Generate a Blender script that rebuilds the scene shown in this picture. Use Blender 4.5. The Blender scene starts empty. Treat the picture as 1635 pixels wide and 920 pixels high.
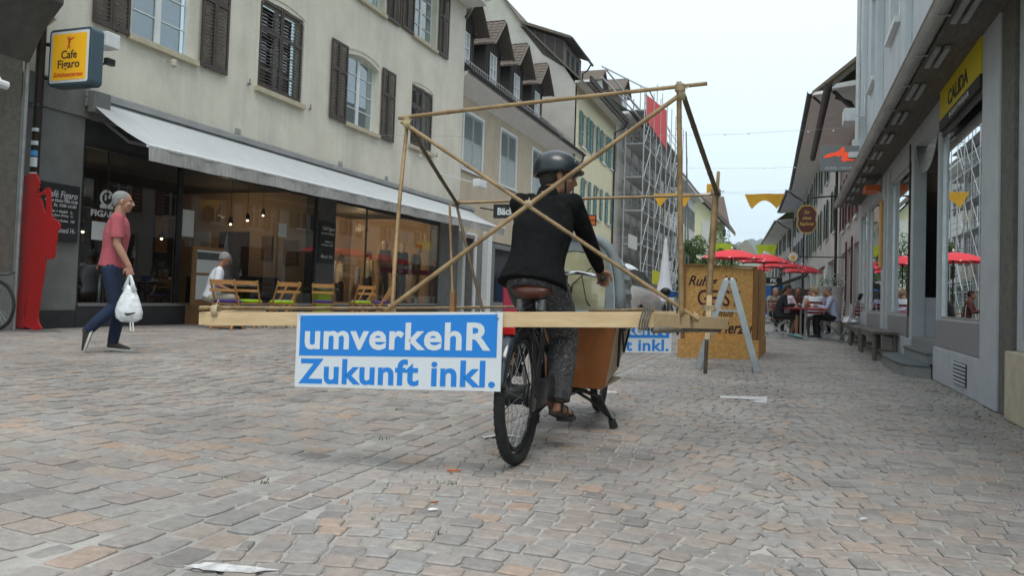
import bpy, math, random, bmesh
from mathutils import Vector as V, Matrix, Euler
R=math.radians; rnd=random.Random(7)
SC=bpy.context.scene; COL=SC.collection
# ---------------------------------------------------------------- camera
FPX=1250.; CX,PY=817.5,428.; YAW,PITCH,ROLL,CH=R(19.3),R(2.0),R(1.9),.82
C0=V((0,0,CH))
FW=V((-math.sin(YAW)*math.cos(PITCH),math.cos(YAW)*math.cos(PITCH),math.sin(PITCH)))
_r=FW.cross(V((0,0,1))).normalized(); _u=_r.cross(FW)
RT=_r*math.cos(ROLL)+_u*math.sin(ROLL); UP=RT.cross(FW)
cd=bpy.data.cameras.new('camera'); cam=bpy.data.objects.new('camera',cd); COL.objects.link(cam); SC.camera=cam
cam.matrix_world=Matrix.Translation(C0)@Matrix((RT,UP,-FW)).transposed().to_4x4()
cd.sensor_width=36; cd.lens=36*FPX/1635; cd.shift_y=-32/1635; cd.clip_end=6000; cd.clip_start=.05
def ray(x,y): return FW+RT*((x-CX)/FPX)-UP*((y-PY)/FPX)
def onx(x,y,X): d=ray(x,y); return C0+d*(X/d.x)
def ony(x,y,Y): d=ray(x,y); return C0+d*(Y/d.y)
def onz(x,y,Z=0.): d=ray(x,y); return C0+d*((Z-CH)/d.z)
def dep(x,y,D): return C0+ray(x,y)*D
# ---------------------------------------------------------------- world, sun, exposure (overcast day)
SUN_EL,SUN_AZ=R(66),R(150)
wd=bpy.data.worlds.new('World'); SC.world=wd; wd.use_nodes=True
nt=wd.node_tree; N=nt.nodes; Lk=nt.links; N.clear()
wo=N.new('ShaderNodeOutputWorld'); bg=N.new('ShaderNodeBackground'); bg.inputs[1].default_value=.1
sky=N.new('ShaderNodeTexSky'); sky.sky_type='NISHITA'; sky.sun_disc=False; sky.sun_elevation=SUN_EL; sky.sun_rotation=SUN_AZ
mx=N.new('ShaderNodeMixRGB'); mx.inputs[0].default_value=.9
tc=N.new('ShaderNodeTexCoord'); sp=N.new('ShaderNodeSeparateXYZ'); cr=N.new('ShaderNodeValToRGB')
cr.color_ramp.elements[0].position=.0; cr.color_ramp.elements[0].color=(.66,.82,.90,1)
cr.color_ramp.elements[1].position=.42; cr.color_ramp.elements[1].color=(.84,.93,.97,1)
nz=N.new('ShaderNodeTexNoise'); nz.inputs['Scale'].default_value=1.6; nz.inputs['Detail'].default_value=5
mul=N.new('ShaderNodeVectorMath'); mul.operation='SCALE'; mul.inputs[3].default_value=9.3
cl=N.new('ShaderNodeMixRGB'); cl.blend_type='SOFT_LIGHT'; cl.inputs[0].default_value=.25
Lk.new(tc.outputs['Generated'],sp.inputs[0]); Lk.new(sp.outputs['Z'],cr.inputs[0]); Lk.new(tc.outputs['Generated'],nz.inputs['Vector'])
Lk.new(cr.outputs[0],cl.inputs[1]); Lk.new(nz.outputs[0],cl.inputs[2]); Lk.new(cl.outputs[0],mul.inputs[0])
Lk.new(sky.outputs[0],mx.inputs[1]); Lk.new(mul.outputs[0],mx.inputs[2]); Lk.new(mx.outputs[0],bg.inputs[0]); Lk.new(bg.outputs[0],wo.inputs[0])
sd=bpy.data.lights.new('sun','SUN'); sd.energy=1.5; sd.angle=R(28); sd.color=(1,.97,.93)
so=bpy.data.objects.new('sun',sd); COL.objects.link(so)
sdir=V((math.cos(SUN_EL)*math.sin(SUN_AZ),math.cos(SUN_EL)*math.cos(SUN_AZ),math.sin(SUN_EL)))
so.rotation_euler=sdir.to_track_quat('Z','Y').to_euler(); so.location=(0,0,40)
SC.view_settings.view_transform='Standard'; SC.view_settings.look='None'; SC.view_settings.exposure=.62; SC.view_settings.gamma=1
SC.render.resolution_x=1024; SC.render.resolution_y=577
# ---------------------------------------------------------------- materials
M={}
def mat(name,c,r=.7,met=0,c2=None,ns=6,nd=5,b=0,bs=None,stretch=None,spec=.4,em=None,es=0,bd=.01,wear=None,alpha=None,coat=0,lo=.35,hi=.65):
    m=bpy.data.materials.new(name); m.use_nodes=True; t=m.node_tree; n=t.nodes; l=t.links
    p=n['Principled BSDF']; p.inputs['Base Color'].default_value=(*c,1); p.inputs['Roughness'].default_value=r; p.inputs['Metallic'].default_value=met
    p.inputs['Specular IOR Level'].default_value=spec; p.inputs['Coat Weight'].default_value=coat
    t1=n.new('ShaderNodeTexCoord'); mp=n.new('ShaderNodeMapping'); l.new(t1.outputs['Object'],mp.inputs[0])
    if stretch: mp.inputs['Scale'].default_value=stretch
    if c2 is not None:
        a=n.new('ShaderNodeTexNoise'); a.inputs['Scale'].default_value=ns; a.inputs['Detail'].default_value=nd; a.inputs['Roughness'].default_value=.65
        rp=n.new('ShaderNodeValToRGB'); rp.color_ramp.elements[0].position=lo; rp.color_ramp.elements[1].position=hi
        rp.color_ramp.elements[0].color=(*c,1); rp.color_ramp.elements[1].color=(*c2,1)
        l.new(mp.outputs[0],a.inputs[0]); l.new(a.outputs[0],rp.inputs[0]); out=rp.outputs[0]
        if wear is not None:
            a2=n.new('ShaderNodeTexNoise'); a2.inputs['Scale'].default_value=wear[1]; a2.inputs['Detail'].default_value=8; a2.inputs['Roughness'].default_value=.75
            mp2=n.new('ShaderNodeMapping'); l.new(t1.outputs['Object'],mp2.inputs[0]); mp2.inputs['Scale'].default_value=wear[3] if len(wear)>3 else (1,1,1)
            l.new(mp2.outputs[0],a2.inputs[0]); r2=n.new('ShaderNodeValToRGB'); r2.color_ramp.elements[0].position=.48; r2.color_ramp.elements[1].position=.75
            k=n.new('ShaderNodeMath'); k.operation='MULTIPLY'; k.inputs[1].default_value=wear[2]; l.new(a2.outputs[0],r2.inputs[0]); l.new(r2.outputs[0],k.inputs[0])
            mm=n.new('ShaderNodeMixRGB'); l.new(k.outputs[0],mm.inputs[0]); l.new(out,mm.inputs[1]); mm.inputs[2].default_value=(*wear[0],1); out=mm.outputs[0]
        l.new(out,p.inputs['Base Color'])
    if b:
        a=n.new('ShaderNodeTexNoise'); a.inputs['Scale'].default_value=bs or 60; a.inputs['Detail'].default_value=4
        bu=n.new('ShaderNodeBump'); bu.inputs['Strength'].default_value=b; bu.inputs['Distance'].default_value=bd
        l.new(mp.outputs[0],a.inputs[0]); l.new(a.outputs[0],bu.inputs['Height']); l.new(bu.outputs[0],p.inputs['Normal'])
    if em: p.inputs['Emission Color'].default_value=(*em,1); p.inputs['Emission Strength'].default_value=es
    if alpha is not None: p.inputs['Alpha'].default_value=alpha
    M[name]=m; return m
def glass(name,refl=.12,tint=(1,1,1),rough=.0,fres=True):
    m=bpy.data.materials.new(name); m.use_nodes=True; t=m.node_tree; n=t.nodes; l=t.links; n.clear()
    o=n.new('ShaderNodeOutputMaterial'); g=n.new('ShaderNodeBsdfGlossy'); g.inputs['Roughness'].default_value=rough; g.inputs[0].default_value=(.93,.95,.96,1)
    tr=n.new('ShaderNodeBsdfTransparent'); tr.inputs[0].default_value=(*tint,1); x=n.new('ShaderNodeMixShader'); l.new(tr.outputs[0],x.inputs[1]); l.new(g.outputs[0],x.inputs[2])
    f=n.new('ShaderNodeLayerWeight'); f.inputs[0].default_value=.5; pw=n.new('ShaderNodeMath'); pw.operation='POWER'; pw.inputs[1].default_value=4.; l.new(f.outputs['Facing'],pw.inputs[0]); a=n.new('ShaderNodeMath'); a.operation='MULTIPLY_ADD'; a.use_clamp=True; a.inputs[1].default_value=.85; a.inputs[2].default_value=refl+.035
    l.new(pw.outputs[0],a.inputs[0]); l.new(a.outputs[0],x.inputs[0]); l.new(x.outputs[0],o.inputs[0]); M[name]=m; return m
# ---------------------------------------------------------------- mesh builder
I4=Matrix.Identity(4)
class MB:
    def __init__(s,T=None): s.v=[]; s.f=[]; s.T=T or I4; s.mi=[]; s.m=0
    def add(s,pts): n=len(s.v); s.v+= [tuple(s.T@V(p)) for p in pts]; return n
    def face(s,ix): s.f.append(tuple(ix)); s.mi.append(s.m)
    def q(s,*pts): n=s.add(pts); s.face(range(n,n+len(pts))); return s
    def bx(s,x0,x1,y0,y1,z0,z1):
        n=s.add([(x0,y0,z0),(x1,y0,z0),(x1,y1,z0),(x0,y1,z0),(x0,y0,z1),(x1,y0,z1),(x1,y1,z1),(x0,y1,z1)])
        for a in ((0,3,2,1),(4,5,6,7),(0,1,5,4),(1,2,6,5),(2,3,7,6),(3,0,4,7)): s.face([n+i for i in a])
        return s
    def beam(s,p,q,w,h,up=(0,0,1)):
        p=V(p);q=V(q);d=(q-p).normalized();u=V(up);
        if abs(d.dot(u))>.98:u=V((0,1,0)) if abs(d.y)<.9 else V((1,0,0))
        a=d.cross(u).normalized()*(w/2);b=a.cross(d).normalized()*(h/2)
        n=s.add([p-a-b,p+a-b,p+a+b,p-a+b,q-a-b,q+a-b,q+a+b,q-a+b])
        for i in ((0,1,2,3),(7,6,5,4),(0,4,5,1),(1,5,6,2),(2,6,7,3),(3,7,4,0)): s.face([n+k for k in i])
        return s
    def rings(s,rg,closed=False,caps=True):
        k=len(rg[0]); n=s.add([p for r in rg for p in r]); m=len(rg)
        for i in range(m if closed else m-1):
            for j in range(k):
                a=n+i*k;b=n+((i+1)%m)*k; s.face((a+j,a+(j+1)%k,b+(j+1)%k,b+j))
        if caps and not closed: s.face([n+j for j in reversed(range(k))]); s.face([n+(m-1)*k+j for j in range(k)])
        return s
    def tube(s,pts,r,k=8,closed=False,caps=True,ref=None,sq=1):
        pts=[V(p) for p in pts]; m=len(pts); rr=r if isinstance(r,(list,tuple)) else [r]*m; rg=[]; pa=None
        for i,p in enumerate(pts):
            if closed: d=pts[(i+1)%m]-pts[i-1]
            else: d=pts[min(i+1,m-1)]-pts[max(i-1,0)]
            d.normalize()
            if ref is not None: a=V(ref)
            elif pa is not None: a=pa
            else: a=V((0,0,1)) if abs(d.z)<.9 else V((1,0,0))
            a=(a-d*a.dot(d)).normalized(); pa=a; b=d.cross(a)
            ra,rb=(rr[i] if isinstance(rr[i],(list,tuple)) else (rr[i],rr[i]*sq))
            rg.append([p+a*(ra*math.cos(2*math.pi*j/k))+b*(rb*math.sin(2*math.pi*j/k)) for j in range(k)])
        return s.rings(rg,closed,caps)
    def ell(s,c,rx,ry=None,rz=None,k=12,m=8,rot=None):
        ry=rx if ry is None else ry; rz=rx if rz is None else rz; c=V(c); rg=[]
        for i in range(m+1):
            t=math.pi*(i+.02)/(m+.04); rg.append([])
            for j in range(k):
                a=2*math.pi*j/k; p=V((rx*math.sin(t)*math.cos(a),ry*math.sin(t)*math.sin(a),-rz*math.cos(t)))
                if rot: p=rot@p
                rg[-1].append(c+p)
        return s.rings(rg)
    def lathe(s,prof,k=16,c=(0,0,0),ax='z',caps=True):
        c=V(c); rg=[]
        for r,h in prof:
            rg.append([])
            for j in range(k):
                a=2*math.pi*j/k; x,y=r*math.cos(a),r*math.sin(a)
                rg[-1].append(c+(V((x,y,h)) if ax=='z' else V((h,x,y)) if ax=='x' else V((x,h,y))))
        return s.rings(rg,caps=caps)
    def prism(s,poly,e,f0=0.):
        """poly: list of 3D pts (planar); extrude by vector e"""
        e=V(e); n=len(poly); a=s.add([V(p)+e*f0 for p in poly]); b=s.add([V(p)+e for p in poly])
        s.face([a+i for i in range(n)]); s.face([b+i for i in reversed(range(n))])
        for i in range(n): s.face((a+i,b+i,b+(i+1)%n,a+(i+1)%n))
        return s
    def mesh(s,name,mats,off=None,smooth=False):
        me=bpy.data.meshes.new(name); o=off or V((0,0,0))
        me.from_pydata([(x-o.x,y-o.y,z-o.z) for x,y,z in s.v],[],s.f)
        for m in (mats if isinstance(mats,(list,tuple)) else [mats]): me.materials.append(M[m] if isinstance(m,str) else m)
        if any(s.mi): me.polygons.foreach_set('material_index',s.mi)
        if smooth: me.polygons.foreach_set('use_smooth',[True]*len(me.polygons))
        me.update(); return me
    def build(s,name,mats,par=None,smooth=False,bev=0,kind=None,label=None,fix=True):
        off=wloc(par) if par else V((0,0,0))
        me=s.mesh(name,mats,off,smooth)
        if fix:
            bm=bmesh.new(); bm.from_mesh(me); bmesh.ops.recalc_face_normals(bm,faces=bm.faces); bm.to_mesh(me); bm.free()
        o=bpy.data.objects.new(name,me); COL.objects.link(o); o.parent=par
        if bev: b=o.modifiers.new('bevel','BEVEL'); b.width=bev; b.segments=2; b.limit_method='ANGLE'
        if kind: o['kind']=kind
        if label: o['label']=label
        return o
def wloc(o):
    p=V((0,0,0))
    while o: p+=o.location; o=o.parent
    return p
def tag(o,label,cat,group=None,kind=None):
    if label:o['label']=label
    if cat:o['category']=cat
    if group:o['group']=group
    if kind:o['kind']=kind
    return o
def empty(name,loc,label=None,cat=None,group=None,rz=0):
    o=bpy.data.objects.new(name,None); COL.objects.link(o); o.location=loc; o.rotation_euler=(0,0,rz); o.empty_display_size=.1
    return tag(o,label,cat,group)
def struct(o): o['kind']='structure'; return o
def kids(o): return [c for c in bpy.data.objects if c.parent==o]
def ctree(o,par=None,loc=None,rz=None,label=None,group=None,sc=None):
    c=o.copy(); COL.objects.link(c); c.parent=par
    if loc is not None: c.location=loc
    if rz is not None: c.rotation_euler=(0,0,rz)
    if sc is not None: c.scale=(sc,sc,sc)
    if label: c['label']=label
    if group: c['group']=group
    for ch in kids(o): ctree(ch,c)
    return c
def inst(mesh,name,par,loc,rot=(0,0,0),sc=(1,1,1),mt=None):
    o=bpy.data.objects.new(name,mesh); COL.objects.link(o); o.parent=par; o.location=V(loc)-(wloc(par) if par else V((0,0,0))); o.rotation_euler=rot; o.scale=sc; return o
def text(s,T,u,v,size,mt,par,w=.0,ext=.0015,al='CENTER',bold=0.,shear=0.,width=None,name='lettering',sp=1.):
    cu=bpy.data.curves.new('t','FONT'); cu.body=s; cu.size=size; cu.align_x=al; cu.offset=bold; cu.shear=shear; cu.extrude=ext; cu.resolution_u=3; cu.space_character=sp
    o=bpy.data.objects.new('t',cu); COL.objects.link(o); dg=bpy.context.evaluated_depsgraph_get(); me=bpy.data.meshes.new_from_object(o.evaluated_get(dg)); bpy.data.objects.remove(o)
    xs=[p.co.x for p in me.vertices]; sx=1
    if width and xs: sx=width/(max(xs)-min(xs))
    off=wloc(par) if par else V((0,0,0))
    cx=(max(xs)+min(xs))/2 if (width and al=='CENTER') else 0
    for p in me.vertices: p.co=T@V((u+(p.co.x-cx)*sx,-w-ext-p.co.z,v+p.co.y))-off
    me.materials.clear(); me.materials.append(M[mt] if isinstance(mt,str) else mt); me.name=name
    o=bpy.data.objects.new(name,me); COL.objects.link(o); o.parent=par; return o
# local facade frame: x = u (reads left to right), -y = out of the wall, z = up
def frame(p,d):
    d=V(d).normalized(); return Matrix(((d.x,-d.y,0,p[0]),(d.y,d.x,0,p[1]),(0,0,1,p[2]),(0,0,0,1)))
# ---------------------------------------------------------------- material palette
mat('plaster_cream',(.69,.66,.56),.9,c2=(.61,.58,.49),ns=1.2,b=.9,bs=38,bd=.012,wear=((.44,.43,.39),.9,.7,(1,1.6,.18)))
mat('plaster_beige',(.52,.45,.34),.9,c2=(.46,.40,.30),ns=1.5,b=.35,bs=30,wear=((.22,.19,.14),.8,.5,(1,1,.3)))
mat('plaster_yellow',(.70,.66,.45),.9,c2=(.64,.60,.42),ns=1.5,b=.2,bs=30)
mat('plaster_grey',(.46,.44,.40),.92,c2=(.39,.375,.345),ns=.9,b=.3,bs=20,wear=((.3,.29,.265),.5,.6))
mat('plaster_white',(.62,.62,.59),.9,c2=(.54,.54,.52),ns=1.5,b=.2,bs=30,wear=((.4,.39,.37),.8,.5,(1,1,.3)))
mat('plaster_blue',(.60,.645,.68),.85,c2=(.54,.585,.62),ns=1.2,b=.2,bs=40,wear=((.3,.33,.35),.8,.5,(1,1,.25)))
mat('plaster_pink',(.50,.46,.44),.9,c2=(.44,.40,.385),ns=1.5,b=.2,bs=30,wear=((.3,.28,.27),.8,.5,(1,1,.3)))
mat('concrete',(.20,.205,.20),.85,c2=(.155,.16,.155),ns=3,b=.35,bs=90,wear=((.1,.1,.1),1.2,.6,(1,1,.3)))
mat('concrete_dark',(.10,.10,.095),.85,c2=(.07,.07,.066),ns=3,b=.4,bs=80)
mat('rough_render',(.19,.175,.15),.95,c2=(.13,.12,.105),ns=12,b=.9,bs=110,bd=.02)
mat('sandstone',(.50,.45,.33),.85,c2=(.42,.37,.27),ns=8,b=.2,bs=80)
mat('stone_pale',(.50,.47,.40),.85,c2=(.44,.41,.35),ns=8,b=.2,bs=80)
mat('plinth_dark',(.025,.025,.027),.5,c2=(.04,.04,.042),ns=5)
mat('paint_grey',(.45,.475,.50),.55,c2=(.39,.415,.44),ns=4,b=.1,bs=120,wear=((.36,.37,.38),3,.35))
mat('paint_grey_panel',(.25,.245,.255),.6,c2=(.22,.215,.225),ns=20,b=.25,bs=220,bd=.004)
mat('shutter_brown',(.070,.050,.043),.6,c2=(.050,.037,.033),ns=10,b=.15,bs=60,wear=((.13,.11,.10),9,.35))
mat('shutter_greyblue',(.40,.45,.45),.7,c2=(.34,.385,.39),ns=6,wear=((.42,.44,.44),8,.4))
mat('shutter_teal',(.055,.22,.26),.6,c2=(.04,.18,.22),ns=4)
mat('shutter_dark',(.09,.10,.10),.7,c2=(.06,.07,.07),ns=4)
mat('shutter_green',(.02,.085,.06),.6,c2=(.015,.06,.045),ns=4)
mat('shutter_red',(.14,.022,.028),.6,c2=(.10,.018,.022),ns=4)
mat('white_paint',(.72,.74,.74),.5,c2=(.62,.64,.65),ns=7)
mat('white_plain',(.78,.79,.80),.55)
mat('curtain',(.45,.50,.52),.9,c2=(.30,.34,.36),ns=9,stretch=(1,8,.3))
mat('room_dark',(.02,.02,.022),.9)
mat('roof_tile',(.16,.125,.10),.9,c2=(.09,.078,.068),ns=14,b=.5,bs=30,wear=((.17,.15,.11),5,.5))
mat('wood_dark',(.040,.034,.031),.75,c2=(.028,.024,.022),ns=4,stretch=(6,6,1),b=.4,bs=20)
mat('wood_grey',(.16,.145,.125),.85,c2=(.10,.09,.078),ns=5,stretch=(8,1,8),b=.4,bs=20)
mat('soffit_white',(.78,.77,.74),.85,c2=(.70,.69,.66),ns=3)
mat('metal_dark',(.05,.05,.052),.45,.6,c2=(.035,.034,.035),ns=8)
mat('pipe_brown',(.045,.035,.032),.45,.3,c2=(.03,.024,.022),ns=8)
mat('zinc',(.42,.42,.42),.4,.35,c2=(.30,.30,.30),ns=5,stretch=(1,.3,1))
mat('aluminium',(.50,.51,.52),.35,.85,c2=(.40,.41,.42),ns=6)
mat('chrome',(.72,.73,.74),.12,1.)
mat('steel',(.42,.43,.44),.35,.8)
mat('scaffold',(.50,.52,.53),.5,.2,c2=(.40,.42,.43),ns=9)
mat('scaffold_deck',(.40,.40,.38),.8,c2=(.32,.32,.30),ns=4)
mat('red_net',(.62,.035,.035),.7,c2=(.50,.03,.03),ns=5)
mat('awning_cloth',(.47,.49,.50),.85,c2=(.40,.42,.43),ns=4,stretch=(.3,9,.3),b=.2,bs=6,wear=((.33,.345,.35),1.5,.6))
mat('awning_valance',(.44,.435,.42),.9,c2=(.30,.295,.285),ns=6,stretch=(1,5,1),b=.6,bs=7,bd=.03,wear=((.2,.2,.19),4,.5))
mat('black_plain',(.012,.012,.013),.5)
mat('rubber',(.016,.016,.017),.75,c2=(.028,.028,.028),ns=30,b=.5,bs=160)
mat('bike_black',(.015,.015,.016),.32,coat=.3)
mat('fender',(.02,.03,.045),.22,coat=.6)
mat('orange_wood',(.22,.075,.018),.4,c2=(.17,.055,.013),ns=3,stretch=(3,3,1),coat=.25,b=.05)
mat('pale_wood',(.62,.46,.27),.65,c2=(.52,.37,.20),ns=3,stretch=(1.5,14,14),b=.1,bs=40,wear=((.38,.24,.12),4,.45,(1,6,6)))
mat('box_side',(.45,.34,.23),.6,c2=(.38,.28,.18),ns=3)
mat('tent_grey',(.22,.25,.255),.6,c2=(.17,.195,.20),ns=6,b=.25,bs=14)
mat('tent_blue',(.38,.45,.475),.5,c2=(.31,.38,.40),ns=6,b=.2,bs=14)
mat('tent_window',(.46,.43,.27),.18,c2=(.32,.31,.21),ns=2.5,b=.35,bs=7,coat=.8)
mat('tent_silver',(.55,.52,.42),.25,.5,c2=(.3,.27,.15),ns=9,b=.4,bs=14)
mat('bamboo',(.36,.245,.125),.5,c2=(.20,.125,.06),ns=9,b=.15,bs=50,wear=((.10,.06,.03),14,.55))
mat('bamboo_dark',(.14,.10,.065),.6,c2=(.09,.065,.042),ns=9,b=.15,bs=50)
mat('bamboo_grey',(.20,.175,.14),.7,c2=(.12,.10,.08),ns=12,b=.3,bs=50)
mat('rope',(.48,.40,.26),.9,c2=(.36,.28,.17),ns=40)
mat('osb',(.62,.35,.11),.7,c2=(.48,.25,.075),ns=22,nd=8,b=.25,bs=40,wear=((.66,.42,.16),38,.7),lo=.42,hi=.58)
mat('marker_dark',(.045,.02,.02),.8)
mat('marker_wine',(.085,.018,.025),.8)
mat('sign_blue',(.012,.195,.60),.45); mat('sign_white',(.60,.64,.67),.45)
mat('print_white',(.60,.64,.67),.45)
mat('cafe_yellow',(.80,.42,.015),.4,em=(.9,.45,.01),es=.12); mat('cafe_border',(.70,.72,.74),.4)
mat('cafe_case',(.05,.085,.11),.4,coat=.3); mat('ink_dark',(.05,.035,.03),.6); mat('ink_red',(.65,.08,.02),.6)
mat('figure_red',(.40,.012,.012),.5,c2=(.34,.010,.011),ns=3)
mat('chalkboard',(.015,.016,.017),.75,c2=(.03,.03,.032),ns=5); mat('chalk',(.55,.56,.56),.9)
mat('paper',(.55,.56,.55),.8)
mat('umbrella_red',(.68,.04,.055),.75,c2=(.60,.034,.045),ns=3)
mat('table_red',(.35,.02,.022),.4); mat('chair_red',(.16,.02,.025),.5)
mat('flag_yellow',(.72,.40,.04),.8,c2=(.66,.36,.035),ns=4); mat('flag_green',(.42,.52,.03),.8,c2=(.36,.46,.03),ns=4); mat('cloth_blue',(.07,.26,.55),.8)
mat('calida_yellow',(.58,.47,.01),.5); mat('shop_orange',(.55,.12,.02),.6)
mat('shield_brown',(.10,.022,.018),.5); mat('gold',(.50,.33,.08),.4,.3)
mat('sign_grey',(.22,.23,.235),.5); mat('ink_orange_glow',(.80,.085,.03),.6,em=(1,.1,.03),es=.25); mat('print_grey',(.62,.64,.65),.6)  # the orange shoe print is given a faint glow of its own
mat('car_silver',(.66,.67,.68),.35,.0,coat=.7); mat('car_glass',(.02,.024,.028),.08,coat=.5)
mat('chair_wood',(.42,.215,.07),.5,c2=(.34,.165,.05),ns=6,stretch=(3,3,1)); mat('cushion_green',(.36,.56,.02),.85,c2=(.31,.49,.02),ns=6,b=.3,bs=10); mat('cushion_violet',(.07,.045,.20),.85,c2=(.055,.035,.17),ns=6,b=.3,bs=10)
mat('planter_green',(.30,.42,.03),.45); mat('leaf',(.05,.11,.025),.7,c2=(.09,.17,.035),ns=7); mat('leaf_dark',(.035,.075,.02),.75,c2=(.06,.11,.03),ns=5); mat('leaf_pale',(.13,.18,.05),.75,c2=(.09,.14,.035),ns=7); mat('bark',(.10,.075,.05),.9)
mat('petal',(.75,.76,.72),.8)
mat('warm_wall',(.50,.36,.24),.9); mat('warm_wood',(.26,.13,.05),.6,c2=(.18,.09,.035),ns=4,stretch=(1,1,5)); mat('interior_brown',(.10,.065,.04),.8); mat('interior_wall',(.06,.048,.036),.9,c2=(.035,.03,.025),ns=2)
mat('bulb',(1,.85,.6),.5,em=(1,.78,.45),es=9)
mat('skin',(.42,.235,.165),.55,c2=(.36,.19,.13),ns=12,spec=.3); mat('skin_tan',(.33,.17,.11),.55,c2=(.27,.135,.085),ns=12,spec=.3)
mat('hair_grey',(.30,.30,.29),.8,c2=(.16,.16,.155),ns=60,b=.6,bs=120); mat('hair_dark',(.018,.014,.012),.6,c2=(.04,.03,.025),ns=50,b=.6,bs=120); mat('hair_blond',(.38,.29,.18),.8,c2=(.26,.19,.11),ns=50,b=.6,bs=120)
mat('shirt_rose',(.42,.10,.12),.85,c2=(.34,.075,.095),ns=45,b=.35,bs=9,bd=.02); mat('jeans',(.014,.027,.065),.85,c2=(.008,.013,.03),ns=3,b=.4,bs=11,bd=.02); mat('jeans_light',(.03,.075,.18),.85,c2=(.02,.045,.11),ns=4,b=.4,bs=11)
mat('sweater_black',(.0055,.0055,.006),.95,spec=.15,c2=(.010,.010,.0105),ns=14,b=.6,bs=18,bd=.02); mat('shoe_dark',(.03,.025,.02),.6); mat('sole_white',(.5,.49,.45),.7); mat('leather_brown',(.115,.03,.018),.4,c2=(.05,.018,.012),ns=10,coat=.3); mat('label_tan',(.30,.13,.04),.6)
mat('cloth_white',(.66,.68,.72),.85,c2=(.58,.60,.64),ns=5,b=.3,bs=10); mat('cloth_lightblue',(.50,.54,.70),.85,c2=(.44,.48,.64),ns=5,b=.3,bs=10); mat('cloth_black',(.014,.014,.017),.9); mat('cloth_brown',(.10,.03,.025),.9); mat('cloth_beige',(.30,.28,.22),.85); mat('cloth_khaki',(.16,.15,.11),.9); mat('shoe_mint',(.25,.50,.44),.7)
mat('plastic_bag',(.72,.74,.76),.35,c2=(.62,.65,.67),ns=5,b=.8,bs=12,bd=.03,coat=.2)
mat('helmet',(.014,.019,.024),.35,c2=(.024,.03,.036),ns=5,coat=.25); mat('helmet_grey',(.16,.17,.18),.5,c2=(.05,.05,.055),ns=22,lo=.48,hi=.52); mat('lens_clear',(.5,.55,.56),.1,coat=.8)
mat('lamp_red',(.45,.01,.01),.25,coat=.6); mat('eye_white',(.34,.32,.30),.4); mat('eye_dark',(.02,.015,.01),.2)
mat('road_paint',(.60,.60,.59),.85,c2=(.36,.35,.34),ns=26,nd=8,lo=.42,hi=.62)
mat('hill_far',(.035,.055,.030),.95,c2=(.028,.042,.024),ns=.02); mat('hill_near',(.07,.075,.055),.95,c2=(.05,.055,.04),ns=.15); mat('grass',(.16,.26,.04),.9,c2=(.12,.20,.04),ns=.5)
mat('tower_stone',(.20,.185,.165),.95,c2=(.11,.10,.09),ns=1.4,b=.8,bs=3,bd=.1); mat('tower_roof',(.15,.105,.085),.9,c2=(.11,.08,.065),ns=2,b=.3,bs=8)
mat('yellow_board',(.55,.55,.02),.7); mat('blue_plastic',(.02,.13,.45),.5); mat('mannequin',(.42,.33,.26),.5); mat('dark_shelf',(.05,.03,.02),.7); mat('poster_red',(.35,.03,.06),.6)
mat('sticker',(.5,.55,.58),.5); mat('stone_step',(.24,.25,.245),.8,c2=(.18,.185,.18),ns=9,b=.3,bs=90); mat('stone_step_top',(.13,.15,.155),.75,c2=(.10,.115,.12),ns=9)
glass('glass_shop',.02,(.75,.78,.78)); glass('glass_mirror',.76,(.5,.52,.54)); glass('glass_house',.10,(.75,.82,.86)); glass('goggle',.12,(.85,.9,.9))
def paisley():
    m=bpy.data.materials.new('trouser_print'); m.use_nodes=True; t=m.node_tree; n=t.nodes; l=t.links; p=n['Principled BSDF']; p.inputs['Roughness'].default_value=.9
    tc=n.new('ShaderNodeTexCoord'); a=n.new('ShaderNodeTexNoise'); a.inputs['Scale'].default_value=7; a.inputs['Detail'].default_value=1.2; a.inputs['Distortion'].default_value=2.6
    l.new(tc.outputs['Object'],a.inputs[0]); k=n.new('ShaderNodeMath'); k.operation='PINGPONG'; k.inputs[1].default_value=.05; l.new(a.outputs[0],k.inputs[0])
    r=n.new('ShaderNodeValToRGB'); r.color_ramp.elements[0].position=.0; r.color_ramp.elements[0].color=(.16,.152,.145,1); r.color_ramp.elements[1].position=.018; r.color_ramp.elements[1].color=(.034,.033,.037,1)
    l.new(k.outputs[0],r.inputs[0]); l.new(r.outputs[0],p.inputs['Base Color']); M['trouser_print']=m
paisley()
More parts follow.
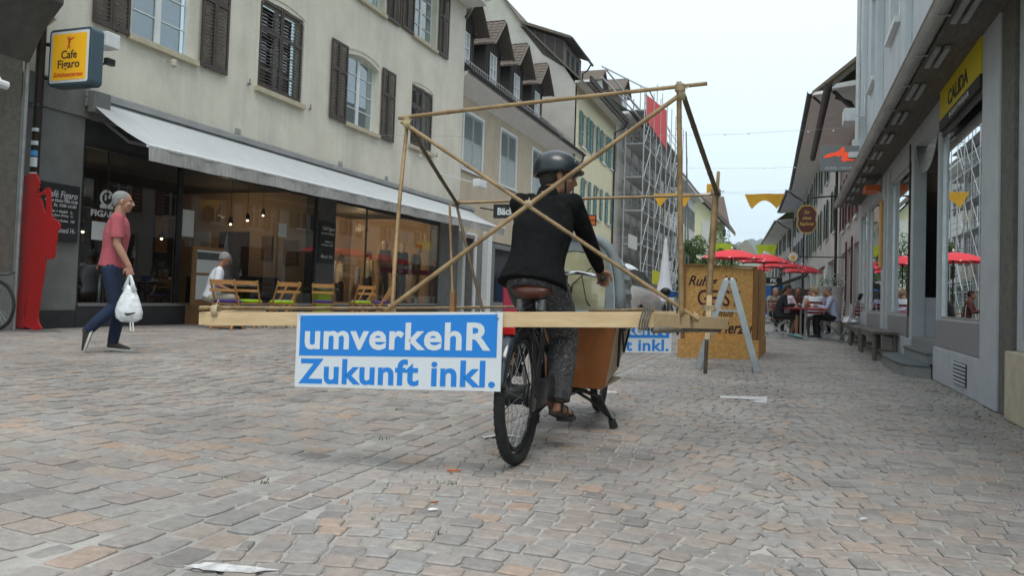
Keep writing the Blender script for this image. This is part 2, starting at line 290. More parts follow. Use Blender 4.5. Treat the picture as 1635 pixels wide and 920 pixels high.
def stone_mat(name,single):
    m=bpy.data.materials.new(name); m.use_nodes=True; t=m.node_tree; n=t.nodes; l=t.links; p=n['Principled BSDF']
    if single: g=n.new('ShaderNodeObjectInfo'); out=g.outputs['Random']
    else: g=n.new('ShaderNodeNewGeometry'); out=g.outputs['Random Per Island']
    r=n.new('ShaderNodeValToRGB'); r.color_ramp.interpolation='LINEAR'
    cs=[(0,(.158,.144,.134)),(.12,(.192,.180,.168)),(.30,(.222,.200,.183)),(.46,(.204,.197,.188)),(.60,(.234,.195,.170)),(.74,(.204,.175,.158)),(.86,(.230,.215,.196)),(.95,(.242,.199,.165)),(1,(.262,.193,.150))]
    e=r.color_ramp.elements; e[0].position=0; e[0].color=(*cs[0][1],1); e[1].position=1; e[1].color=(*cs[-1][1],1)
    for q,c in cs[1:-1]: x=e.new(q); x.color=(*c,1)
    l.new(out,r.inputs[0]); geo=n.new('ShaderNodeNewGeometry')
    a=n.new('ShaderNodeTexNoise'); a.inputs['Scale'].default_value=22; a.inputs['Detail'].default_value=8; a.inputs['Roughness'].default_value=.7; l.new(geo.outputs['Position'],a.inputs[0])
    b=n.new('ShaderNodeTexNoise'); b.inputs['Scale'].default_value=1.1; b.inputs['Detail'].default_value=8; l.new(geo.outputs['Position'],b.inputs[0])
    s1=n.new('ShaderNodeMapRange'); s1.inputs['From Min'].default_value=.3; s1.inputs['From Max'].default_value=.7; s1.inputs['To Min'].default_value=1.05; s1.inputs['To Max'].default_value=1.6; l.new(a.outputs[0],s1.inputs[0])
    s2=n.new('ShaderNodeMapRange'); s2.inputs['From Min'].default_value=.3; s2.inputs['From Max'].default_value=.7; s2.inputs['To Min'].default_value=.74; s2.inputs['To Max'].default_value=1.12; l.new(b.outputs[0],s2.inputs[0])
    k=n.new('ShaderNodeMath'); k.operation='MULTIPLY'; l.new(s1.outputs[0],k.inputs[0]); l.new(s2.outputs[0],k.inputs[1])
    v=n.new('ShaderNodeVectorMath'); v.operation='SCALE'; l.new(r.outputs[0],v.inputs[0]); l.new(k.outputs[0],v.inputs[3]); l.new(v.outputs[0],p.inputs['Base Color'])
    p.inputs['Roughness'].default_value=.68; f=n.new('ShaderNodeTexNoise'); f.inputs['Scale'].default_value=70; f.inputs['Detail'].default_value=6; l.new(geo.outputs['Position'],f.inputs[0])
    bu=n.new('ShaderNodeBump'); bu.inputs['Strength'].default_value=.55; bu.inputs['Distance'].default_value=.006; l.new(f.outputs[0],bu.inputs['Height']); l.new(bu.outputs[0],p.inputs['Normal']); M[name]=m
stone_mat('sett',False); stone_mat('sett_single',True)
def far_paving():
    m=bpy.data.materials.new('far_paving'); m.use_nodes=True; t=m.node_tree; n=t.nodes; l=t.links; p=n['Principled BSDF']; p.inputs['Roughness'].default_value=.7
    geo=n.new('ShaderNodeNewGeometry'); br=n.new('ShaderNodeTexBrick'); br.inputs['Scale'].default_value=1; br.inputs['Brick Width'].default_value=.125; br.inputs['Row Height'].default_value=.105; br.inputs['Mortar Size'].default_value=.008
    br.inputs['Color1'].default_value=(.25,.245,.24,1); br.inputs['Color2'].default_value=(.29,.27,.255,1); br.inputs['Mortar'].default_value=(.24,.235,.225,1)
    l.new(geo.outputs['Position'],br.inputs[0]); b=n.new('ShaderNodeTexNoise'); b.inputs['Scale'].default_value=1.5; b.inputs['Detail'].default_value=7; l.new(geo.outputs['Position'],b.inputs[0])
    s=n.new('ShaderNodeMapRange'); s.inputs['From Min'].default_value=.3; s.inputs['From Max'].default_value=.7; s.inputs['To Min'].default_value=.75; s.inputs['To Max'].default_value=1.25; l.new(b.outputs[0],s.inputs[0])
    v=n.new('ShaderNodeVectorMath'); v.operation='SCALE'; l.new(br.outputs[0],v.inputs[0]); l.new(s.outputs[0],v.inputs[3]); l.new(v.outputs[0],p.inputs['Base Color'])
    bu=n.new('ShaderNodeBump'); bu.inputs['Strength'].default_value=.5; bu.inputs['Distance'].default_value=.01; l.new(br.outputs[1],bu.inputs['Height']); bu.invert=True; l.new(bu.outputs[0],p.inputs['Normal']); M['far_paving']=m
far_paving()
mat('mortar',(.40,.38,.352),.9,c2=(.27,.255,.235),ns=3,b=.6,bs=60,wear=((.05,.05,.045),1.6,.8))
# ---------------------------------------------------------------- ground
def zg(x):
    t=max(0,min(1,(-x-3.2)/3.2)); return .085*t*t*(3-2*t)
XE=19.5   # cobbles modelled one by one up to this distance
g=MB(); xs=[-11.2+i*.4 for i in range(33)]+[1.9]; ys=[-3+i*.8 for i in range(22)]
def sheet(xs,ys,dz):
    m=MB(); base=m.add([(x,y,zg(x)+dz) for y in ys for x in xs]); k=len(xs)
    for j in range(len(ys)-1):
        for i in range(k-1): a=base+j*k+i; m.face((a,a+1,a+k+1,a+k))
    return m
ys=[-4,0,4,8,12,16,XE+.2]
street=struct(sheet(xs,ys,-.0075).build('street',['mortar']))
struct(sheet(xs+[2.6],[XE+.2,24,30,40,60,80,110,140],-.001).build('distant_street','far_paving'))
gm=MB(); gm.q((-900,-300,-.06),(900,-300,-.06),(900,2600,-.06),(-900,2600,-.06)); struct(gm.build('ground','grass'))
# stones: (centre, half sizes, angle)
stones=[]
def put(x,y,hx,hy,a): stones.append((x,y,hx,hy,a))
def inside(x,y): 
    if y<1.0 or y>XE or x>1.62 or x<-10.5: return False
    c=V((x,y,0))-C0; d=c.dot(FW)
    if d<.8: return False
    px=CX+FPX*c.dot(RT)/d; return -140<px<1780
# right field: segmental arcs
W=1.62; rp=.098; AT=.80; Rr=W/(2*math.sin(AT/2))
for k in range(-20,260):
    sk=rnd.uniform(-.035,.035)
    for c in range(0,2):
        xc=-1.62+W*.5+c*W; A0=-AT/2+(sk if c else 0); A1=AT/2+(0 if c else sk); ang=A0-rnd.uniform(0,.09)/Rr; dy_=rnd.uniform(-.004,.004)
        while ang<A1:
            w=rnd.uniform(.088,.125); mid=ang+w/Rr/2; lo=max(ang,A0); hi=min(ang+w/Rr,A1); ang+=w/Rr
            if (hi-lo)*Rr<.035: continue
            mid=(lo+hi)/2; x=xc+Rr*math.sin(mid); y=k*rp-Rr*(1-math.cos(mid))+dy_
            if inside(x,y): put(x,y+rnd.uniform(-.002,.002),(hi-lo)*Rr/2-.0045,rp/2-.0045,-mid+rnd.uniform(-.025,.025))
# gutter band (three courses running with the street)
for c,xb in enumerate((-1.70,-1.835,-1.97)):
    y=1.0+c*.07
    while y<XE:
        L_=rnd.uniform(.15,.21)
        if inside(xb,y): put(xb-.02*(y-2)*.6,y+L_/2,.0575,L_/2-.007,rnd.uniform(-.03,.03)+.012)
        y+=L_
# middle field
rowh=.128; a0=R(-7)
for j in range(-12,170):
    x=-8; off=rnd.uniform(0,.15)
    x=-5.62-off
    while x<-1.9:
        L_=rnd.uniform(.135,.185); xx=x+L_/2; yy=j*rowh+.9+(xx+4)*math.tan(a0)
        lim=-2.06-.012*(yy-2)
        if xx<lim-.03 and xx>-5.6 and inside(xx,yy): put(xx,yy,min(L_/2-.0055,(lim-xx)),rowh/2-.005,a0+rnd.uniform(-.03,.03))
        x+=L_
# left band and left field (rows across the pavement)
for c,xb in enumerate((-5.70,-5.84)):
    y=3.0+c*.08
    while y<XE:
        L_=rnd.uniform(.15,.2)
        if inside(xb,y): put(xb,y+L_/2,.058,L_/2-.007,rnd.uniform(-.03,.03))
        y+=L_
x=-6.0
while x>-10.45:
    y=3.5+rnd.uniform(0,.1)
    while y<XE:
        L_=rnd.uniform(.13,.17)
        if inside(x,y): put(x,y+L_/2,.062,L_/2-.005,rnd.uniform(-.03,.03))
        y+=L_
    x-=.137
def dcam(s): return (s[0])**2+(s[1])**2
def vis(s):
    c=V((s[0],s[1],0))-C0; d=c.dot(FW); px=CX+FPX*c.dot(RT)/d; py=PY-FPX*c.dot(UP)/d
    return 0<px<1635 and py<930
stones.sort(key=lambda s:(0 if vis(s) else 1e6)+dcam(s))
def stone_geo(m,s):
    x,y,hx,hy,a=s; z=zg(x)+rnd.uniform(-.0035,.0035); tx,ty=rnd.gauss(0,.010),rnd.gauss(0,.012); ca,sa=math.cos(a),math.sin(a); ins=.006
    cor=[(-hx,-hy),(0,-hy),(hx,-hy),(hx,0),(hx,hy),(0,hy),(-hx,hy),(-hx,0)]
    cor=[(px+rnd.uniform(-.005,.005),py+rnd.uniform(-.0045,.0045)) for px,py in cor]
    # knock the corners round
    for i in (0,2,4,6): cor[i]=(cor[i][0]*.93,cor[i][1]*.93)
    rg=[]
    for kk,(sh,dz) in enumerate(((0,-.03),(0,-.0045),(ins,0))):
        ring=[]
        for px,py in cor:
            l=math.hypot(px,py); f=(l-sh*1.1)/l; qx,qy=px*f,py*f
            ring.append((x+qx*ca-qy*sa,y+qx*sa+qy*ca,z+dz+(qx*tx+qy*ty)))
        rg.append(ring)
    n=m.add(rg[0]+rg[1]+rg[2])
    for r in range(2):
        for j in range(8): m.face((n+r*8+j,n+r*8+(j+1)%8,n+(r+1)*8+(j+1)%8,n+(r+1)*8+j))
    m.face([n+16+j for j in range(8)])
# the nearest 290 stones are objects of their own
for s in stones[:290]:
    m=MB(); stone_geo(m,s)
    me=m.mesh('cobblestone','sett_single',V((s[0],s[1],0))); o=bpy.data.objects.new('cobblestone',me); COL.objects.link(o); o.parent=street; o.location=(s[0],s[1],0)
m=MB()
for s in stones[290:]: stone_geo(m,s)
m.build('cobblestone_paving','sett',street,kind='stuff',fix=False)
# painted bay marks
pm=MB()
def mark(px,jx=1.6,jy=.7):
    e=[]
    for (xa,ya),(xb,yb) in zip(px,px[1:]+px[:1]):
        for i in range(6): t=i/6; e.append((xa+(xb-xa)*t+rnd.uniform(-jx,jx),ya+(yb-ya)*t+rnd.uniform(-jy,jy)))
    p=[onz(*q) for q in e]; pm.prism([(q.x,q.y,zg(q.x)+.0045) for q in p],(0,0,.0008))
mark([(1150,633),(1225,635),(1225,640),(1150,637)],.5,.12); mark([(1205,640),(1225,640),(1224,645),(1204,644)],.5,.12); mark([(292,907),(335,901),(446,913),(400,918),(330,914)]); mark([(768,699),(800,694),(832,698),(832,701),(800,697),(775,701)]); mark([(960,625),(985,626),(985,629),(960,628)])
pm.build('painted_marking','road_paint',street,kind=None)
# grass tufts, cigarette ends and scraps in the joints
tf=MB()
for px,py,nn in ((430,770,12),(375,765,5),(615,700,9),(718,772,14),(640,655,8),(365,600,8),(1210,650,6),(700,850,10),(610,830,8),(86,537,10)):
    c=onz(px,py)
    for i in range(nn):
        x,y=c.x+rnd.gauss(0,.035),c.y+rnd.gauss(0,.02); h=rnd.uniform(.008,.022); a=rnd.uniform(0,6.3); dx,dy=math.cos(a)*.004,math.sin(a)*.004; z=zg(x)-.006
        tf.q((x-dx,y-dy,z),(x+dx,y+dy,z),(x+rnd.uniform(-.01,.01),y+rnd.uniform(-.01,.01),z+h))
tag(tf.build('weed','leaf',None,fix=False),'small green weeds growing in the cobble joints','weeds',kind='stuff')
for (px,py,lab,l,mt_) in ((691,818,'white cigarette end lying on the cobbles below the big blue sign',.03,'white_plain'),(693,806,'cigarette butt with brown tip lying above the other one on the cobbles',.025,'label_tan'),(800,728,'pale wood splinter lying left of the rear wheel',.09,'rope'),(725,755,'orange scrap lying on the cobbles left of the rear wheel',.06,'shop_orange'),(1379,833,'small white paper scrap on the cobbles at lower right',.03,'paper')):
    c=onz(px,py); m=MB(); z=zg(c.x)+.004; m.tube([(c.x-l/2,c.y-.01,z+.004),(c.x,c.y+.002,z+.005),(c.x+l/2,c.y+.012,z+.004)],[.004,.005,.003],6)
    tag(m.build('litter',mt_,None,True),lab,'litter')
# ---------------------------------------------------------------- building helpers
def wallh(m,u0,u1,v0,v1,holes,depth=.2):
    us=sorted({u0,u1,*[h[0] for h in holes],*[h[1] for h in holes]}); vs=sorted({v0,v1,*[h[2] for h in holes],*[h[3] for h in holes]})
    us=[u for u in us if u0<=u<=u1]; vs=[v for v in vs if v0<=v<=v1]
    for a,b in zip(us,us[1:]):
        for c,d in zip(vs,vs[1:]):
            mu,mv=(a+b)/2,(c+d)/2
            if any(h[0]<mu<h[1] and h[2]<mv<h[3] for h in holes): continue
            m.q((a,0,c),(b,0,c),(b,0,d),(a,0,d))
    for a,b,c,d in holes:
        m.q((a,0,c),(a,depth,c),(a,depth,d),(a,0,d)); m.q((b,0,c),(b,0,d),(b,depth,d),(b,depth,c))
        m.q((a,0,d),(a,depth,d),(b,depth,d),(b,0,d)); m.q((a,0,c),(b,0,c),(b,depth,c),(a,depth,c))
    return m
_sl={}
def slatmesh(mt,T):
    key=(mt,tuple(round(x,3) for r in T.to_3x3() for x in r))
    if key not in _sl:
        m=MB(T.to_3x3().to_4x4()); t=R(38); h=.042; dy,dz=math.sin(t)*h/2,math.cos(t)*h/2; th=.004
        m.prism([(-.5,-dy-th,-dz),(.5,-dy-th,-dz),(.5,dy-th,dz),(-.5,dy-th,dz)],(0,.009,.003))
        _sl[key]=m.mesh('slat',mt)
    return _sl[key]
def shutter(T,par,u0,u1,v0,v1,mt,y=-.03,cols=1,mid=.62,single=False,th=.035,pitch=.05,solid=0.,arch=0,slats=True,tilt=0):
    """louvred shutter: stiles, rails and slats; y = outer-face offset from the wall"""
    m=MB(T); st=.05; w=(u1-u0); y0,y1=y-th,y
    cw=(w-.0*cols)/cols
    for c in range(cols):
        a,b=u0+c*cw+.004,u0+(c+1)*cw-.004
        m.bx(a,a+st,y0,y1,v0,v1); m.bx(b-st,b,y0,y1,v0,v1)
        m.bx(a+st,b-st,y0,y1,v0,v0+.09); m.bx(a+st,b-st,y0,y1,v1-.07,v1)
        vm=v0+(v1-v0)*mid; m.bx(a+st,b-st,y0,y1,vm-.04,vm+.04)
        if solid: m.bx(a+st,b-st,y0+.012,y1-.008,v0+.09,v0+(v1-v0)*solid)
    o=m.build('shutter',mt,par)
    for c in range(cols if slats else 0):
        a,b=u0+c*cw+.004+st,u0+(c+1)*cw-.004-st
        vm=v0+(v1-v0)*mid; segs=[(v0+.09,vm-.04),(vm+.04,v1-.07)]
        if solid: segs=[(max(s0,v0+(v1-v0)*solid),s1) for s0,s1 in segs if s1>v0+(v1-v0)*solid+.05]
        if single:
            me=slatmesh(mt,T); ex=T.to_3x3()@V((1,0,0)); sc=(abs(ex.x)*(b-a)+(1-abs(ex.x)),abs(ex.y)*(b-a)+(1-abs(ex.y)),1)
        mm=MB(T)
        for s0,s1 in segs:
            n=max(1,int((s1-s0)/pitch))
            for i in range(n):
                v=s0+(i+.5)*(s1-s0)/n
                if single:
                    inst(me,'slat',o,T@V(((a+b)/2,(y0+y1)/2,v)),sc=sc)
                else:
                    t=R(34); h=.042 if pitch<.06 else pitch*.86; dy,dz=math.sin(t)*h/2,math.cos(t)*h/2; ym=(y0+y1)/2
                    mm.q((a,ym-dy,v-dz),(b,ym-dy,v-dz),(b,ym+dy,v+dz),(a,ym+dy,v+dz))
        if not single and mm.v:
            s=mm.build('slat_set',mt,o,fix=False,kind='stuff')
    return o
def window(T,par,u0,u1,v0,v1,depth=.2,cols=2,rows=4,fm='white_paint',gm_='glass_house',sill='stone_pale',back='curtain',fw=.055,bar=.022,surround=None,arch=0,ajar=False,wallm=None,sp=.08,slim=False):
    m=MB(T); d0,d1=depth-.06,depth
    m.bx(u0,u0+fw,d0,d1,v0,v1); m.bx(u1-fw,u1,d0,d1,v0,v1); m.bx(u0+fw,u1-fw,d0,d1,v0,v0+fw); m.bx(u0+fw,u1-fw,d0,d1,v1-fw,v1)
    w=(u1-u0-2*fw)
    for c in range(1,cols): x=u0+fw+w*c/cols; m.bx(x-.035,x+.035,d0-.012,d1,v0+fw,v1-fw)
    f=m.build('window',fm,par)
    if surround:
        s=MB(T); q=.09
        s.bx(u0-q,u0-.002,-.014,.03,v0-.02,v1+(arch*.2)); s.bx(u1+.002,u1+q,-.014,.03,v0-.02,v1+arch*.2)
        n=8
        for i in range(n):
            a=-1+2*i/n; b=-1+2*(i+1)/n; uu=(u0+u1)/2; hw=(u1-u0)/2+q
            za=v1+arch*(1-a*a)-.02; zb=v1+arch*(1-b*b)-.02
            s.prism([(uu+a*hw,-.016,za),(uu+b*hw,-.016,zb),(uu+b*hw,-.016,zb+.1),(uu+a*hw,-.016,za+.1)],(0,.04,0))
        s.build('surround',surround,f)
    if arch and wallm:
        s=MB(T); n=8; uu=(u0+u1)/2; hw=(u1-u0)/2
        for i in range(n):
            a=-1+2*i/n; b=-1+2*(i+1)/n; za=v1-arch*a*a; zb=v1-arch*b*b
            s.prism([(uu+a*hw,.003,za),(uu+b*hw,.003,zb),(uu+b*hw,.003,v1+.001),(uu+a*hw,.003,v1+.001)],(0,depth-.065,0))
        s.build('arch_head',wallm,f)
    for c in range(cols):
        a=u0+fw+w*c/cols+(.035 if c else 0)+.001; b=u0+fw+w*(c+1)/cols-(.035 if c<cols-1 else 0)-.001
        pm_=MB(T); pm_.bx(a,b,d0+.022,d0+.026,v0+fw,v1-fw); pm_.build('pane',gm_,f,fix=False)
        if not slim:
            mb=MB(T); s_=.028
            mb.bx(a,a+s_,d0-.006,d0+.02,v0+fw,v1-fw); mb.bx(b-s_,b,d0-.006,d0+.02,v0+fw,v1-fw)
            mb.bx(a+s_,b-s_,d0-.006,d0+.02,v0+fw,v0+fw+s_); mb.bx(a+s_,b-s_,d0-.006,d0+.02,v1-fw-s_,v1-fw)
            for r in range(1,rows): z=v0+fw+(v1-v0-2*fw)*r/rows; mb.bx(a+s_,b-s_,d0-.003,d0+.018,z-bar/2,z+bar/2)
            mb.build('sash_bars',fm,f)
    k=MB(T); k.bx(u0+.01,u1-.01,d1+.12,d1+.14,v0+.02,v1-.02); k.build('curtain' if back=='curtain' else 'dark_backing',back,f)  # without a curtain, a flat dark sheet stands in for the unlit room
    if sill:
        s=MB(T); s.bx(u0-sp,u1+sp,-.09,.05,v0-.11,v0-.002); s.build('sill',sill,f,bev=.008)
    return f
def simple_window(T,par,u0,u1,v0,v1,gm_='car_glass',fm='white_paint',depth=.15,cols=2,rows=2,sill=None):
    m=MB(T); d0,d1=depth-.05,depth; fw=.06
    m.bx(u0,u0+fw,d0,d1,v0,v1); m.bx(u1-fw,u1,d0,d1,v0,v1); m.bx(u0+fw,u1-fw,d0,d1,v0,v0+fw); m.bx(u0+fw,u1-fw,d0,d1,v1-fw,v1)
    for c in range(1,cols): x=u0+(u1-u0)*c/cols; m.bx(x-.03,x+.03,d0-.01,d1,v0+fw,v1-fw)
    for r in range(1,rows): z=v0+(v1-v0)*r/rows; m.bx(u0+fw,u1-fw,d0-.005,d1-.01,z-.02,z+.02)
    f=m.build('window',fm,par); p=MB(T); p.q((u0+.02,d1-.02,v0+.02),(u1-.02,d1-.02,v0+.02),(u1-.02,d1-.02,v1-.02),(u0+.02,d1-.02,v1-.02)); p.build('pane',gm_,f,fix=False)
    if sill: s=MB(T); s.bx(u0-.07,u1+.07,-.07,.04,v0-.09,v0-.002); s.build('sill',sill,f)
    return f
def tiles(par,T,u0,u1,y0,z0,y1,z1,mt='roof_tile',row=.32,name='roof',wav=.012):
    """tiled slope from eave line (y0,z0) up to (y1,z1): overlapping courses of tiles"""
    m=MB(T); L_=math.hypot(y1-y0,z1-z0); n=max(1,int(L_/row)); dy,dz=(y1-y0)/L_,(z1-z0)/L_; ny,nz_=-dz*1.0,dy
    if nz_<0: ny,nz_=-ny,-nz_
    nu=max(1,int((u1-u0)/.19))
    for i in range(n):
        a=i*L_/n; b=min(L_,(i+1)*L_/n+.04)
        for j in range(nu):
            ua=u0+(u1-u0)*j/nu; ub=u0+(u1-u0)*(j+1)/nu-.008; k=rnd.uniform(.028,.045)
            m.q((ua,y0+dy*a+ny*k,z0+dz*a+nz_*k),(ub,y0+dy*a+ny*k,z0+dz*a+nz_*k),(ub,y0+dy*b+ny*.012,z0+dz*b+nz_*.012),(ua,y0+dy*b+ny*.012,z0+dz*b+nz_*.012))
            m.q((ua,y0+dy*a,z0+dz*a),(ub,y0+dy*a,z0+dz*a),(ub,y0+dy*a+ny*k,z0+dz*a+nz_*k),(ua,y0+dy*a+ny*k,z0+dz*a+nz_*k))
    m.q((u0,y0,z0),(u1,y0,z0),(u1,y1,z1),(u0,y1,z1))
    return m.build(name,mt,par,fix=False)
def gutter(T,par,u0,u1,y,z,r=.07,mt='metal_dark'):
    m=MB(T); n=8; rg=[]
    for u in (u0,u1):
        o=[(u,y+r*math.cos(math.pi+math.pi*i/n),z+r*math.sin(math.pi+math.pi*i/n)) for i in range(n+1)]; i_=[(u,y+(r-.012)*math.cos(math.pi+math.pi*(n-i)/n),z+(r-.012)*math.sin(math.pi+math.pi*(n-i)/n)) for i in range(n+1)]
        rg.append(o+i_)
    m.rings(rg); m.tube([(u0,y-r,z),(u1,y-r,z)],.012,6)
    return m.build('gutter',mt,par)
# ================================================================ CAFE BUILDING (left, near)
XL=-10.6; TL=frame((XL,0,0),(0,1,0))
B1=empty('cafe_building',(XL,16.5,0),'cream plastered house with brown shutters above the dark cafe shopfront','house')
U0,U1=8.4,24.6
W1=[(10.25,11.75,5.05,7.05,'open'),(13.62,15.22,5.05,7.0,'closed'),(17.15,18.75,5.08,6.95,'open'),(20.72,22.22,5.2,7.05,'closed')]
W2=[(10.3,11.8,8.45,10.4,'open'),(13.9,15.4,8.45,10.4,'open'),(17.3,18.9,8.45,10.4,'open'),(20.7,22.25,8.5,10.4,'open')]
m=MB(TL); wallh(m,U0,U1,3.55,10.75,[w[:4] for w in W1+W2],.22); m.q((U1,0,0),(U1,7,0),(U1,7,10.75),(U1,0,10.75)); m.q((U0,0,3.5),(U0,7,3.5),(U0,7,10.75),(U0,0,10.75))
m.build('wall','plaster_cream',B1,fix=False)
for i,(a,b,c,d,st) in enumerate(W1+W2):
    near=i<4
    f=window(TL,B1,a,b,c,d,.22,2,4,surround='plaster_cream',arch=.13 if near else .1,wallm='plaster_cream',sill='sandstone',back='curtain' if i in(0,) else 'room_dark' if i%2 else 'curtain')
    if st=='closed':
        for k in (0,1):
            w=(b-a-.06)/2; shutter(TL,B1,a+.03+k*w,a+.03+(k+1)*w-.006,c+.01,d-.02,'shutter_brown',y=.035,cols=1,mid=.66,single=near,pitch=.068)
    else:
        gl=0
        shutter(TL,B1,a-.08-.74,a-.08,c-.06,d+.02,'shutter_brown',y=-.035,cols=2,mid=.64,single=near,pitch=.068)
        shutter(TL,B1,b+.12,b+.12+.76,c-.06,d+.02,'shutter_brown',y=-.035,cols=2,mid=.64,single=near,pitch=.068)
    for uu in (a-.3,b+.3):
        h=MB(TL); h.tube([(uu,-.0,c-.02),(uu,-.06,c-.02),(uu,-.06,c+.07)],.010,6); h.tube([(uu-.05,-.05,c-.08),(uu+.05,-.05,c-.02)],.012,6); h.build('shutter_catch','metal_dark',B1)
m=MB(TL); m.bx(U0-.3,U1+.05,-.75,.3,10.72,10.95); m.build('eaves','soffit_white',B1); gutter(TL,B1,U0-.3,U1+.05,-.82,10.98,.08)
m=MB(TL); m.bx(U0,U1-.02,.3,.5,10.95,11.0); m.build('eaves_board','wood_dark',B1)
tiles(B1,TL,U0-.3,U1+.05,-.78,10.97,5.5,15.5,row=.5)
# ground floor: piers, lintel, plinth
m=MB(TL); m.bx(U0,9.42,-.03,.35,0,3.42); m.build('pier','concrete',B1,bev=.01); m=MB(TL); m.bx(23.05,24.58,-.03,.35,0,3.4); m.build('pier','concrete',B1,bev=.01)
m=MB(TL); m.bx(16.06,16.84,-.02,.3,.05,3.1); m.build('dark_pier','concrete_dark',B1,bev=.008)
m=MB(TL); m.bx(U0,U1-.02,-.06,.2,3.42,3.9); m.build('lintel_beam','concrete',B1,bev=.012)
m=MB(TL); m.bx(9.42,23.05,.0,.3,3.05,3.418); m.build('shopfront_fascia','plinth_dark',B1)
m=MB(TL); m.bx(U0,9.40,-.05,.1,.06,.36); m.bx(9.42,23.04,-.04,.28,.02,.42); m.build('plinth','plinth_dark',B1)
m=MB(TL); m.bx(9.44,23.0,-.05,.26,.421,.47); m.build('window_ledge','steel',B1)
m=MB(TL)
for (a,b) in ((9.42,11.6),(11.6,16.06),(16.84,23.05)):
    m.bx(a,a+.05,.0,.06,.47,3.05); m.bx(b-.05,b,.0,.06,.47,3.05); m.bx(a+.05,b-.05,.0,.06,2.98,3.05)
m.bx(18.42,18.45,.0,.04,.47,2.98); m.bx(9.95,9.97,.01,.04,.47,2.98)
m.build('shop_window_frame','metal_dark',B1)
for (a,b) in ((9.475,11.55),(11.65,16.01),(16.89,18.42),(18.45,23.0)):
    m=MB(TL); m.bx(a,b,.02,.03,.47,2.98); m.build('shop_window_pane','glass_shop',B1,fix=False)
# interior room
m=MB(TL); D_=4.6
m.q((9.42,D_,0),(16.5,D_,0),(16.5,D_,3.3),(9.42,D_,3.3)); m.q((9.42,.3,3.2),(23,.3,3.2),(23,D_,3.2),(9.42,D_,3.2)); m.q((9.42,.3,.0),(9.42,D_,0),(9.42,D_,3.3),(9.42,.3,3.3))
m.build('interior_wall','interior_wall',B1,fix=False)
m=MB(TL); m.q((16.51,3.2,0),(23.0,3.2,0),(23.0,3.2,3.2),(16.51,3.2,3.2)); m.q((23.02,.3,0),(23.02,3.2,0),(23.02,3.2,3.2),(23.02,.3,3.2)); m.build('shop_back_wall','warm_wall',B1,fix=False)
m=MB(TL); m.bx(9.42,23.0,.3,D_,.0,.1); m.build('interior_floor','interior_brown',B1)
m=MB(TL); m.bx(16.44,16.5,.35,D_,.1,3.2); m.build('partition','warm_wall',B1)
for a_,b_,c_,d_,mt_ in ((.75,1.15,1.4,2.0,'warm_wood'),(1.5,1.8,1.5,2.1,'warm_wood'),(2.2,3.1,.1,2.2,'dark_shelf'),(3.4,3.9,1.3,2.2,'paper')): m=MB(TL); m.bx(16.39,16.435,a_,b_,c_,d_); m.build('wall_picture' if c_>.5 else 'inner_door',mt_,B1)
m=MB(TL); m.bx(14.6,16.0,.9,1.5,.1,1.05); m.bx(15.2,16.3,2.2,2.7,.1,1.2); m.build('cafe_counter','dark_shelf',B1)
m=MB(TL)
for v in (.9,1.3,1.7): m.bx(17.0,19.6,2.75,3.15,v,v+.04)
m.bx(17.0,17.04,2.75,3.15,.1,1.75); m.bx(19.56,19.6,2.75,3.15,.1,1.75); m.bx(16.9,19.3,1.6,2.1,.1,1.1); m.build('shop_shelf','dark_shelf',B1)
rr=random.Random(5)
for i in range(26):
    u=17.2+rr.random()*5.6; z=1.25+.15*rr.random(); h=rr.uniform(.5,.85); y_=rr.uniform(2.2,3.0); c=('cloth_beige','cloth_black','cloth_khaki','cloth_brown','jeans','shirt_rose','cloth_lightblue')[rr.randrange(7)]
    m=MB(TL); m.rings([[(u+w*math.cos(a),y_+.07*k_*math.sin(a),zz) for a in [2*math.pi*q/10 for q in range(10)]] for w,k_,zz in ((.13,.8,z-h*.5),(.12,1,z),(.14,.9,z+.22),(.05,.5,z+.3))]); m.build('hanging_garment',c,B1)
for i in range(24):
    u=12.0+rr.random()*4.2; z=rr.choice((1.36,1.36,1.0)); m=MB(TL); m.lathe([(.03,z),(.035,z+.12),(.012,z+.17),(.012,z+.24)],8,(u if u<13.3 or u>14.4 else u-1.2,2.7 if u<14.3 else 2.1,0)); m.build('bottle',('warm_wood','room_dark','white_plain','ink_dark')[i%4],B1)
for u,v,w,h in ((11.0,1.5,.5,.7),(12.6,1.7,.7,.5),(15.4,1.6,.4,.9)): m=MB(TL); m.bx(u,u+w,4.2,4.25,v,v+h); m.build('wall_picture','warm_wood',B1)
m=MB(TL)
for i in range(5): m.bx(20.3+i*.06,20.33+i*.06,2.9,3.1,1.2,2.0)
m.bx(12.2,13.3,2.6,2.9,.1,1.35); m.bx(14.4,15.4,1.9,2.3,.1,1.0); m.build('counter','dark_shelf',B1)
lamps=[(395,352),(420,344),(462,342),(368,358),(585,370),(635,360),(655,374),(672,376),(205,316),(132,370),(258,381)]
lm=MB(); 
for i,(px,py) in enumerate(lamps):
    X=-11.5-.9*((i*7)%5)/4; c=onx(px,py,X); m=MB(); m.ell(c,.024,k=8,m=6); b=m.build('lamp_bulb','bulb',B1)
    q=MB(); q.lathe([(.02,.16),(.035,.13),(.06,.0),(.055,.0)],10,c+V((0,0,.01)),caps=False); q.tube([c+V((0,0,.15)),(c.x,c.y,3.19)],.006,5); q.build('lamp_holder','metal_dark',b)
def lamp(loc,e,r=.1,col=(1,.70,.42)):
    d=bpy.data.lights.new('shop_lamp','POINT'); d.energy=e; d.color=col; d.shadow_soft_size=r; o=bpy.data.objects.new('shop_lamp',d); COL.objects.link(o); o.location=loc; o.parent=None
lamp((-12.9,17.9,2.8),150,.12); lamp((-12.2,20.8,2.7),40,.12); lamp((-12.7,15.3,2.5),11,.1); lamp((-12.8,11.6,2.6),4,.1)
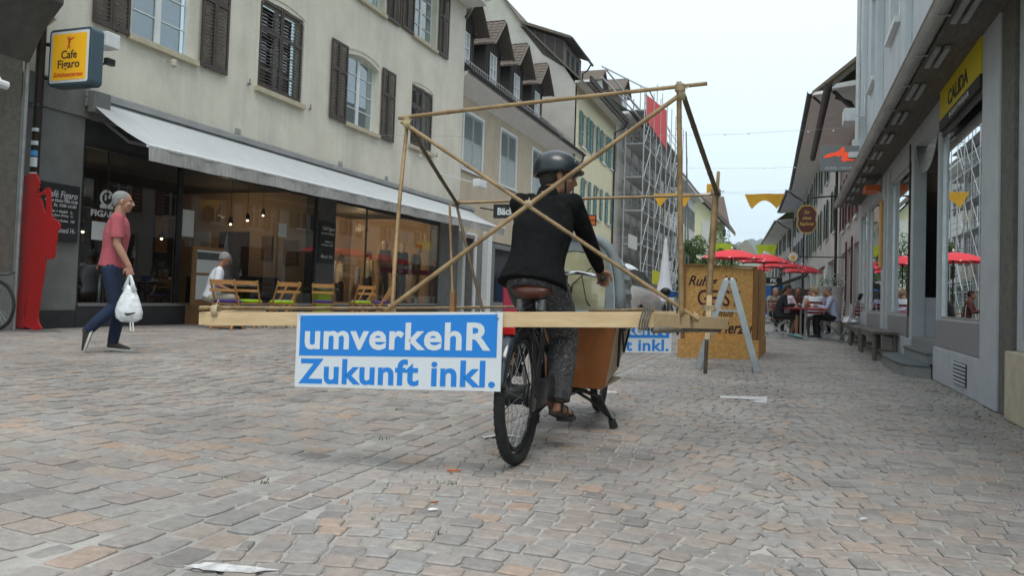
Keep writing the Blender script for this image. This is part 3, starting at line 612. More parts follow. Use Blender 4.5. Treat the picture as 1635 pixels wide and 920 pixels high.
# awning with valance
AW=empty('awning_assembly',(XL,9.4,3.8),'long off-white cloth awning over the cafe shopfront with a creased grey valance','awning')
n=24; a0,a1=9.30,25.3; XF=-9.2
def awp(u,t,zz=0):
    sag=math.sin(math.pi*t)*-.06; y=a0+.03+(a1-a0)*u
    return (XL+.12+(XF-XL-.12)*t, y, 3.72+(2.93+.012*(y-9.3)-3.72)*t+sag+.003*math.sin(u*40)*t+zz)
m=MB()
for i in range(n*3):
    for j in range(6):
        q=[awp((i+di)/(n*3),(j+dj)/6) for di,dj in ((0,0),(1,0),(1,1),(0,1))]; m.q(*q)
m.build('awning_cloth','awning_cloth',AW,smooth=True,fix=False)
m=MB(); N_=220
for i in range(N_):
    def vp(k,z): u=k/N_; x,y,zz=awp(u,1); return (x+.02+.010*math.sin(u*130)+.008*math.sin(u*61+1)*(z*2),y,zz-.02-z*(.225+.003*math.sin(u*90)))
    for z in range(3): m.q(vp(i,z/3),vp(i+1,z/3),vp(i+1,(z+1)/3),vp(i,(z+1)/3))
m.build('valance','awning_valance',AW,smooth=True,fix=False)
m=MB(); m.tube([V(awp(0,1))+V((.0,0,-.01)),V(awp(1,1))+V((0,0,-.01))],.032,10); m.build('front_bar','white_paint',AW)
m=MB(TL); m.bx(9.35,25.65,-.18,-.061,3.74,3.86); m.bx(9.35,25.65,-.14,-.062,3.6,3.73); m.build('awning_cassette','zinc',AW,bev=.01)
for y in (9.55,15.8,24.9):
    m=MB(); z=3.6; xf,yf,zf=awp((y-a0)/(a1-a0),1); m.tube([(XL+.08,y,3.5),(XL+.75,y+.05,3.05),(xf,y,zf-.02)],.025,8); m.build('awning_arm','steel',AW)
m=MB(TL); m.bx(9.3,9.62,-.32,-.185,3.48,3.82); m.build('motor_box','concrete',AW,bev=.01)
for u in (13.0,16.9,19.3): m=MB(TL); m.bx(u,u+.16,-.02,-.001,3.93,4.03); m.build('wall_plate','zinc',B1)
# door of the next house under the awning
# ---------------------------------------------------------------- rounded stone building on the far left
B0=empty('corner_house',(-10.25,5.5,0),'dark grey rough rendered house wall at the left edge of the photo','house')
T0=frame((-10.25,0,0),(0,1,0)); m=MB(T0); m.bx(-2,8.05,0,.6,.0,9.5); m.build('wall','rough_render',B0)
m=MB(T0); m.bx(-2,8.08,-.03,.0,.0,.9); m.build('base_course','concrete',B0,bev=.01)
m=MB(T0); pr=[(.0,3.9),(-.25,4.35),(-.6,4.7),(-.6,4.95),(-.55,5.1),(.0,5.1)]
m.prism([(-2,y,z) for y,z in pr],(10.15,0,0)); m.build('balcony_cornice','concrete_dark',B0,bev=.02)
m=MB(); m.tube([(-10.3,8.15,.1),(-10.3,8.15,4.1),(-10.22,8.22,4.4),(-10.0,8.3,4.6)],.035,8); m.build('conduit_pipe','zinc',B0)
m=MB(); p=onx(8,112,-9.9); q_=onx(22,127,-9.9); m.tube([(-9.7,p.y-2.5,p.z-.1),(-9.7,q_.y-.25,q_.z-.16)],.06,10); m.q((-10.2,p.y-2.5,p.z+.35),(-10.2,p.y-.05,p.z+.3),(-9.72,q_.y-.3,q_.z-.1),(-9.72,p.y-2.5,p.z-.1)); o=m.build('roller_end','white_paint',None,smooth=False)
tag(o,'end of a pale blue-white awning roller poking in at the left edge','awning')
DP=empty('downpipe',(-10.42,8.42,0),'black-brown downpipe covered in stickers between the grey house and the cafe','downpipe')
m=MB(); m.tube([(-10.38,8.42,.1),(-10.38,8.42,10.6)],.062,14); m.build('pipe','pipe_brown',DP,smooth=True)
for z in (1.1,3.35,5.6): m=MB(); m.tube([(-10.38,8.42,z),(-10.38,8.42,z+.05)],.072,14); m.tube([(-10.38,8.42,z+.02),(-10.6,8.42,z+.02)],.012,6); m.build('pipe_clamp','metal_dark',DP)
for i,(z,h,mt) in enumerate(((2.98,.05,'sticker'),(2.78,.06,'sticker'),(2.62,.08,'cloth_blue'),(2.46,.14,'sticker'),(2.32,.06,'chalk'))):
    m=MB(); m.rings([[(-10.38+.065*math.cos(a),8.42+.065*math.sin(a),zz) for a in [R(-110+i_*14) for i_ in range(8)]]+[(-10.38+.063*math.cos(a),8.42+.063*math.sin(a),zz) for a in [R(-110+i_*14) for i_ in reversed(range(8))]] for zz in (z,z+h)]); m.build('sticker',mt,DP)
# ---------------------------------------------------------------- BEIGE HOUSE with dormers
X2=-11.12; T2=frame((X2,0,0),(0,1,0)); B2=empty('beige_house',(X2,32.5,0),'beige house with grey-blue shutters and a row of four dark dormers','house')
k2=1.05
H2=[(25.95,27.8,5.42,7.45),(29.85,31.75,5.42,7.6),(34.1,35.9,5.42,7.6),(38.0,39.3,5.42,7.6)]
m=MB(T2); wallh(m,24.6,41.1,2.9,8.5,H2,.2); m.build('wall','plaster_beige',B2,fix=False)
for a,b,c,d in H2:
    s=MB(T2); s.bx(a-.12,a,-.03,.02,c-.05,d+.1); s.bx(b,b+.12,-.03,.02,c-.05,d+.1); s.bx(a,b,-.03,.02,d,d+.1); s.bx(a-.16,b+.16,-.08,.02,c-.13,c-.051); s.build('window_surround','white_paint',B2)
    w=(b-a)/2; s=MB(T2); s.bx(a+.01,b-.01,.06,.08,c+.01,d-.01); s.build('dark_backing','room_dark',B2)  # dark sheet behind the slats, shade in the gaps put into colour
    for k in (0,1): shutter(T2,B2,a+k*w+.01,a+(k+1)*w-.01,c,d,'shutter_greyblue',y=.03,cols=1,mid=.5,solid=.48,single=False,pitch=.09)
DOOR2=[(25.95,27.3,.12,3.0),(29.6,35.5,.5,2.7)]
m=MB(T2); wallh(m,24.6,41.1,.0,2.95,DOOR2,.35); m.build('ground_floor_wall','concrete',B2,fix=False)
m=MB(T2); m.bx(25.0,25.25,-.55,-.02,.08,3.0); m.bx(25.8,25.94,-.06,.0,.1,3.1); m.bx(27.31,27.5,-.06,0,.1,3.1); m.bx(25.94,27.31,-.06,0,3.0,3.1); m.build('door_surround','white_paint',B2)
m=MB(T2); m.bx(25.97,27.28,.3,.36,.12,2.98); m.build('door','interior_brown',B2)
m=MB(T2); m.bx(29.6,35.5,.3,.33,.5,2.7); m.build('shop_window_pane','car_glass',B2)
m=MB(T2); m.bx(28.2,28.6,-.25,.0,.1,3.25); m.build('pilaster','white_paint',B2,bev=.01)
m=MB(T2); m.prism([(24.66,0,8.0),(24.66,-.62,8.42),(24.66,-.62,8.52),(24.66,0,8.52)],(16.4,0,0)); m.build('soffit','soffit_white',B2)
gutter(T2,B2,24.66,41.1,-.70,8.56,.075)
m=MB(T2); m.bx(24.66,41.1,-.6,.0,8.53,8.72); m.build('eaves_band','wood_dark',B2)
tiles(B2,T2,24.66,41.1,-.62,8.66,5.0,13.6,row=.45)
# snow guard lattice
m=MB(T2)
for u in [24.8+i*.22 for i in range(74)]: m.beam((u,-.5,8.75),(u+.1,-.5,8.98),.012,.012); m.beam((u+.1,-.5,8.75),(u,-.5,8.98),.012,.012)
m.beam((24.8,-.5,8.98),(41,-.5,8.98),.02,.02); m.build('snow_guard','zinc',B2,kind='stuff')
for i,u in enumerate((25.55,28.35,31.2,34.1)):
    yf=-.12; hw=.82; z0,z1,zp=8.7,10.55,11.45
    if i==0: hw=.8
    m=MB(T2); m.bx(u-hw,u-hw+.06,yf,3,z0,z1); m.bx(u+hw-.06,u+hw,yf,3,z0,z1)
    wa=.36; 
    m.bx(u-hw+.06,u-wa,yf,yf+.05,z0,z1); m.bx(u+wa,u+hw-.06,yf,yf+.05,z0,z1); m.bx(u-wa,u+wa,yf,yf+.05,z0,z0+.12); m.bx(u-wa,u+wa,yf,yf+.05,z1-.32,z1)
    m.prism([(u-hw,yf,z1),(u+hw,yf,z1),(u,yf,zp)],(0,.05,0))
    for q in range(-3,4): m.bx(u+q*.23-.012,u+q*.23+.012,yf-.018,yf-.001,z0 if abs(q*.23)>wa else z1-.3,z1+max(0,(hw-abs(q*.23))/hw*(zp-z1))-.03)
    dm=m.build('dormer','wood_dark',B2)
    f=MB(T2); 
    f.bx(u-wa,u-wa+.05,yf-.03,yf+.04,z0+.12,z1-.32); f.bx(u+wa-.05,u+wa,yf-.03,yf+.04,z0+.12,z1-.32); f.bx(u-.03,u+.03,yf-.03,yf+.04,z0+.12,z1-.32)
    for z in (z0+.12,z0+.55,z0+.95,z1-.37): f.bx(u-wa,u+wa,yf-.028,yf+.038,z,z+.04)
    f.build('dormer_window','white_paint',dm)
    f=MB(T2); f.q((u-wa,yf+.02,z0+.1),(u+wa,yf+.02,z0+.1),(u+wa,yf+.02,z1-.3),(u-wa,yf+.02,z1-.3)); f.build('pane','curtain',dm,fix=False)
    r_=MB(T2); o_=.28; fy=yf-.45
    for sgn in (-1,1):
        x0,x1=u+sgn*(hw+o_),u; za,zb=z1-.22,zp+.08
        nrow=7; nt_=16
        for a in range(nrow):
            ta,tb=a/nrow,(a+1)/nrow+.03
            for b in range(nt_):
                y0_,y1_=fy+(3.6)*b/nt_,fy+3.6*(b+1)/nt_-.02; k=rnd.uniform(.035,.07)
                r_.q((x0+(x1-x0)*ta,y0_,za+(zb-za)*ta+k),(x0+(x1-x0)*ta,y1_,za+(zb-za)*ta+k),(x0+(x1-x0)*tb,y1_,za+(zb-za)*tb+.01),(x0+(x1-x0)*tb,y0_,za+(zb-za)*tb+.01))
                r_.q((x0+(x1-x0)*ta,y0_,za+(zb-za)*ta+k),(x0+(x1-x0)*ta,y1_,za+(zb-za)*ta+k),(x0+(x1-x0)*ta,y1_,za+(zb-za)*ta-.02),(x0+(x1-x0)*ta,y0_,za+(zb-za)*ta-.02))
        r_.q((x0,fy,za-.02),(x1,fy,zb-.04),(x1,fy+3.6,zb-.04),(x0,fy+3.6,za-.02))
    r_.build('dormer_roof','roof_tile',dm,fix=False)
    r_=MB(T2)
    for sgn in (-1,1): r_.beam((u+sgn*(hw+o_),fy-.02,z1-.26),(u,fy-.02,zp+.04),.035,.11,up=(0,1,0))
    r_.build('barge_board','wood_grey',dm)
    lp=MB(T2); lp.lathe([(.06,.0),(.06,.12),(.03,.16)],8,(u+hw-.2,yf-.12,z1-.32)); lp.build('dormer_lamp','metal_dark',dm)
m=MB(T2); m.tube([(40.9,-.70,8.5),(40.9,-.60,8.15),(40.9,-.1,8.0),(40.9,-.08,.1)],.05,8); m.build('downpipe','metal_dark',B2)
# ---------------------------------------------------------------- YELLOW HOUSE with teal shutters
T3=frame((XL,0,0),(0,1,0)); B3=empty('yellow_house',(XL,45,0),'pale yellow house with teal shutters and a tall bare gable wall','house')
Y3=39.4
H3=[(40.9,41.9,9.05,10.85),(43.3,44.3,9.05,10.85),(45.9,46.9,9.05,10.85),(48.3,49.2,9.05,10.85),(41.6,42.6,5.5,7.35),(44.6,45.6,5.5,7.35),(47.7,48.7,5.5,7.35)]
m=MB(T3); wallh(m,Y3,49.6,.0,12.2,H3+[(41.0,48.5,.6,3.0)],.2); m.build('wall','plaster_yellow',B3,fix=False)
for i,(a,b,c,d) in enumerate(H3):
    simple_window(T3,B3,a,b,c,d,sill='white_paint'); 
    shutter(T3,B3,b+.05,b+.58,c,d,'shutter_teal',y=-.05,pitch=.11,mid=.5); shutter(T3,B3,a-.58,a-.05,c,d,'shutter_teal',y=-.05,pitch=.11,mid=.5)
m=MB(T3); m.bx(41.0,48.5,.18,.2,.6,3.0); m.build('shop_window_pane','car_glass',B3)
gp=[ony(918,240,Y3),ony(917,135,Y3),ony(897,100,Y3),ony(833,38,Y3),ony(803,-5,Y3),ony(700,-110,Y3)]
m=MB(); poly=[(XL,Y3-.01,.0),(XL,Y3-.01,gp[1].z)]+[(p.x,Y3-.01,p.z) for p in gp[2:]]+[(-24,Y3-.01,gp[-1].z),(-24,Y3-.01,.0)]
m.prism(poly,(0,.3,0)); m.build('gable_wall','plaster_grey',B3)
sl=[(p.x,p.z) for p in gp[2:]]
m=MB()
for (xa,za),(xb,zb) in zip([(XL+.75,gp[1].z-.25)]+sl,sl): m.q((xa,Y3-.12,za+.12),(xa,49.7,za+.12),(xb,49.7,zb+.12),(xb,Y3-.12,zb+.12)); m.q((xa,Y3-.12,za),(xa,Y3-.12,za+.12),(xb,Y3-.12,zb+.12),(xb,Y3-.12,zb))
m.build('roof','roof_tile',B3,fix=False)
m=MB(T3); m.bx(Y3,49.7,-.75,.05,12.1,12.22); m.build('soffit','soffit_white',B3); m=MB(T3); m.bx(Y3-.02,49.7,-.85,-.75,12.1,12.4); m.build('fascia_board','wood_dark',B3)
# hoist dormer of dark boards
a=ony(836,40,Y3); b=ony(900,63,Y3); c=ony(899,106,Y3)
m=MB(); m.prism([(a.x-.2,Y3-.03,a.z),(b.x,Y3-.03,b.z),(c.x,Y3-.03,c.z),((a.x+c.x)/2,Y3-.03,(a.z+c.z)/2-.45)],(0,.2,0)); hd=m.build('hoist_dormer','wood_dark',B3)
m=MB(); 
for t in (.3,.55,.8): x=a.x+(b.x-a.x)*t; m.bx(x-.015,x+.015,Y3-.06,Y3-.031,c.z+(a.z-c.z)*(1-t)*.95,a.z+(b.z-a.z)*t-.03)
m.build('board_joint','wood_grey',hd)
m=MB(); zf=b.z-.05; xf=b.x+.05; m.bx(xf-.1,xf,Y3,43.0,c.z-.5,zf); m.build('dormer_front','wood_grey',hd)
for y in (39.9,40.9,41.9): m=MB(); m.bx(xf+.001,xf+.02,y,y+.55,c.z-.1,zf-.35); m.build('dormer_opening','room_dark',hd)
m=MB(); m.prism([(a.x-.1,Y3-.25,a.z+.06),(b.x+.45,Y3-.25,b.z-.02),(b.x+.45,Y3-.25,b.z+.12),(a.x-.1,Y3-.25,a.z+.22)],(0,4.3,0)); m.build('dormer_roof','roof_tile',hd)
m=MB(); m.tube([(b.x+.5,Y3-.2,b.z),(b.x+.5,43.9,b.z-.1)],.07,8); m.tube([(b.x+.5,43.6,b.z-.1),(b.x+.3,43.5,b.z-.5),(b.x+.05,43.4,b.z-.7),(b.x+.05,43.4,b.z-1.6)],.045,8); m.build('dormer_gutter','metal_dark',hd)
m=MB(T3); m.tube([(49.35,-.8,12.1),(49.3,-.7,11.8),(49.2,-.08,11.5),(49.2,-.08,.1)],.06,8); m.build('downpipe','pipe_brown',B3)
def dormer(par,T,u,y,z,hw,h,g,mt='wood_grey',dp=3.0):
    m=MB(T); m.bx(u-hw,u+hw,y,y+dp,z,z+h); m.prism([(u-hw,y,z+h),(u+hw,y,z+h),(u,y,z+h+g)],(0,dp,0)); d=m.build('dormer',mt,par)
    f=MB(T); f.bx(u-hw*.55,u+hw*.55,y-.03,y-.002,z+.2,z+h-.1); f.build('dormer_window','white_paint',d); f=MB(T); f.bx(u-hw*.45,u-.04,y-.04,y-.031,z+.28,z+h-.18); f.bx(u+.04,u+hw*.45,y-.04,y-.031,z+.28,z+h-.18); f.build('pane','car_glass',d)
    r_=MB(T); o_=.25
    for s in (-1,1): r_.prism([(u+s*(hw+o_),y-.3,z+h-.12),(u,y-.3,z+h+g+.05),(u,y-.3,z+h+g+.17),(u+s*(hw+o_),y-.3,z+h)],(0,dp+.3,0))
    r_.build('dormer_roof','roof_tile',d)
p=onx(985,160,-11.4); dormer(B3,T3,46.3,.3,12.5,.8,1.4,.7,'plaster_white')
# ---------------------------------------------------------------- SCAFFOLDED HOUSE
T4=frame((XL,0,0),(0,1,0)); B4=empty('scaffolded_house',(XL,59,0),'grey unplastered house standing behind the tall scaffold','house')
H4=[(u,u+1.1,z,z+1.9) for u in (52,55,58,61,64,67) for z in (3.6,7.0,10.0)]
m=MB(T4); wallh(m,49.8,69.5,.0,12.9,H4+[(51,60,.4,2.8)],.25); m.build('wall','plaster_grey',B4,fix=False)
for h in H4: simple_window(T4,B4,*h)
m=MB(T4); m.bx(51,60,.2,.22,.4,2.8); m.build('shop_window_pane','car_glass',B4)
m=MB(T4); m.bx(49.8,69.5,-.8,.05,12.85,13.0); m.build('soffit','soffit_white',B4); tiles(B4,T4,49.8,69.5,-.85,13.0,5,17,row=.8)
dormer(B4,T4,53.0,.2,13.5,1.1,1.5,.9); dormer(B4,T4,62,.2,13.5,1.1,1.5,.9)
SF=empty('scaffold',(-9.5,60,0),'grey tube scaffold with ladders and plank decks in front of the grey house','scaffold')
ys=[50.5+i*2.5 for i in range(9)]; xa,xb=-10.1,-8.9
for y in ys:
    for x in (xa,xb):
        m=MB(); m.tube([(x,y,0),(x,y,16.2 if y>54 else 14.6)],.04,6); m.build('standard','scaffold',SF)
for z in (2.2,4.4,6.6,8.8,11.0,13.2):
    for y0,y1 in zip(ys,ys[1:]):
        m=MB(); m.bx(xa,xb,y0+.05,y1-.05,z-.06,z); m.build('deck','scaffold_deck',SF)
    m=MB()
    for x in (xa,xb):
        for dz in (.5,1.0): m.tube([(x,ys[0],z+dz),(x,ys[-1],z+dz)],.028,5)
    for y in ys: m.tube([(xa,y,z),(xb,y,z)],.03,5)
    m.build('guard_rails','scaffold',SF)
m=MB()
for i in range(0,8,2):
    for z in (0,2.2,4.4,6.6,8.8,11.0): m.tube([(xb+.05,ys[i],z),(xb+.05,ys[i+1],z+2.2)],.025,5)
m.build('brace','scaffold',SF)
# ladder tower and long sloping tubes
for i,z in enumerate((0,2.2,4.4,6.6,8.8,11.0)):
    m=MB(); y0,y1=(62,64) if i%2 else (64,62)
    for dx in (0,.4): m.tube([(xb+.3+dx,y0,z),(xb+.3+dx,y1,z+2.2)],.03,5)
    for k in range(9): t=(k+.5)/9; m.tube([(xb+.3,y0+(y1-y0)*t,z+2.2*t),(xb+.7,y0+(y1-y0)*t,z+2.2*t)],.02,5)
    m.build('ladder','aluminium',SF)
m=MB(); m.tube([(XL+.9,41.5,13.5),(xb,52,14.9),(xb,62,14.2)],.05,6); m.tube([(XL+.9,41.5,12.9),(xb,56,12.6)],.05,6); m.tube([(XL+.9,42.5,13.6),(xb,58,13.0)],.05,6); m.tube([(xb+.8,70,4),(xb+.8,66,15)],.06,6); m.tube([(xb+.5,70,1),(xb+.8,67,13)],.06,6); m.build('sloping_tube','aluminium',SF)
nt0=[onx(1031,150,-8.85),onx(1064,176,-8.85),onx(1063,237,-8.85),onx(1031,190,-8.85)]
m=MB(); m.prism([tuple(p) for p in nt0],(.02,0,0)); rn=m.build('safety_net','red_net',SF)
m=MB()
for t in (0,.33,.66,1): a=nt0[0].lerp(nt0[1],t); b=nt0[3].lerp(nt0[2],t); m.tube([a+V((.05,0,.5)),b+V((.05,0,-.5))],.03,5)
m.build('net_post','scaffold',rn)
for (px0,py0,px1,py1,mt,nm,lb) in ((1004,373,1017,400,'paper','hanging_sheet','white plastic sheet hanging from a lower scaffold deck'),(1042,431,1053,455,'yellow_board','board','yellow-green board standing at the foot of the scaffold')):
    p,q=onx(px0,py0,-8.6),onx(px1,py1,-8.6); m=MB(); m.bx(-8.62,-8.6,p.y,q.y,q.z,p.z); tag(m.build(nm,mt,None),lb,'sheet' if mt=='paper' else 'board')
# ---------------------------------------------------------------- WHITE HOUSE with dark shutters and the gabled house beyond
T5=frame((XL,0,0),(0,1,0)); B5=empty('white_house',(XL,83,0),'white house with rows of dark shutters beyond the scaffold','house')
H5=[(u,u+1.3,z,z+2.3) for u in (72,76.5,81,85.5,90,94) for z in (5.0,9.2)]
m=MB(T5); wallh(m,69.6,97,.0,13,H5+[(71,95,.3,3.2)],.25); m.build('wall','plaster_white',B5,fix=False)
for h in H5:
    simple_window(T5,B5,*h)
    shutter(T5,B5,h[0]-.85,h[0]-.05,h[2],h[3],'shutter_dark',y=-.06,pitch=.3,mid=.5); shutter(T5,B5,h[1]+.05,h[1]+.85,h[2],h[3],'shutter_dark',y=-.06,pitch=.3,mid=.5)
m=MB(T5); m.bx(71,95,.2,.22,.3,3.2); m.build('shop_window_pane','car_glass',B5)
m=MB(T5); m.bx(69.7,75,-.03,-.001,8.0,9.6); m.bx(69.7,75,-.03,-.001,3.3,5.0); m.build('apricot_panel','plaster_beige',B5)
m=MB(T5); m.prism([(69.6,-1.0,13.0),(69.6,-1.0,13.3),(69.6,6,18.3),(69.6,6,13)],(27.4,0,0)); m.build('roof','roof_tile',B5)
m=MB(T5); m.bx(69.6,97,-.98,-.0,12.85,12.995); m.build('soffit','soffit_white',B5)
B6=empty('gabled_house',(-9,108,0),'pale yellow and white gabled house where the street narrows','house')
a=ony(1104,330,105); b=ony(1120,322,105); c=ony(1142,348,105); d=ony(1165,350,105)
m=MB(); m.bx(a.x-4,c.x,105,118,0,c.z); m.prism([(a.x-4,105,c.z),(c.x,105,c.z),(b.x-1,105,b.z+1.0)],(0,13,0)); m.build('wall','plaster_yellow',B6)
m=MB(); m.bx(c.x-1.7,c.x+.05,104.8,105.2,0,c.z-.3); m.build('corner_pilaster','plaster_white',B6)
m=MB(); 
for s,x in ((1,c.x+1.8),(-1,a.x-5)): m.prism([(x,104,c.z-1.3 if s>0 else c.z-2),(b.x-1,104,b.z+1.3),(b.x-1,104,b.z+1.9),(x,104,c.z-.7 if s>0 else c.z-1.4)],(0,14.5,0))
m.build('roof','roof_tile',B6)
# tower
TWR=empty('stone_tower',(-13,165,0),'rubble stone tower with a steep hipped roof at the end of the street','tower')
Yt=165; l=ony(1136,350,Yt); r_=ony(1156,350,Yt); e=ony(1163,352,Yt); tp=ony(1147,318,Yt); w=(r_.x-l.x)
m=MB(); m.bx(l.x-1.5,r_.x,Yt,Yt+w+1,0,l.z); m.build('wall','tower_stone',TWR)
m=MB(); x0,x1=l.x-2.5,e.x; y0,y1=Yt-1,Yt+w+2; zt=ony(1147,312,Yt).z; zb=e.z-.4; cx,cy=(x0+x1)/2,(y0+y1)/2
n_=m.add([(x0,y0,zb),(x1,y0,zb),(x1,y1,zb),(x0,y1,zb),(cx-2.2,cy,zt),(cx+1.8,cy,zt)])
for f in ((0,1,5,4),(1,2,5),(2,3,4,5),(3,0,4),(0,3,2,1)): m.face([n_+i for i in f])
m.build('roof','tower_roof',TWR)
for (x,z) in ((l.x+.5,l.z-3.5),(l.x+2.2,l.z-3.5),(l.x+1.3,l.z-7)): m=MB(); m.bx(x,x+.7,Yt-.06,Yt+.2,z,z+1.4); m.build('window','room_dark',TWR)
HR=empty('hipped_barn',(-6,190,0),'low dark hip roof of a building beyond the parasols','house')
Yh=150; p=[ony(1188,382,Yh),ony(1166,410,Yh),ony(1210,404,Yh)]
m=MB(); n_=m.add([(p[1].x-2,Yh,p[2].z-1.5),(p[2].x+1,Yh,p[2].z-1.5),(p[2].x+1,Yh+12,p[2].z-1.5),(p[1].x-2,Yh+12,p[2].z-1.5),(p[0].x,Yh+5,p[0].z+.3),(p[0].x+.4,Yh+8,p[0].z+.3)])
for f in ((0,1,4),(1,2,5,4),(2,3,5),(3,0,4,5),(3,2,1,0)): m.face([n_+i for i in f])
m.build('roof','wood_grey',HR); m=MB(); m.bx(p[1].x-1,p[2].x+.3,Yh+.6,Yh+11,0,p[2].z-1.4); m.build('wall','plaster_white',HR)
# hills
def hill(name,mt,Y,pts,dpt,amp,seed):
    rr=random.Random(seed); m=MB(); n=120; x0,x1=pts[0][0],pts[-1][0]; rows=6
    def hz(x):
        for (a,za),(b,zb) in zip(pts,pts[1:]):
            if a<=x<=b: t=(x-a)/(b-a); return za+(zb-za)*t
        return pts[-1][1]
    base=len(m.v); jit=[rr.uniform(-1,1)*amp for _ in range(n+1)]
    for j in range(rows+1):
        t=j/rows
        for i in range(n+1): x=x0+(x1-x0)*i/n; m.add([(x,Y+dpt*t,-.3+(hz(x)+jit[i])*math.sin(t*math.pi/2))])
    for j in range(rows):
        for i in range(n): a=base+j*(n+1)+i; m.face((a,a+1,a+n+2,a+n+1))
    return struct(m.build(name,mt,smooth=False))
def hp(px,py,Y): p=ony(px,py,Y); return (p.x,p.z)
hill('far_hill','hill_far',1500,[hp(700,380,1900),hp(1000,385,1900),hp(1150,392,1900),hp(1200,385,1900),hp(1240,384,1900),hp(1300,388,1900),hp(1500,380,1900)],400,6,3)
hill('near_hill','hill_near',230,[hp(900,350,300),hp(1080,372,300),hp(1120,376,300),hp(1160,386,300),hp(1190,400,300),hp(1215,412,300),hp(1300,430,300)],70,1.0,4)
# trees
def tree(x,y,h,rw,n,mt,label,seed,ls=.16,group=None,lo=.25):
    rr=random.Random(seed); t=empty('tree',(x,y,0),label,'tree',group)
    m=MB(); m.tube([(x,y,0),(x+.05*h*.1,y,h*.35),(x,y,h*.8)],[.05*h*.35,.035*h*.35,.012*h*.35],8)
    for i in range(7): a=rr.uniform(0,6.3); z=h*rr.uniform(.3,.7); L_=rw*rr.uniform(.5,.9); m.tube([(x,y,z),(x+math.cos(a)*L_*.5,y+math.sin(a)*L_*.5,z+h*.08),(x+math.cos(a)*L_,y+math.sin(a)*L_,z+h*.12)],[.02*h*.2,.014*h*.2,.005*h*.2],5)
    m.build('trunk','bark',t)
    cl=[]
    for i in range(26):
        z=rr.uniform(lo,.97); w=rw*math.sqrt(max(.03,1-((z-.55)/.5)**2)); a=rr.uniform(0,6.3); r=w*math.sqrt(rr.random())*.85
        cl.append((x+math.cos(a)*r,y+math.sin(a)*r,h*z,rw*rr.uniform(.22,.42)))
    m=MB()
    for i in range(n):
        c=cl[rr.randrange(len(cl))]; d=V((rr.gauss(0,1),rr.gauss(0,1),rr.gauss(0,.8))).normalized()*c[3]*rr.uniform(.55,1.05); p=V(c[:3])+d
        e=Euler((rr.uniform(-1.2,1.2),rr.uniform(-1.2,1.2),rr.uniform(0,6.3))).to_matrix(); s=ls*rr.uniform(.6,1.3)
        m.q(*[p+e@V(q) for q in ((-s*.5,0,0),(0,-s*.35,.1*s),(s*.6,0,0),(0,s*.35,.1*s))])
    m.build('crown',mt,t,fix=False); return t
for i,(px,py,Y,tw,mt,lab) in enumerate(((1112,382,60,1.3,'leaf_pale','pale young tree rising behind the left end of the plywood box'),(1132,376,85,3.2,'leaf','taller green tree under the stone tower behind the plywood box'))):
    p=ony(px,py,Y); tree(p.x,Y,p.z,tw,5200,mt,lab,20+i,ls=.22 if i else .17,lo=.1)
p=ony(1150,398,120); tree(p.x,120,p.z,3.5,3500,'leaf','round green tree just right of the slanting bamboo pole below the tower',31,ls=.35,lo=.1)
p=ony(1100,405,75); tree(p.x,75,p.z,1.6,3500,'leaf_dark','dark green bush right of the main bamboo post',33,ls=.25,lo=.05)
# ================================================================ RIGHT SIDE
XR=1.675; TR=frame((XR,0,0),(0,-1,0))   # u = -y
A1=empty('grey_shop_house',(XR,12,0),'grey-blue shop house on the right with deep canopy and big mirroring windows','house')
wins=[(-10.24,-7.96,.71,2.93),(-14.75,-12.45,.72,2.95),(-18.5,-15.75,.72,2.95),(-20.2,-19.0,.72,2.95)]
m=MB(TR); wallh(m,-20.9,-7.34,.0,3.32,wins+[(-12.2,-10.36,.0,3.1)],.16); m.build('ground_floor_wall','paint_grey',A1,fix=False)
for q in ((-10.3,-8.0,.40),(-14.75,-12.45,.42),(-18.5,-15.75,.42)): m=MB(TR); m.bx(q[0],q[1],-.012,-.001,q[2],.70); m.build('apron_panel','paint_grey_panel',A1)
m=MB(TR); m.bx(-10.34,-7.36,-.03,.0,.0,.385); m.bx(-20.9,-12.22,-.03,0,0,.40); m.build('plinth','paint_grey',A1,bev=.006)
for a,b,c,d in wins: m=MB(TR); m.bx(a,a+.035,.03,.1,c,d); m.bx(b-.035,b,.03,.1,c,d); m.bx(a+.035,b-.035,.03,.1,c,c+.03); m.bx(a+.035,b-.035,.03,.1,d-.04,d); m.build('window_frame','aluminium',A1)
for a,b,c,d in wins:
    m=MB(TR); m.bx(a+.03,b-.03,.05,.06,c+.02,d-.02); m.build('window_pane','glass_mirror',A1,fix=False)
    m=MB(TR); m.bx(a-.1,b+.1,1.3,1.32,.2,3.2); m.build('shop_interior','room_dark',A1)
m=MB(TR); m.bx(-7.92,-7.34,-.05,.3,.0,3.3); m.build('pillar','paint_grey',A1,bev=.01)
m=MB(TR); m.bx(-15.72,-15.25,-.04,.2,.4,3.2); m.bx(-15.0,-14.78,-.04,.2,.4,3.2); m.build('pillar','paint_grey',A1,bev=.01)
# ventilation grille
vg=MB(TR); vg.bx(-9.12,-8.5,-.036,-.031,.08,.30); g_=vg.build('vent_grille','room_dark',A1)
for i in range(6): m=MB(TR); z=.085+i*.037; m.prism([(-9.1,-.038,z),(-9.1,-.052,z+.004),(-9.1,-.052,z+.02),(-9.1,-.038,z+.024)],(.58,0,0)); m.build('grille_slat','paint_grey',g_)
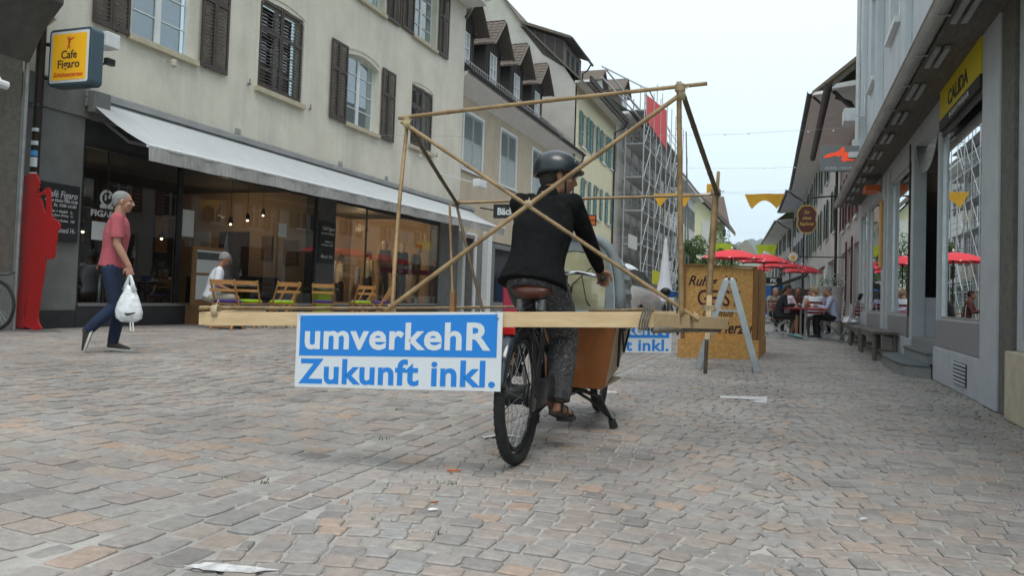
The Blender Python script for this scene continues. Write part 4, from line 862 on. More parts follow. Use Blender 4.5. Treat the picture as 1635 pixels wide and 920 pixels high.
# recessed entrance: showcase wall facing up the street, steps
TE=frame((XR,12.21,0),(1,0,0))
m=MB(TE); wallh(m,0.01,2.0,.43,3.3,[(.10,1.35,.98,2.95)],.1); m.build('entrance_side_wall','paint_grey',A1,fix=False)
m=MB(TE); m.bx(.1,1.35,.04,.05,.98,2.95); m.build('showcase_pane','glass_shop',A1,fix=False)
m=MB(TE); m.bx(-.02,2.0,.3,.32,.4,3.2); m.build('showcase_back','interior_wall',A1)
m=MB(TR); m.bx(-12.2,-10.36,1.9,1.95,.4,3.2); m.bx(-10.36,-10.30,.16,1.9,.4,3.2); m.build('entrance_back','interior_wall',A1)
m=MB(TR); m.bx(-12.2,-10.36,.0,1.9,.0,.43); m.build('threshold','stone_step',A1)
m=MB(TE); m.lathe([(.09,1.55),(.10,1.62),(.03,1.7),(.03,1.95)],12,(.8,-.3+.0,0),caps=False); o=m.build('lamp_shade','metal_dark',A1)
b=MB(TE); b.ell((.4,.16,2.62),.022,k=8,m=6); b.build('lamp_bulb','bulb',A1)
sh=MB(TE); sh.ell((.95,.2,1.75),.14,.06,.35,12,10); sh.ell((.9,.2,1.35),.18,.06,.15,12,8); sh.tube([(.75,.2,1.0),(.78,.2,1.3)],.02); sh.tube([(1.05,.2,1.0),(1.0,.2,1.3)],.02); sh.build('display_figure','black_plain',A1)
m=MB(TE); m.tube([(.55,-.45,3.28),(.55,-.45,2.9)],.02); rr_=[]
m=MB(); n=14
rg=[]
for x_ in (0.02,1.7):
    o_=[(XR+x_,11.3+.9*math.cos(R(180*i/n)),3.28-.75*math.sin(R(180*i/n))*.9) for i in range(n+1)]
    rg.append(o_)
for i in range(n): m.q(rg[0][i],rg[0][i+1],rg[1][i+1],rg[1][i])
m.build('entrance_arch_soffit','concrete_dark',A1,smooth=True,fix=False)  # dark half cylinder standing in for the arch soffit of the entrance
# steps
ST=empty('entrance_steps',(1.5,11.5,0),'two worn grey stone steps with curved lower step at the shop entrance','steps')
def step(poly,z0,z1,nm):
    m=MB(); m.prism([(x,y,z0) for x,y in poly],(0,0,z1-z0-.03)); s=m.build('step',nm,ST,bev=.004); m=MB(); c=V((1.7,11.6,0))
    m.prism([(x-.012,y-(.012 if y<11.6 else -.012),z1-.03) for x,y in poly],(0,0,.03)); m.build('step_slab','stone_step_top',s,bev=.008)
step([(1.64,10.38),(1.36,10.50),(1.32,11.1),(1.32,12.3),(1.40,12.8),(1.64,12.95)],-.01,.16,'stone_step'); step([(1.9,10.39),(1.60,10.45),(1.58,11.0),(1.58,12.19),(1.9,12.19)],.161,.30,'stone_step')
# sign band
cs=[onx(1502,150,XR-.04),onx(1502,193,XR-.04),onx(1579,118,XR-.04),onx(1580,66,XR-.04)]
CA=empty('shop_sign',(XR,8.7,3),'yellow and black CALIDA BODYWEAR sign under the canopy on the right','sign')
m=MB(TR); m.bx(-9.92,-7.94,-.06,-.018,2.955,3.295); m.build('yellow_panel','calida_yellow',CA)
m=MB(TR); m.bx(-9.92,-7.94,-.065,-.018,2.835,2.952); m.build('black_strip','black_plain',CA)
text('CALIDA',TR,-8.95,3.02,.22,'black_plain',CA,w=.0605,bold=.006,width=.98); text('BODYWEAR',TR,-8.86,2.868,.075,'print_grey',CA,w=.066,bold=.002,width=.95,sp=1.3)
m=MB(TR); m.bx(-9.95,-7.93,-.03,-.0,2.78,2.832); m.build('sign_rail','metal_dark',CA)
# canopy: soffit, gutter, rafters, tiles
m=MB(TR); m.prism([(-20.7,-.0,3.30),(-20.7,-.44,3.24),(-20.7,-.44,3.27),(-20.7,-.0,3.36)],(17.5,0,0)); m.build('canopy_soffit','wood_grey',A1)
for i in range(13):
    u=-20.3+i*1.3
    for y_ in (-.42,-.34): m=MB(TR); m.bx(u,u+.62,y_,y_+.045,3.21,3.238); m.build('canopy_batten','zinc',A1)
gutter(TR,A1,-20.7,-3.3,-.52,3.30,.075,'zinc')
for i in range(16): m=MB(TR); u=-20.3+i*1.1; m.bx(u,u+.025,-.59,-.45,3.212,3.222); m.build('gutter_hook','zinc',A1)
tiles(A1,TR,-20.7,-3.3,-.50,3.36,.0,3.75,row=.2,name='canopy_roof')
m=MB(TR)
for i in range(60): u=-20.6+i*.29; m.bx(u,u+.2,-.50,-.49,3.37,3.40)
m.build('tile_edges','roof_tile',A1)
# upper wall
ups=[(-18.6,-17.5,5.6,7.6),(-15.2,-14.0,5.6,7.6),(-11.6,-10.4,5.6,7.6),(-8.2,-7.0,5.6,7.6)]
m=MB(TR); wallh(m,-20.9,-3.0,3.4,14,ups,.2); m.q((-20.9,0,3.3),(-20.9,0,14),(-20.9,6,14),(-20.9,6,3.3)); m.build('upper_wall','plaster_blue',A1,fix=False)
for u in ups: window(TR,A1,*u,sill='white_paint',surround='white_paint',arch=.02); 
m=MB(TR); m.bx(-19.9,-19.5,-.10,.0,3.8,14); m.bx(-16.6,-16.2,-.12,0,3.8,14); m.bx(-13.0,-12.6,-.1,0,3.8,14); m.build('pilaster_strip','plaster_blue',A1,bev=.01)
m=MB(TR); m.tube([(-20.75,-.09,4.9),(-20.75,-.09,14)],.055,12); m.bx(-20.85,-20.65,-.2,.0,4.75,4.9); m.build('downpipe','white_paint',A1,smooth=False)
m=MB(TR); m.tube([(-19.4,-.05,5.2),(-19.4,-.05,5.9)],.02,6); m.bx(-19.75,-19.2,-.5,-.25,5.05,5.35); m.tube([(-19.4,-.02,5.2),(-19.4,-.3,5.2)],.02,6); m.build('floodlight','white_paint',A1,bev=.02)
# orange shop flag and OSB strip
m=MB(TR); p=onx(1409,340,XR-.06); m.bx(-15.75,-15.45,-.08,-.045,1.55,2.75); tag(m.build('plywood_strip','osb',None),'narrow vertical orange plywood strip on the grey shop pillar','board')
m=MB(TR); m.bx(-16.5,-15.9,-.3,-.05,3.0,3.1); tag(m.build('lamp_box','shop_orange',None),'small orange lamp box under the canopy','lamp')
# near right neighbour
A0=empty('near_shop_house',(1.7,6,0),'house at the right edge with coarse brown-grey pier and pale stone base','house')
m=MB(TR); m.bx(-7.335,-6.95,-.03,.4,.0,3.3); m.build('pier','rough_render',A0)
m=MB(TR); m.bx(-6.94,-2.,-.08,.4,.0,.52); m.build('stone_base','sandstone',A0,bev=.01)
m=MB(TR); m.bx(-6.94,-6.8,-.0,.3,.525,3.3); m.bx(-6.79,-2,.0,.3,.525,.60); m.bx(-6.79,-2,.0,.3,3.0,3.3); m.build('window_frame','paint_grey',A0)
m=MB(TR); m.bx(-6.79,-2,.12,.13,.60,3.0); m.build('window_pane','car_glass',A0)
m=MB(TR); m.bx(-7.3,-2,-.02,.4,3.3,3.36); m.build('ceiling_strip','concrete_dark',A0)
# ---------------------------------------------------------------- further houses on the right
def rhouse(name,label,p0,p1,h,wallm,winrows,shm,over=.9,gz=None,gfm='plaster_white',rooft='roof_tile',nwin=3,wseed=1,ww=1.0):
    """street facade from p0 (near) to p1 (far); faces left"""
    d=V((p0[0]-p1[0],p0[1]-p1[1],0)); L_=d.length; T=frame((p1[0],p1[1],0),d); h_=empty(name,(p0[0]/2+p1[0]/2,p0[1]/2+p1[1]/2,0),label,'house')
    holes=[]
    for (z0,z1) in winrows:
        for i in range(nwin): u=L_*(i+.5)/nwin; holes.append((u-ww/2,u+ww/2,z0,z1))
    gf=[(L_*(i+.5)/4-L_/11,L_*(i+.5)/4+L_/11,.5,2.7) for i in range(4)]
    m=MB(T); wallh(m,0,L_,0,h,holes+gf,.2); m.q((L_,0,0),(L_,8,0),(L_,8,h),(L_,0,h)); m.q((0,0,0),(0,8,0),(0,8,h),(0,0,h)); m.build('wall',wallm,h_,fix=False)
    for q in holes:
        simple_window(T,h_,*q,sill='white_paint')
        if shm:
            w_=ww*.5; shutter(T,h_,q[0]-w_-.05,q[0]-.05,q[2],q[3],shm,y=-.05,pitch=.12,mid=.5); shutter(T,h_,q[1]+.05,q[1]+w_+.05,q[2],q[3],shm,y=-.05,pitch=.12,mid=.5)
    for q in gf: simple_window(T,h_,*q,cols=1,rows=1)
    m=MB(T); m.prism([(-.2,-over,h-.15),(-.2,.0,h-.05),(-.2,0,h+.1),(-.2,-over,h-.05)],(L_+.4,0,0)); m.build('soffit','soffit_white',h_)
    gutter(T,h_,-.2,L_+.2,-over-.08,h-.02,.09)
    m=MB(T); n=6; hr=min(4.2,L_*.45); m.prism([(-.2,-over,h),(-.2,4,h+hr),(-.2,8.2,h),(-.2,8.2,h-.15),(-.2,4,h+hr-.25),(-.2,-over,h-.12)],(L_+.4,0,0)); m.build('roof',rooft,h_)
    m=MB(T); m.prism([(0,0,h-.01),(0,4,h+hr-.3),(0,8,h-.01)],(.2,0,0)); m.prism([(L_-.2,0,h-.01),(L_-.2,4,h+hr-.3),(L_-.2,8,h-.01)],(.2,0,0)); m.build('gable','plaster_white',h_)
    m=MB(T); m.tube([(L_-.1,-over,h-.1),(L_-.1,-over*.6,h-.5),(L_-.1,-.12,h-.9),(L_-.1,-.1,.1)],.05,8); m.build('downpipe','metal_dark',h_)
    return h_,T,L_
RH2,TH2,LH2=rhouse('pinkish_house','pinkish plastered house with dark red shutters and black gutter beyond the grey shop',(1.95,21.05),(1.9,31.4),6.4,'plaster_pink',[(3.5,5.2)],'shutter_red',over=.95,nwin=4,ww=.9)
# black arched bracket under the eaves
m=MB(TH2); m.tube([(LH2-.3,-.85,6.15),(LH2-.3,-.5,6.0),(LH2-.3,-.18,5.4),(LH2-.3,-.08,4.6),(LH2-.3,-.08,3.4)],.045,8); m.build('arched_bracket','metal_dark',RH2)
for i,u in enumerate((LH2-1.1,LH2-4.0,LH2-6.2)): shutter(TH2,RH2,u-.35,u,.9,2.9,'shutter_red',y=-.08,pitch=.12,mid=.5)
RH3,TH3,LH3=rhouse('green_shutter_house','white house with deep eaves and dark green shutters on the right side',(1.85,31.5),(1.31,57.8),8.9,'plaster_white',[(3.8,5.5),(6.4,8.1)],'shutter_green',over=1.05,nwin=6,ww=1.1)
RH4,TH4,LH4=rhouse('tall_white_house','narrow white house with grey shutters further down on the right',(1.25,58.0),(.55,72.0),8.9,'plaster_white',[(4.2,5.7),(6.5,8.0)],'shutter_dark',over=1.2,nwin=3,ww=1.3)
RH5,TH5,LH5=rhouse('low_eaves_house','far house with low dark eaves where the street bends',(.45,72.2),(-1.6,102.0),8.2,'plaster_white',[(3.6,5.2),(6,7.6)],'shutter_dark',over=1.3,nwin=5,ww=1.4)
m=MB(TH5)
for u in (8,16,24): m.bx(u-.7,u+.7,1.0,2.6,8.3,10.3)
m.build('roof_dormer','wood_grey',RH5)
# round-arched doorway front between shop and pinkish house
m=MB(TH2); m.bx(LH2-.9,LH2-.35,-.06,-.001,.1,2.3); m.build('door_panel','paint_grey',RH2)
m=MB(TH2); m.bx(LH2-.1,LH2-.03,-.09,-.0,.0,6.1); m.build('corner_pipe','metal_dark',RH2)
# stall roofs in the distance
m=MB(); m.bx(-3.5,.2,62,66,0,2.2); o=m.build('market_stall','blue_plastic',None); tag(o,'far blue market stall between the parasols and the green flags','stall')
# ---------------------------------------------------------------- street furniture on the right
def bench(name,c0,c1,w,h,label,seed):
    """c0,c1 ends of the seat centre line"""
    a,b=V((*c0,0)),V((*c1,0)); d=(b-a); L_=d.length; d.normalize(); n=V((-d.y,d.x,0)); t=empty(name,((a+b)/2),label,'bench','weathered wooden benches along the shop window')
    for k in (-1,0,1):
        m=MB(); o_=n*(k*w/3); m.beam(a+o_+V((0,0,h-.02)),b+o_+V((0,0,h-.02)),w/3-.008,.04); m.build('seat_plank','wood_grey',t,bev=.004)
    for e,p in ((1,a),(-1,b)):
        for s in (-1,1):
            q=p+d*(e*.12)+n*(s*(w/2-.04)); m=MB(); m.tube([q+V((0,0,h-.041)),q+d*(-e*.02)+V((0,0,0))],.032,6); m.build('leg','wood_grey',t)
        q=p+d*(e*.12); m=MB(); m.beam(q-n*(w/2-.07)+V((0,0,.16)),q+n*(w/2-.07)+V((0,0,.16)),.03,.04); m.build('stretcher','wood_grey',t)
    m=MB(); 
    for s in (-1,1): m.beam(a+d*.1+n*(s*(w/2-.03))+V((0,0,h-.075)),b-d*.1+n*(s*(w/2-.03))+V((0,0,h-.075)),.025,.065)
    m.build('apron','wood_grey',t)
bench('bench',(1.45,13.15),(1.45,15.5),.36,.45,'nearest weathered bench, right before the stone steps',1)
bench('bench',(1.45,15.75),(1.44,18.0),.34,.43,'middle weathered bench of the row at the shop window',2)
bench('bench',(1.46,18.3),(1.44,20.8),.34,.43,'farthest bench of the row with a pale jacket on it',3)
m=MB(); m.ell((1.4,19.4,.47),.17,.5,.06,12,8); m.ell((1.38,19.7,.52),.12,.25,.06,10,6); tag(m.build('jacket','cloth_white',None,True),'crumpled pale jacket lying on the farthest bench','jacket')
WP=empty('walking_poles',(1.35,17.8,0),'pair of grey walking poles leaning against the shop window','walking poles')
for dx in (0,.07):
    m=MB(); m.tube([(1.12+dx,18.9,.0),(1.50+dx*.3,18.4,1.0)],.012,6); m.build('pole','aluminium',WP); m=MB(); m.tube([(1.49+dx*.3,18.41,.98),(1.53+dx*.3,18.36,1.1)],.03,8); m.build('grip','black_plain',WP)
# shield sign
def tm(p,ax=(1,0,0)): return frame(p,ax)
SG=empty('inn_sign',(.47,20,2.88),'brown shield-shaped sign with gold rim and lettering over the street','sign')
Ts=tm((0,20,0)); cx,cz=.45,2.88
def shield(rw,rh,n=48):
    o=[]
    for i in range(n):
        a=2*math.pi*i/n; k=1-.10*abs(math.sin(2*a))**6*1.2; kx=1-.12*math.exp(-(math.sin(a)/.14)**2)-.0
        o.append((rw*kx*math.copysign(abs(math.cos(a))**.62,math.cos(a)),rh*k*math.copysign(abs(math.sin(a))**.75,math.sin(a))))
    return o
m=MB(Ts); m.prism([(cx+x,-.03,cz+z) for x,z in shield(.235,.34)],(0,.06,0)); m.build('rim','gold',SG)
m=MB(Ts); m.prism([(cx+x,-.037,cz+z) for x,z in shield(.21,.315)],(0,.005,0)); m.build('face','shield_brown',SG)
for i,(s,z) in enumerate((('Zur',.13),('alten',-.01),('Rapfonet',-.15))): text(s,Ts,cx,cz+z,.115,'gold',SG,w=.038,shear=.25,bold=.002,width=(.14,.2,.32)[i])
m=MB(); m.tube([(cx,20.0,3.25),(cx+.1,20,3.4),(XR+.4,20.0,3.5)],.02,6); m.tube([(cx,20.0,3.2),(cx,20,3.32)],.012,6); m.build('arm','metal_dark',SG)
HS=empty('shoe_sign',(1.3,18,4),'grey hanging sign with an orange high-heel shoe on the right','sign')
Th=tm((0,18,0)); m=MB(Th); m.bx(.64,1.42,-.05,.05,3.70,4.24); m.build('panel','sign_grey',HS,bev=.008)
def zp(px,py): p=ony(1200+px/3.286,60+py/3.286,18); return (p.x,p.z)
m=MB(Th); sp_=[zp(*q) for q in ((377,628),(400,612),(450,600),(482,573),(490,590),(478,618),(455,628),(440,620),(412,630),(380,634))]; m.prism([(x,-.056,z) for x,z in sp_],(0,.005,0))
pts=[zp(*q) for q in ((470,640),(480,610),(500,600),(512,620),(500,636),(540,640),(530,650),(500,648),(478,655))]; m.prism([(x,-.0575,z) for x,z in pts],(0,.005,0)); m.build('shoe_emblem','ink_orange_glow',HS)
text('hilde mackle',Th,1.06,3.74,.10,'print_grey',HS,w=.0505,shear=.3,width=.62)
m=MB(Th); m.tube([(1.4,0,4.0),(1.9,0,4.0)],.02,6); m.build('arm','metal_dark',HS)
m=MB(Th); m.bx(1.2,1.5,-.1,.1,3.98,4.1); m.build('sign_floodlight','white_paint',HS)
p=ony(1266,402+8,30); RS=empty('round_sign',(p.x,30,p.z),'small round white sign with orange rim behind the last parasol','sign'); m=MB(); m.lathe([(.0,-.03),(.19,-.03),(.19,.03),(0,.03)],20,(p.x,30,p.z),'y'); m.build('disc','cloth_white',RS); m=MB(); m.lathe([(.155,-.036),(.185,-.036),(.185,-.031),(.155,-.031)],20,(p.x,30,p.z),'y',caps=False); m.build('rim','gold',RS); m=MB(); m.lathe([(0,-.036),(.08,-.036),(.08,-.031),(0,-.031)],12,(p.x,30,p.z-.03),'y'); m.build('emblem','flag_yellow',RS); m=MB(); m.tube([(p.x,30,p.z),(2.1,30,p.z)],.02,6); m.build('arm','metal_dark',RS)
p=ony(1235,449,40); m=MB(); m.bx(p.x-.45,p.x+.4,39.9,40,p.z-.13,p.z+.17); PK=m.build('parking_sign','black_plain',None); tag(PK,'small black sign reading PK between the parasol poles','sign'); text('PK',tm((0,39.9,0)),p.x,p.z-.07,.26,'print_white',PK,w=.002,bold=.008)
# bunting swags
def flag(px0,py0,px1,py1,Y,mt,label,drop,arch):
    a,b=ony(px0,py0,Y),ony(px1,py1,Y); n=16; m=MB(); t=[]; lo=[]
    for i in range(n+1):
        s=i/n; x=a.x+(b.x-a.x)*s; z=a.z+(b.z-a.z)*s; y=Y+.05*math.sin(s*9)
        e=.17
        if s<e: dz=drop*s/e*1.0; 
        elif s>1-e: dz=drop*(1-s)/e
        else: q=(s-e)/(1-2*e); dz=drop-(drop-arch)*math.sin(math.pi*q)
        t.append((x,y,z)); lo.append((x,y,z-max(dz,.01)))
    for i in range(n): m.prism([t[i],t[i+1],lo[i+1],lo[i]],(0,.006,0))
    f=empty('street_flag',((a+b)/2),label,'flag','cut-out cloth flags strung over the street'); m.build('cloth',mt,f,fix=False)
    c=MB(); xl,xr=(-10.5,2.0); c.tube([(xl,Y+.02,a.z+.5),((xl+a.x)/2,Y+.02,a.z+.14),tuple(a+V((0,.02,.01))),tuple(b+V((0,.02,.01))),((xr+b.x)/2,Y+.02,b.z+.05),(xr,Y+.02,b.z+.25)],.003,5); c.build('cord','steel',f); return f
flag(1189,310,1253,309,24,'flag_yellow','yellow swallow-tailed flag hanging alone against the sky',.46,.20)
flag(1043,309,1104,309,25,'flag_yellow','yellow flag hanging behind the main bamboo post',.46,.08)
flag(1133,388,1170,389,42,'flag_green','left green flag above the parasols',.62,.25)
flag(1206,391,1241,391,42,'flag_green','right green flag above the parasols',.62,.35)
m=MB(); p=ony(1131,300,24); m.bx(p.x-.05,p.x+.12,24,24.01,p.z-.15,p.z+.12); tag(m.build('street_flag','flag_yellow',None),'scrap of a yellow flag seen at the tip of the slanting pole','flag')
for Y,py in ((16,215),(45,270),(30,372)):
    p=ony(1150,py,Y); m=MB(); m.tube([(-10.5,Y,p.z+.35),(-5,Y,p.z+.08),(-1,Y,p.z),(2.0,Y,p.z+.08)],.0028 if Y<40 else .006,5); c=m.build('cable','steel',None); tag(c,('thin cable strung high across the street','second cable strung across beyond the scaffold','lowest cable strung across above the far flags')[(16,45,30).index(Y)],'cable')
    m=MB()
    for x in (-1.2,-.75,.35,.8): m.ell((x,Y,p.z),.018 if Y<40 else .04,k=6,m=4)
    m.build('bead','white_plain',c)
# parasols
def parasol(Y,px0,px1,pytop,pyrim,label,first=None,r=None):
    a,b=ony(px0,pyrim,Y),ony(px1,pyrim,Y); t=ony((px0+px1)/2,pytop,Y); r=(b.x-a.x)/2; cx=(a.x+b.x)/2; zr=(a.z+b.z)/2; P=empty('parasol',(cx,Y,0),label,'parasol','red parasols over the cafe tables')
    k=8; m=MB(); rg=[]
    for j in range(5):
        s=j/4; ring=[]
        for i in range(k*4):
            an=2*math.pi*i/(k*4); q=(i%4)/4; sc=1-.05*math.sin(math.pi*q)
            zz=t.z+(zr-t.z)*(s**1.9)-.03*math.sin(math.pi*q)*s*-1
            ring.append((cx+r*s*sc*math.cos(an)+(.001 if s==0 else 0),Y+r*s*sc*math.sin(an),zz))
        rg.append(ring)
    m.rings(rg,caps=False); ca=m.build('canopy','umbrella_red',P,fix=False)
    m=MB(); 
    for i in range(k): an=2*math.pi*i/k; m.tube([(cx,Y,t.z-.05),(cx+r*.98*math.cos(an),Y+r*.98*math.sin(an),zr+.0)],.008,4)
    m.build('ribs','white_plain',P)
    m=MB()
    for i in range(k): an=2*math.pi*i/k; m.ell((cx+r*math.cos(an),Y+r*math.sin(an),zr+.01),.03,k=6,m=4)
    m.ell((cx,Y,t.z+.06),.04,.04,.07,8,6); m.build('tips','white_plain',P)
    m=MB(); m.tube([(cx,Y,.05),(cx,Y,t.z)],.024,8); m.build('pole','wood_dark',P)
    m=MB(); m.bx(cx-.3,cx+.3,Y-.3,Y+.3,0,.07); m.build('base','concrete',P,bev=.02)
parasol(30,1117,1221,399,414,'nearest red parasol, leftmost, above the plywood box')
parasol(34,1176,1265,406,420,'red parasol just right of the leftmost one')
parasol(38,1210,1286,416,428,'third red parasol from the left')
parasol(42,1246,1316,424,436,'rightmost red parasol beside the round sign')
parasol(44,1196,1234,424,433,'small far red parasol under the others')
# ================================================================ PEOPLE
def evalmesh(o):
    dg=bpy.context.evaluated_depsgraph_get(); me=bpy.data.meshes.new_from_object(o.evaluated_get(dg)); return me
def blob(m,voxel,name,mt,par,it=3,fac=.5,label=None):
    """union of the pieces as one continuous skin"""
    me=m.mesh(name,mt,V((0,0,0))); bm=bmesh.new(); bm.from_mesh(me); bmesh.ops.recalc_face_normals(bm,faces=bm.faces); bm.to_mesh(me); bm.free()
    o=bpy.data.objects.new(name,me); COL.objects.link(o); r=o.modifiers.new('r','REMESH'); r.mode='VOXEL'; r.voxel_size=voxel; r.use_smooth_shade=True
    s=o.modifiers.new('s','SMOOTH'); s.iterations=it; s.factor=fac
    me2=evalmesh(o); me2.name=name; o.modifiers.clear(); o.data=me2; off=wloc(par) if par else V((0,0,0))
    if not me2.materials: me2.materials.append(M[mt])
    for p in me2.vertices: p.co-=off
    o.parent=par
    if label:o['label']=label
    return o
def limb(m,pts,rad,k=12,ref=None):
    m.tube(pts,rad,k,ref=ref)
    for p,r in zip(pts,rad):
        rr=max(r) if isinstance(r,tuple) else r
        m.ell(p,rr*.99 if not isinstance(r,tuple) else min(r)*.99,k=10,m=8)
def rotm(x,y,z): return Matrix((V(x),V(y),V(z))).transposed()
def hand(m,w,d,pn,s=1.,curl=.5,left=False,spread=.0):
    d=V(d).normalized(); pn=V(pn); pn=(pn-d*pn.dot(d)).normalized(); sd=d.cross(pn)*(1 if left else -1)   # sd: towards the thumb
    Rm=rotm(d,sd,pn); m.ell(V(w)+d*.048*s,.052*s,.040*s,.016*s,k=12,m=8,rot=Rm); m.tube([V(w)-d*.02*s,V(w)+d*.03*s],[(.026*s,.02*s)]*2,10,ref=sd)
    for i,L_ in enumerate((.070,.078,.073,.058)):
        b=V(w)+d*.086*s+sd*((1.5-i)*.0205*s); c=curl*(1+.12*i); p=[b-d*.02*s,b]; a=0
        for seg in (.45,.32,.23): a+=c; p.append(p[-1]+(d*math.cos(a)+pn*math.sin(a))*L_*seg*s)
        m.tube(p,[.0092*s,.0098*s,.0092*s,.0084*s,.0065*s],8); m.ell(p[-1],.0068*s,k=8,m=6)
    b=V(w)+d*.025*s+sd*.030*s; p=[b,b+(d*.6+sd*.75).normalized()*.032*s,b+(d*.6+sd*.75).normalized()*.032*s+(d*.85+sd*.2+pn*.45*curl*2).normalized()*.03*s,b+(d*.6+sd*.75).normalized()*.032*s+(d*.85+sd*.2+pn*.45*curl*2).normalized()*.054*s]
    m.tube(p,[.0135*s,.0115*s,.0105*s,.008*s],8)
def head(m,c,f,up,s=1.,ears=True):
    f=V(f).normalized(); up=V(up); up=(up-f*up.dot(f)).normalized(); sd=f.cross(up); Rm=rotm(sd,f,up); c=V(c)
    P=lambda x,y,z: c+(sd*x+f*y+up*z)*s
    m.ell(P(0,-.012,.028),.074*s,.094*s,.088*s,18,14,Rm); m.ell(P(0,.022,-.03),.060*s,.066*s,.080*s,14,12,Rm)
    m.ell(P(0,.045,-.082),.032*s,.034*s,.028*s,10,8,Rm)
    m.tube([P(0,.078,.03),P(0,.098,-.005),P(0,.108,-.022),P(0,.088,-.034)],[.009*s,.0115*s,.015*s,.011*s],8)
    for q in (-1,1):
        m.ell(P(q*.014,.092,-.027),.010*s,k=8,m=6); m.ell(P(q*.030,.079,.032),.026*s,.010*s,.008*s,10,6,Rm); m.ell(P(q*.042,.058,-.02),.022*s,.02*s,.02*s,8,6,Rm)
        if ears: m.ell(P(q*.078,-.008,-.004),.008*s,.018*s,.031*s,8,8,Rm)
    m.ell(P(0,.082,-.054),.022*s,.010*s,.0065*s,10,6,Rm); m.ell(P(0,.080,-.065),.019*s,.010*s,.006*s,10,6,Rm)
    return P,Rm
def person(name,label,J,spec,loc,rz=0,vox=.012):
    r=empty(name,(0,0,0),label,'person',spec.get('group')); s=spec.get('s',1.); sh=V(J['shR'])-V(J['shL']); shn=sh.normalized(); g=lambda k:V(J[k])
    skin=spec.get('skin','skin'); b=MB(); hf=V(J['hf']); hu=V(J.get('hu',(0,0,1)))
    P,Rm=head(b,J['head'],hf,hu,s)
    nk=(g('shL')+g('shR'))/2
    limb(b,[g('head')-hu*.06*s-hf*.02*s,nk+V((0,0,.04*s)),nk-V((0,0,.02*s))],[.056*s,.056*s,.07*s])
    b.tube([nk,g('chest'),g('pel')],[(.14*s,.08*s),(.135*s,.09*s),(.13*s,.085*s)],14,ref=shn)
    for S,lf in (('R',False),('L',True)):
        limb(b,[g('sh'+S),g('el'+S)],[.046*s,.037*s]); limb(b,[g('el'+S),(g('el'+S)*.6+g('wr'+S)*.4),g('wr'+S)],[.037*s,.038*s,.026*s])
        d=J.get('hd'+S,g('wr'+S)-g('el'+S)); hand(b,g('wr'+S),d,J.get('hp'+S,(0,0,-1)),s*.98,J.get('curl',.5),lf)
        limb(b,[g('hip'+S),g('kn'+S)],[.078*s,.052*s]); limb(b,[g('kn'+S),g('kn'+S)*.62+g('an'+S)*.38,g('an'+S)],[.052*s,.053*s,.034*s])
        t=g('to'+S); a=g('an'+S); fd=(t-a); up_=V(J.get('fu'+S,(0,0,1)));
        b.tube([a-fd.normalized()*.035*s-up_*.035*s,a+fd*.25-up_*.03*s,a+fd*.7-up_*.035*s,t-up_*.03*s],[(.034*s,.032*s),(.036*s,.036*s),(.044*s,.022*s),(.034*s,.012*s)],10,ref=fd.cross(up_)); b.ell(a,.036*s)
    body=blob(b,vox,'body',skin,r,2)
    # eyes
    for q in (-1,1):
        e=MB(); e.ell(P(q*.030,.0635,.010),.0095*s,k=8,m=6); eo=e.build('eye','eye_white',r,True); e=MB(); e.ell(P(q*.031,.0715,.010),.0042*s,k=8,m=6); e.build('pupil','eye_dark',eo,True)
    # hair
    hs=spec.get('hair','short'); hm=spec.get('hairm','hair_dark')
    if hs:
        h=MB(); h.ell(P(0,-.024,.040),.081*s,.094*s,.088*s,18,12,Rm)
        if hs in('bob','pony','long'): h.ell(P(0,-.055,.0),.078*s,.06*s,.085*s,14,10,Rm); 
        if hs=='short': h.ell(P(0,-.06,.0),.066*s,.045*s,.06*s,14,10,Rm); [h.ell(P(q*.070,-.02,.005),.014*s,.03*s,.035*s,8,6,Rm) for q in (-1,1)]
        if hs=='crop': h=MB(); h.ell(P(0,-.022,.037),.0785*s,.094*s,.085*s,18,12,Rm); h.ell(P(0,-.06,-.005),.064*s,.045*s,.06*s,14,10,Rm)
        if hs=='pony': h.tube([P(0,-.10,.05),P(0,-.135,.0),P(0,-.13,-.10),P(0,-.12,-.19)],[.03*s,.035*s,.03*s,.012*s],8)
        if hs=='long': h.tube([P(0,-.07,.05),P(0,-.08,-.06),P(0,-.07,-.17)],[(.07*s,.04*s),(.075*s,.04*s),(.05*s,.03*s)],10,ref=Rm.col[0])
        blob(h,vox,'hair',hm,r,2)
    # top
    t=MB(); pel,ch=g('pel'),g('chest'); ax=(nk-pel).normalized(); ex=spec.get('bulk',1.)
    fwd=shn.cross(ax); 
    lowz=spec.get('hem',.03)
    t.tube([pel-ax*lowz*s,pel+ax*.07*s,pel.lerp(ch,.5),ch,nk.lerp(ch,.35),nk+ax*.005*s,nk+ax*.035*s],[(.165*s*ex*spec.get('flare',1.),.125*s*ex*spec.get('flare',1.)),(.160*s*ex,.118*s*ex),(.158*s*ex,.112*s*ex),(.175*s*ex,.122*s*ex),(.165*s*ex,.105*s*ex),(.11*s*ex,.085*s*ex),(.062*s,.062*s)],20,ref=shn)
    for S in 'RL':
        e=g('el'+S); a=g('sh'+S)
        if spec.get('sleeve','long')=='long': limb(t,[nk.lerp(a,.6),a,a.lerp(e,.5),e,e.lerp(g('wr'+S),.5),g('wr'+S).lerp(e,.06)],[.066*s,.066*s*ex,.056*s*ex,.048*s*ex,.043*s*ex,.034*s*ex])
        else: 
            limb(t,[nk.lerp(a,.6),a],[.066*s,.064*s*ex]); t.tube([a,a.lerp(e,.35),a.lerp(e,.78)],[.064*s*ex,.063*s*ex,.062*s*ex],12)
    tp=blob(t,vox,'shirt',spec['top'],r,4)
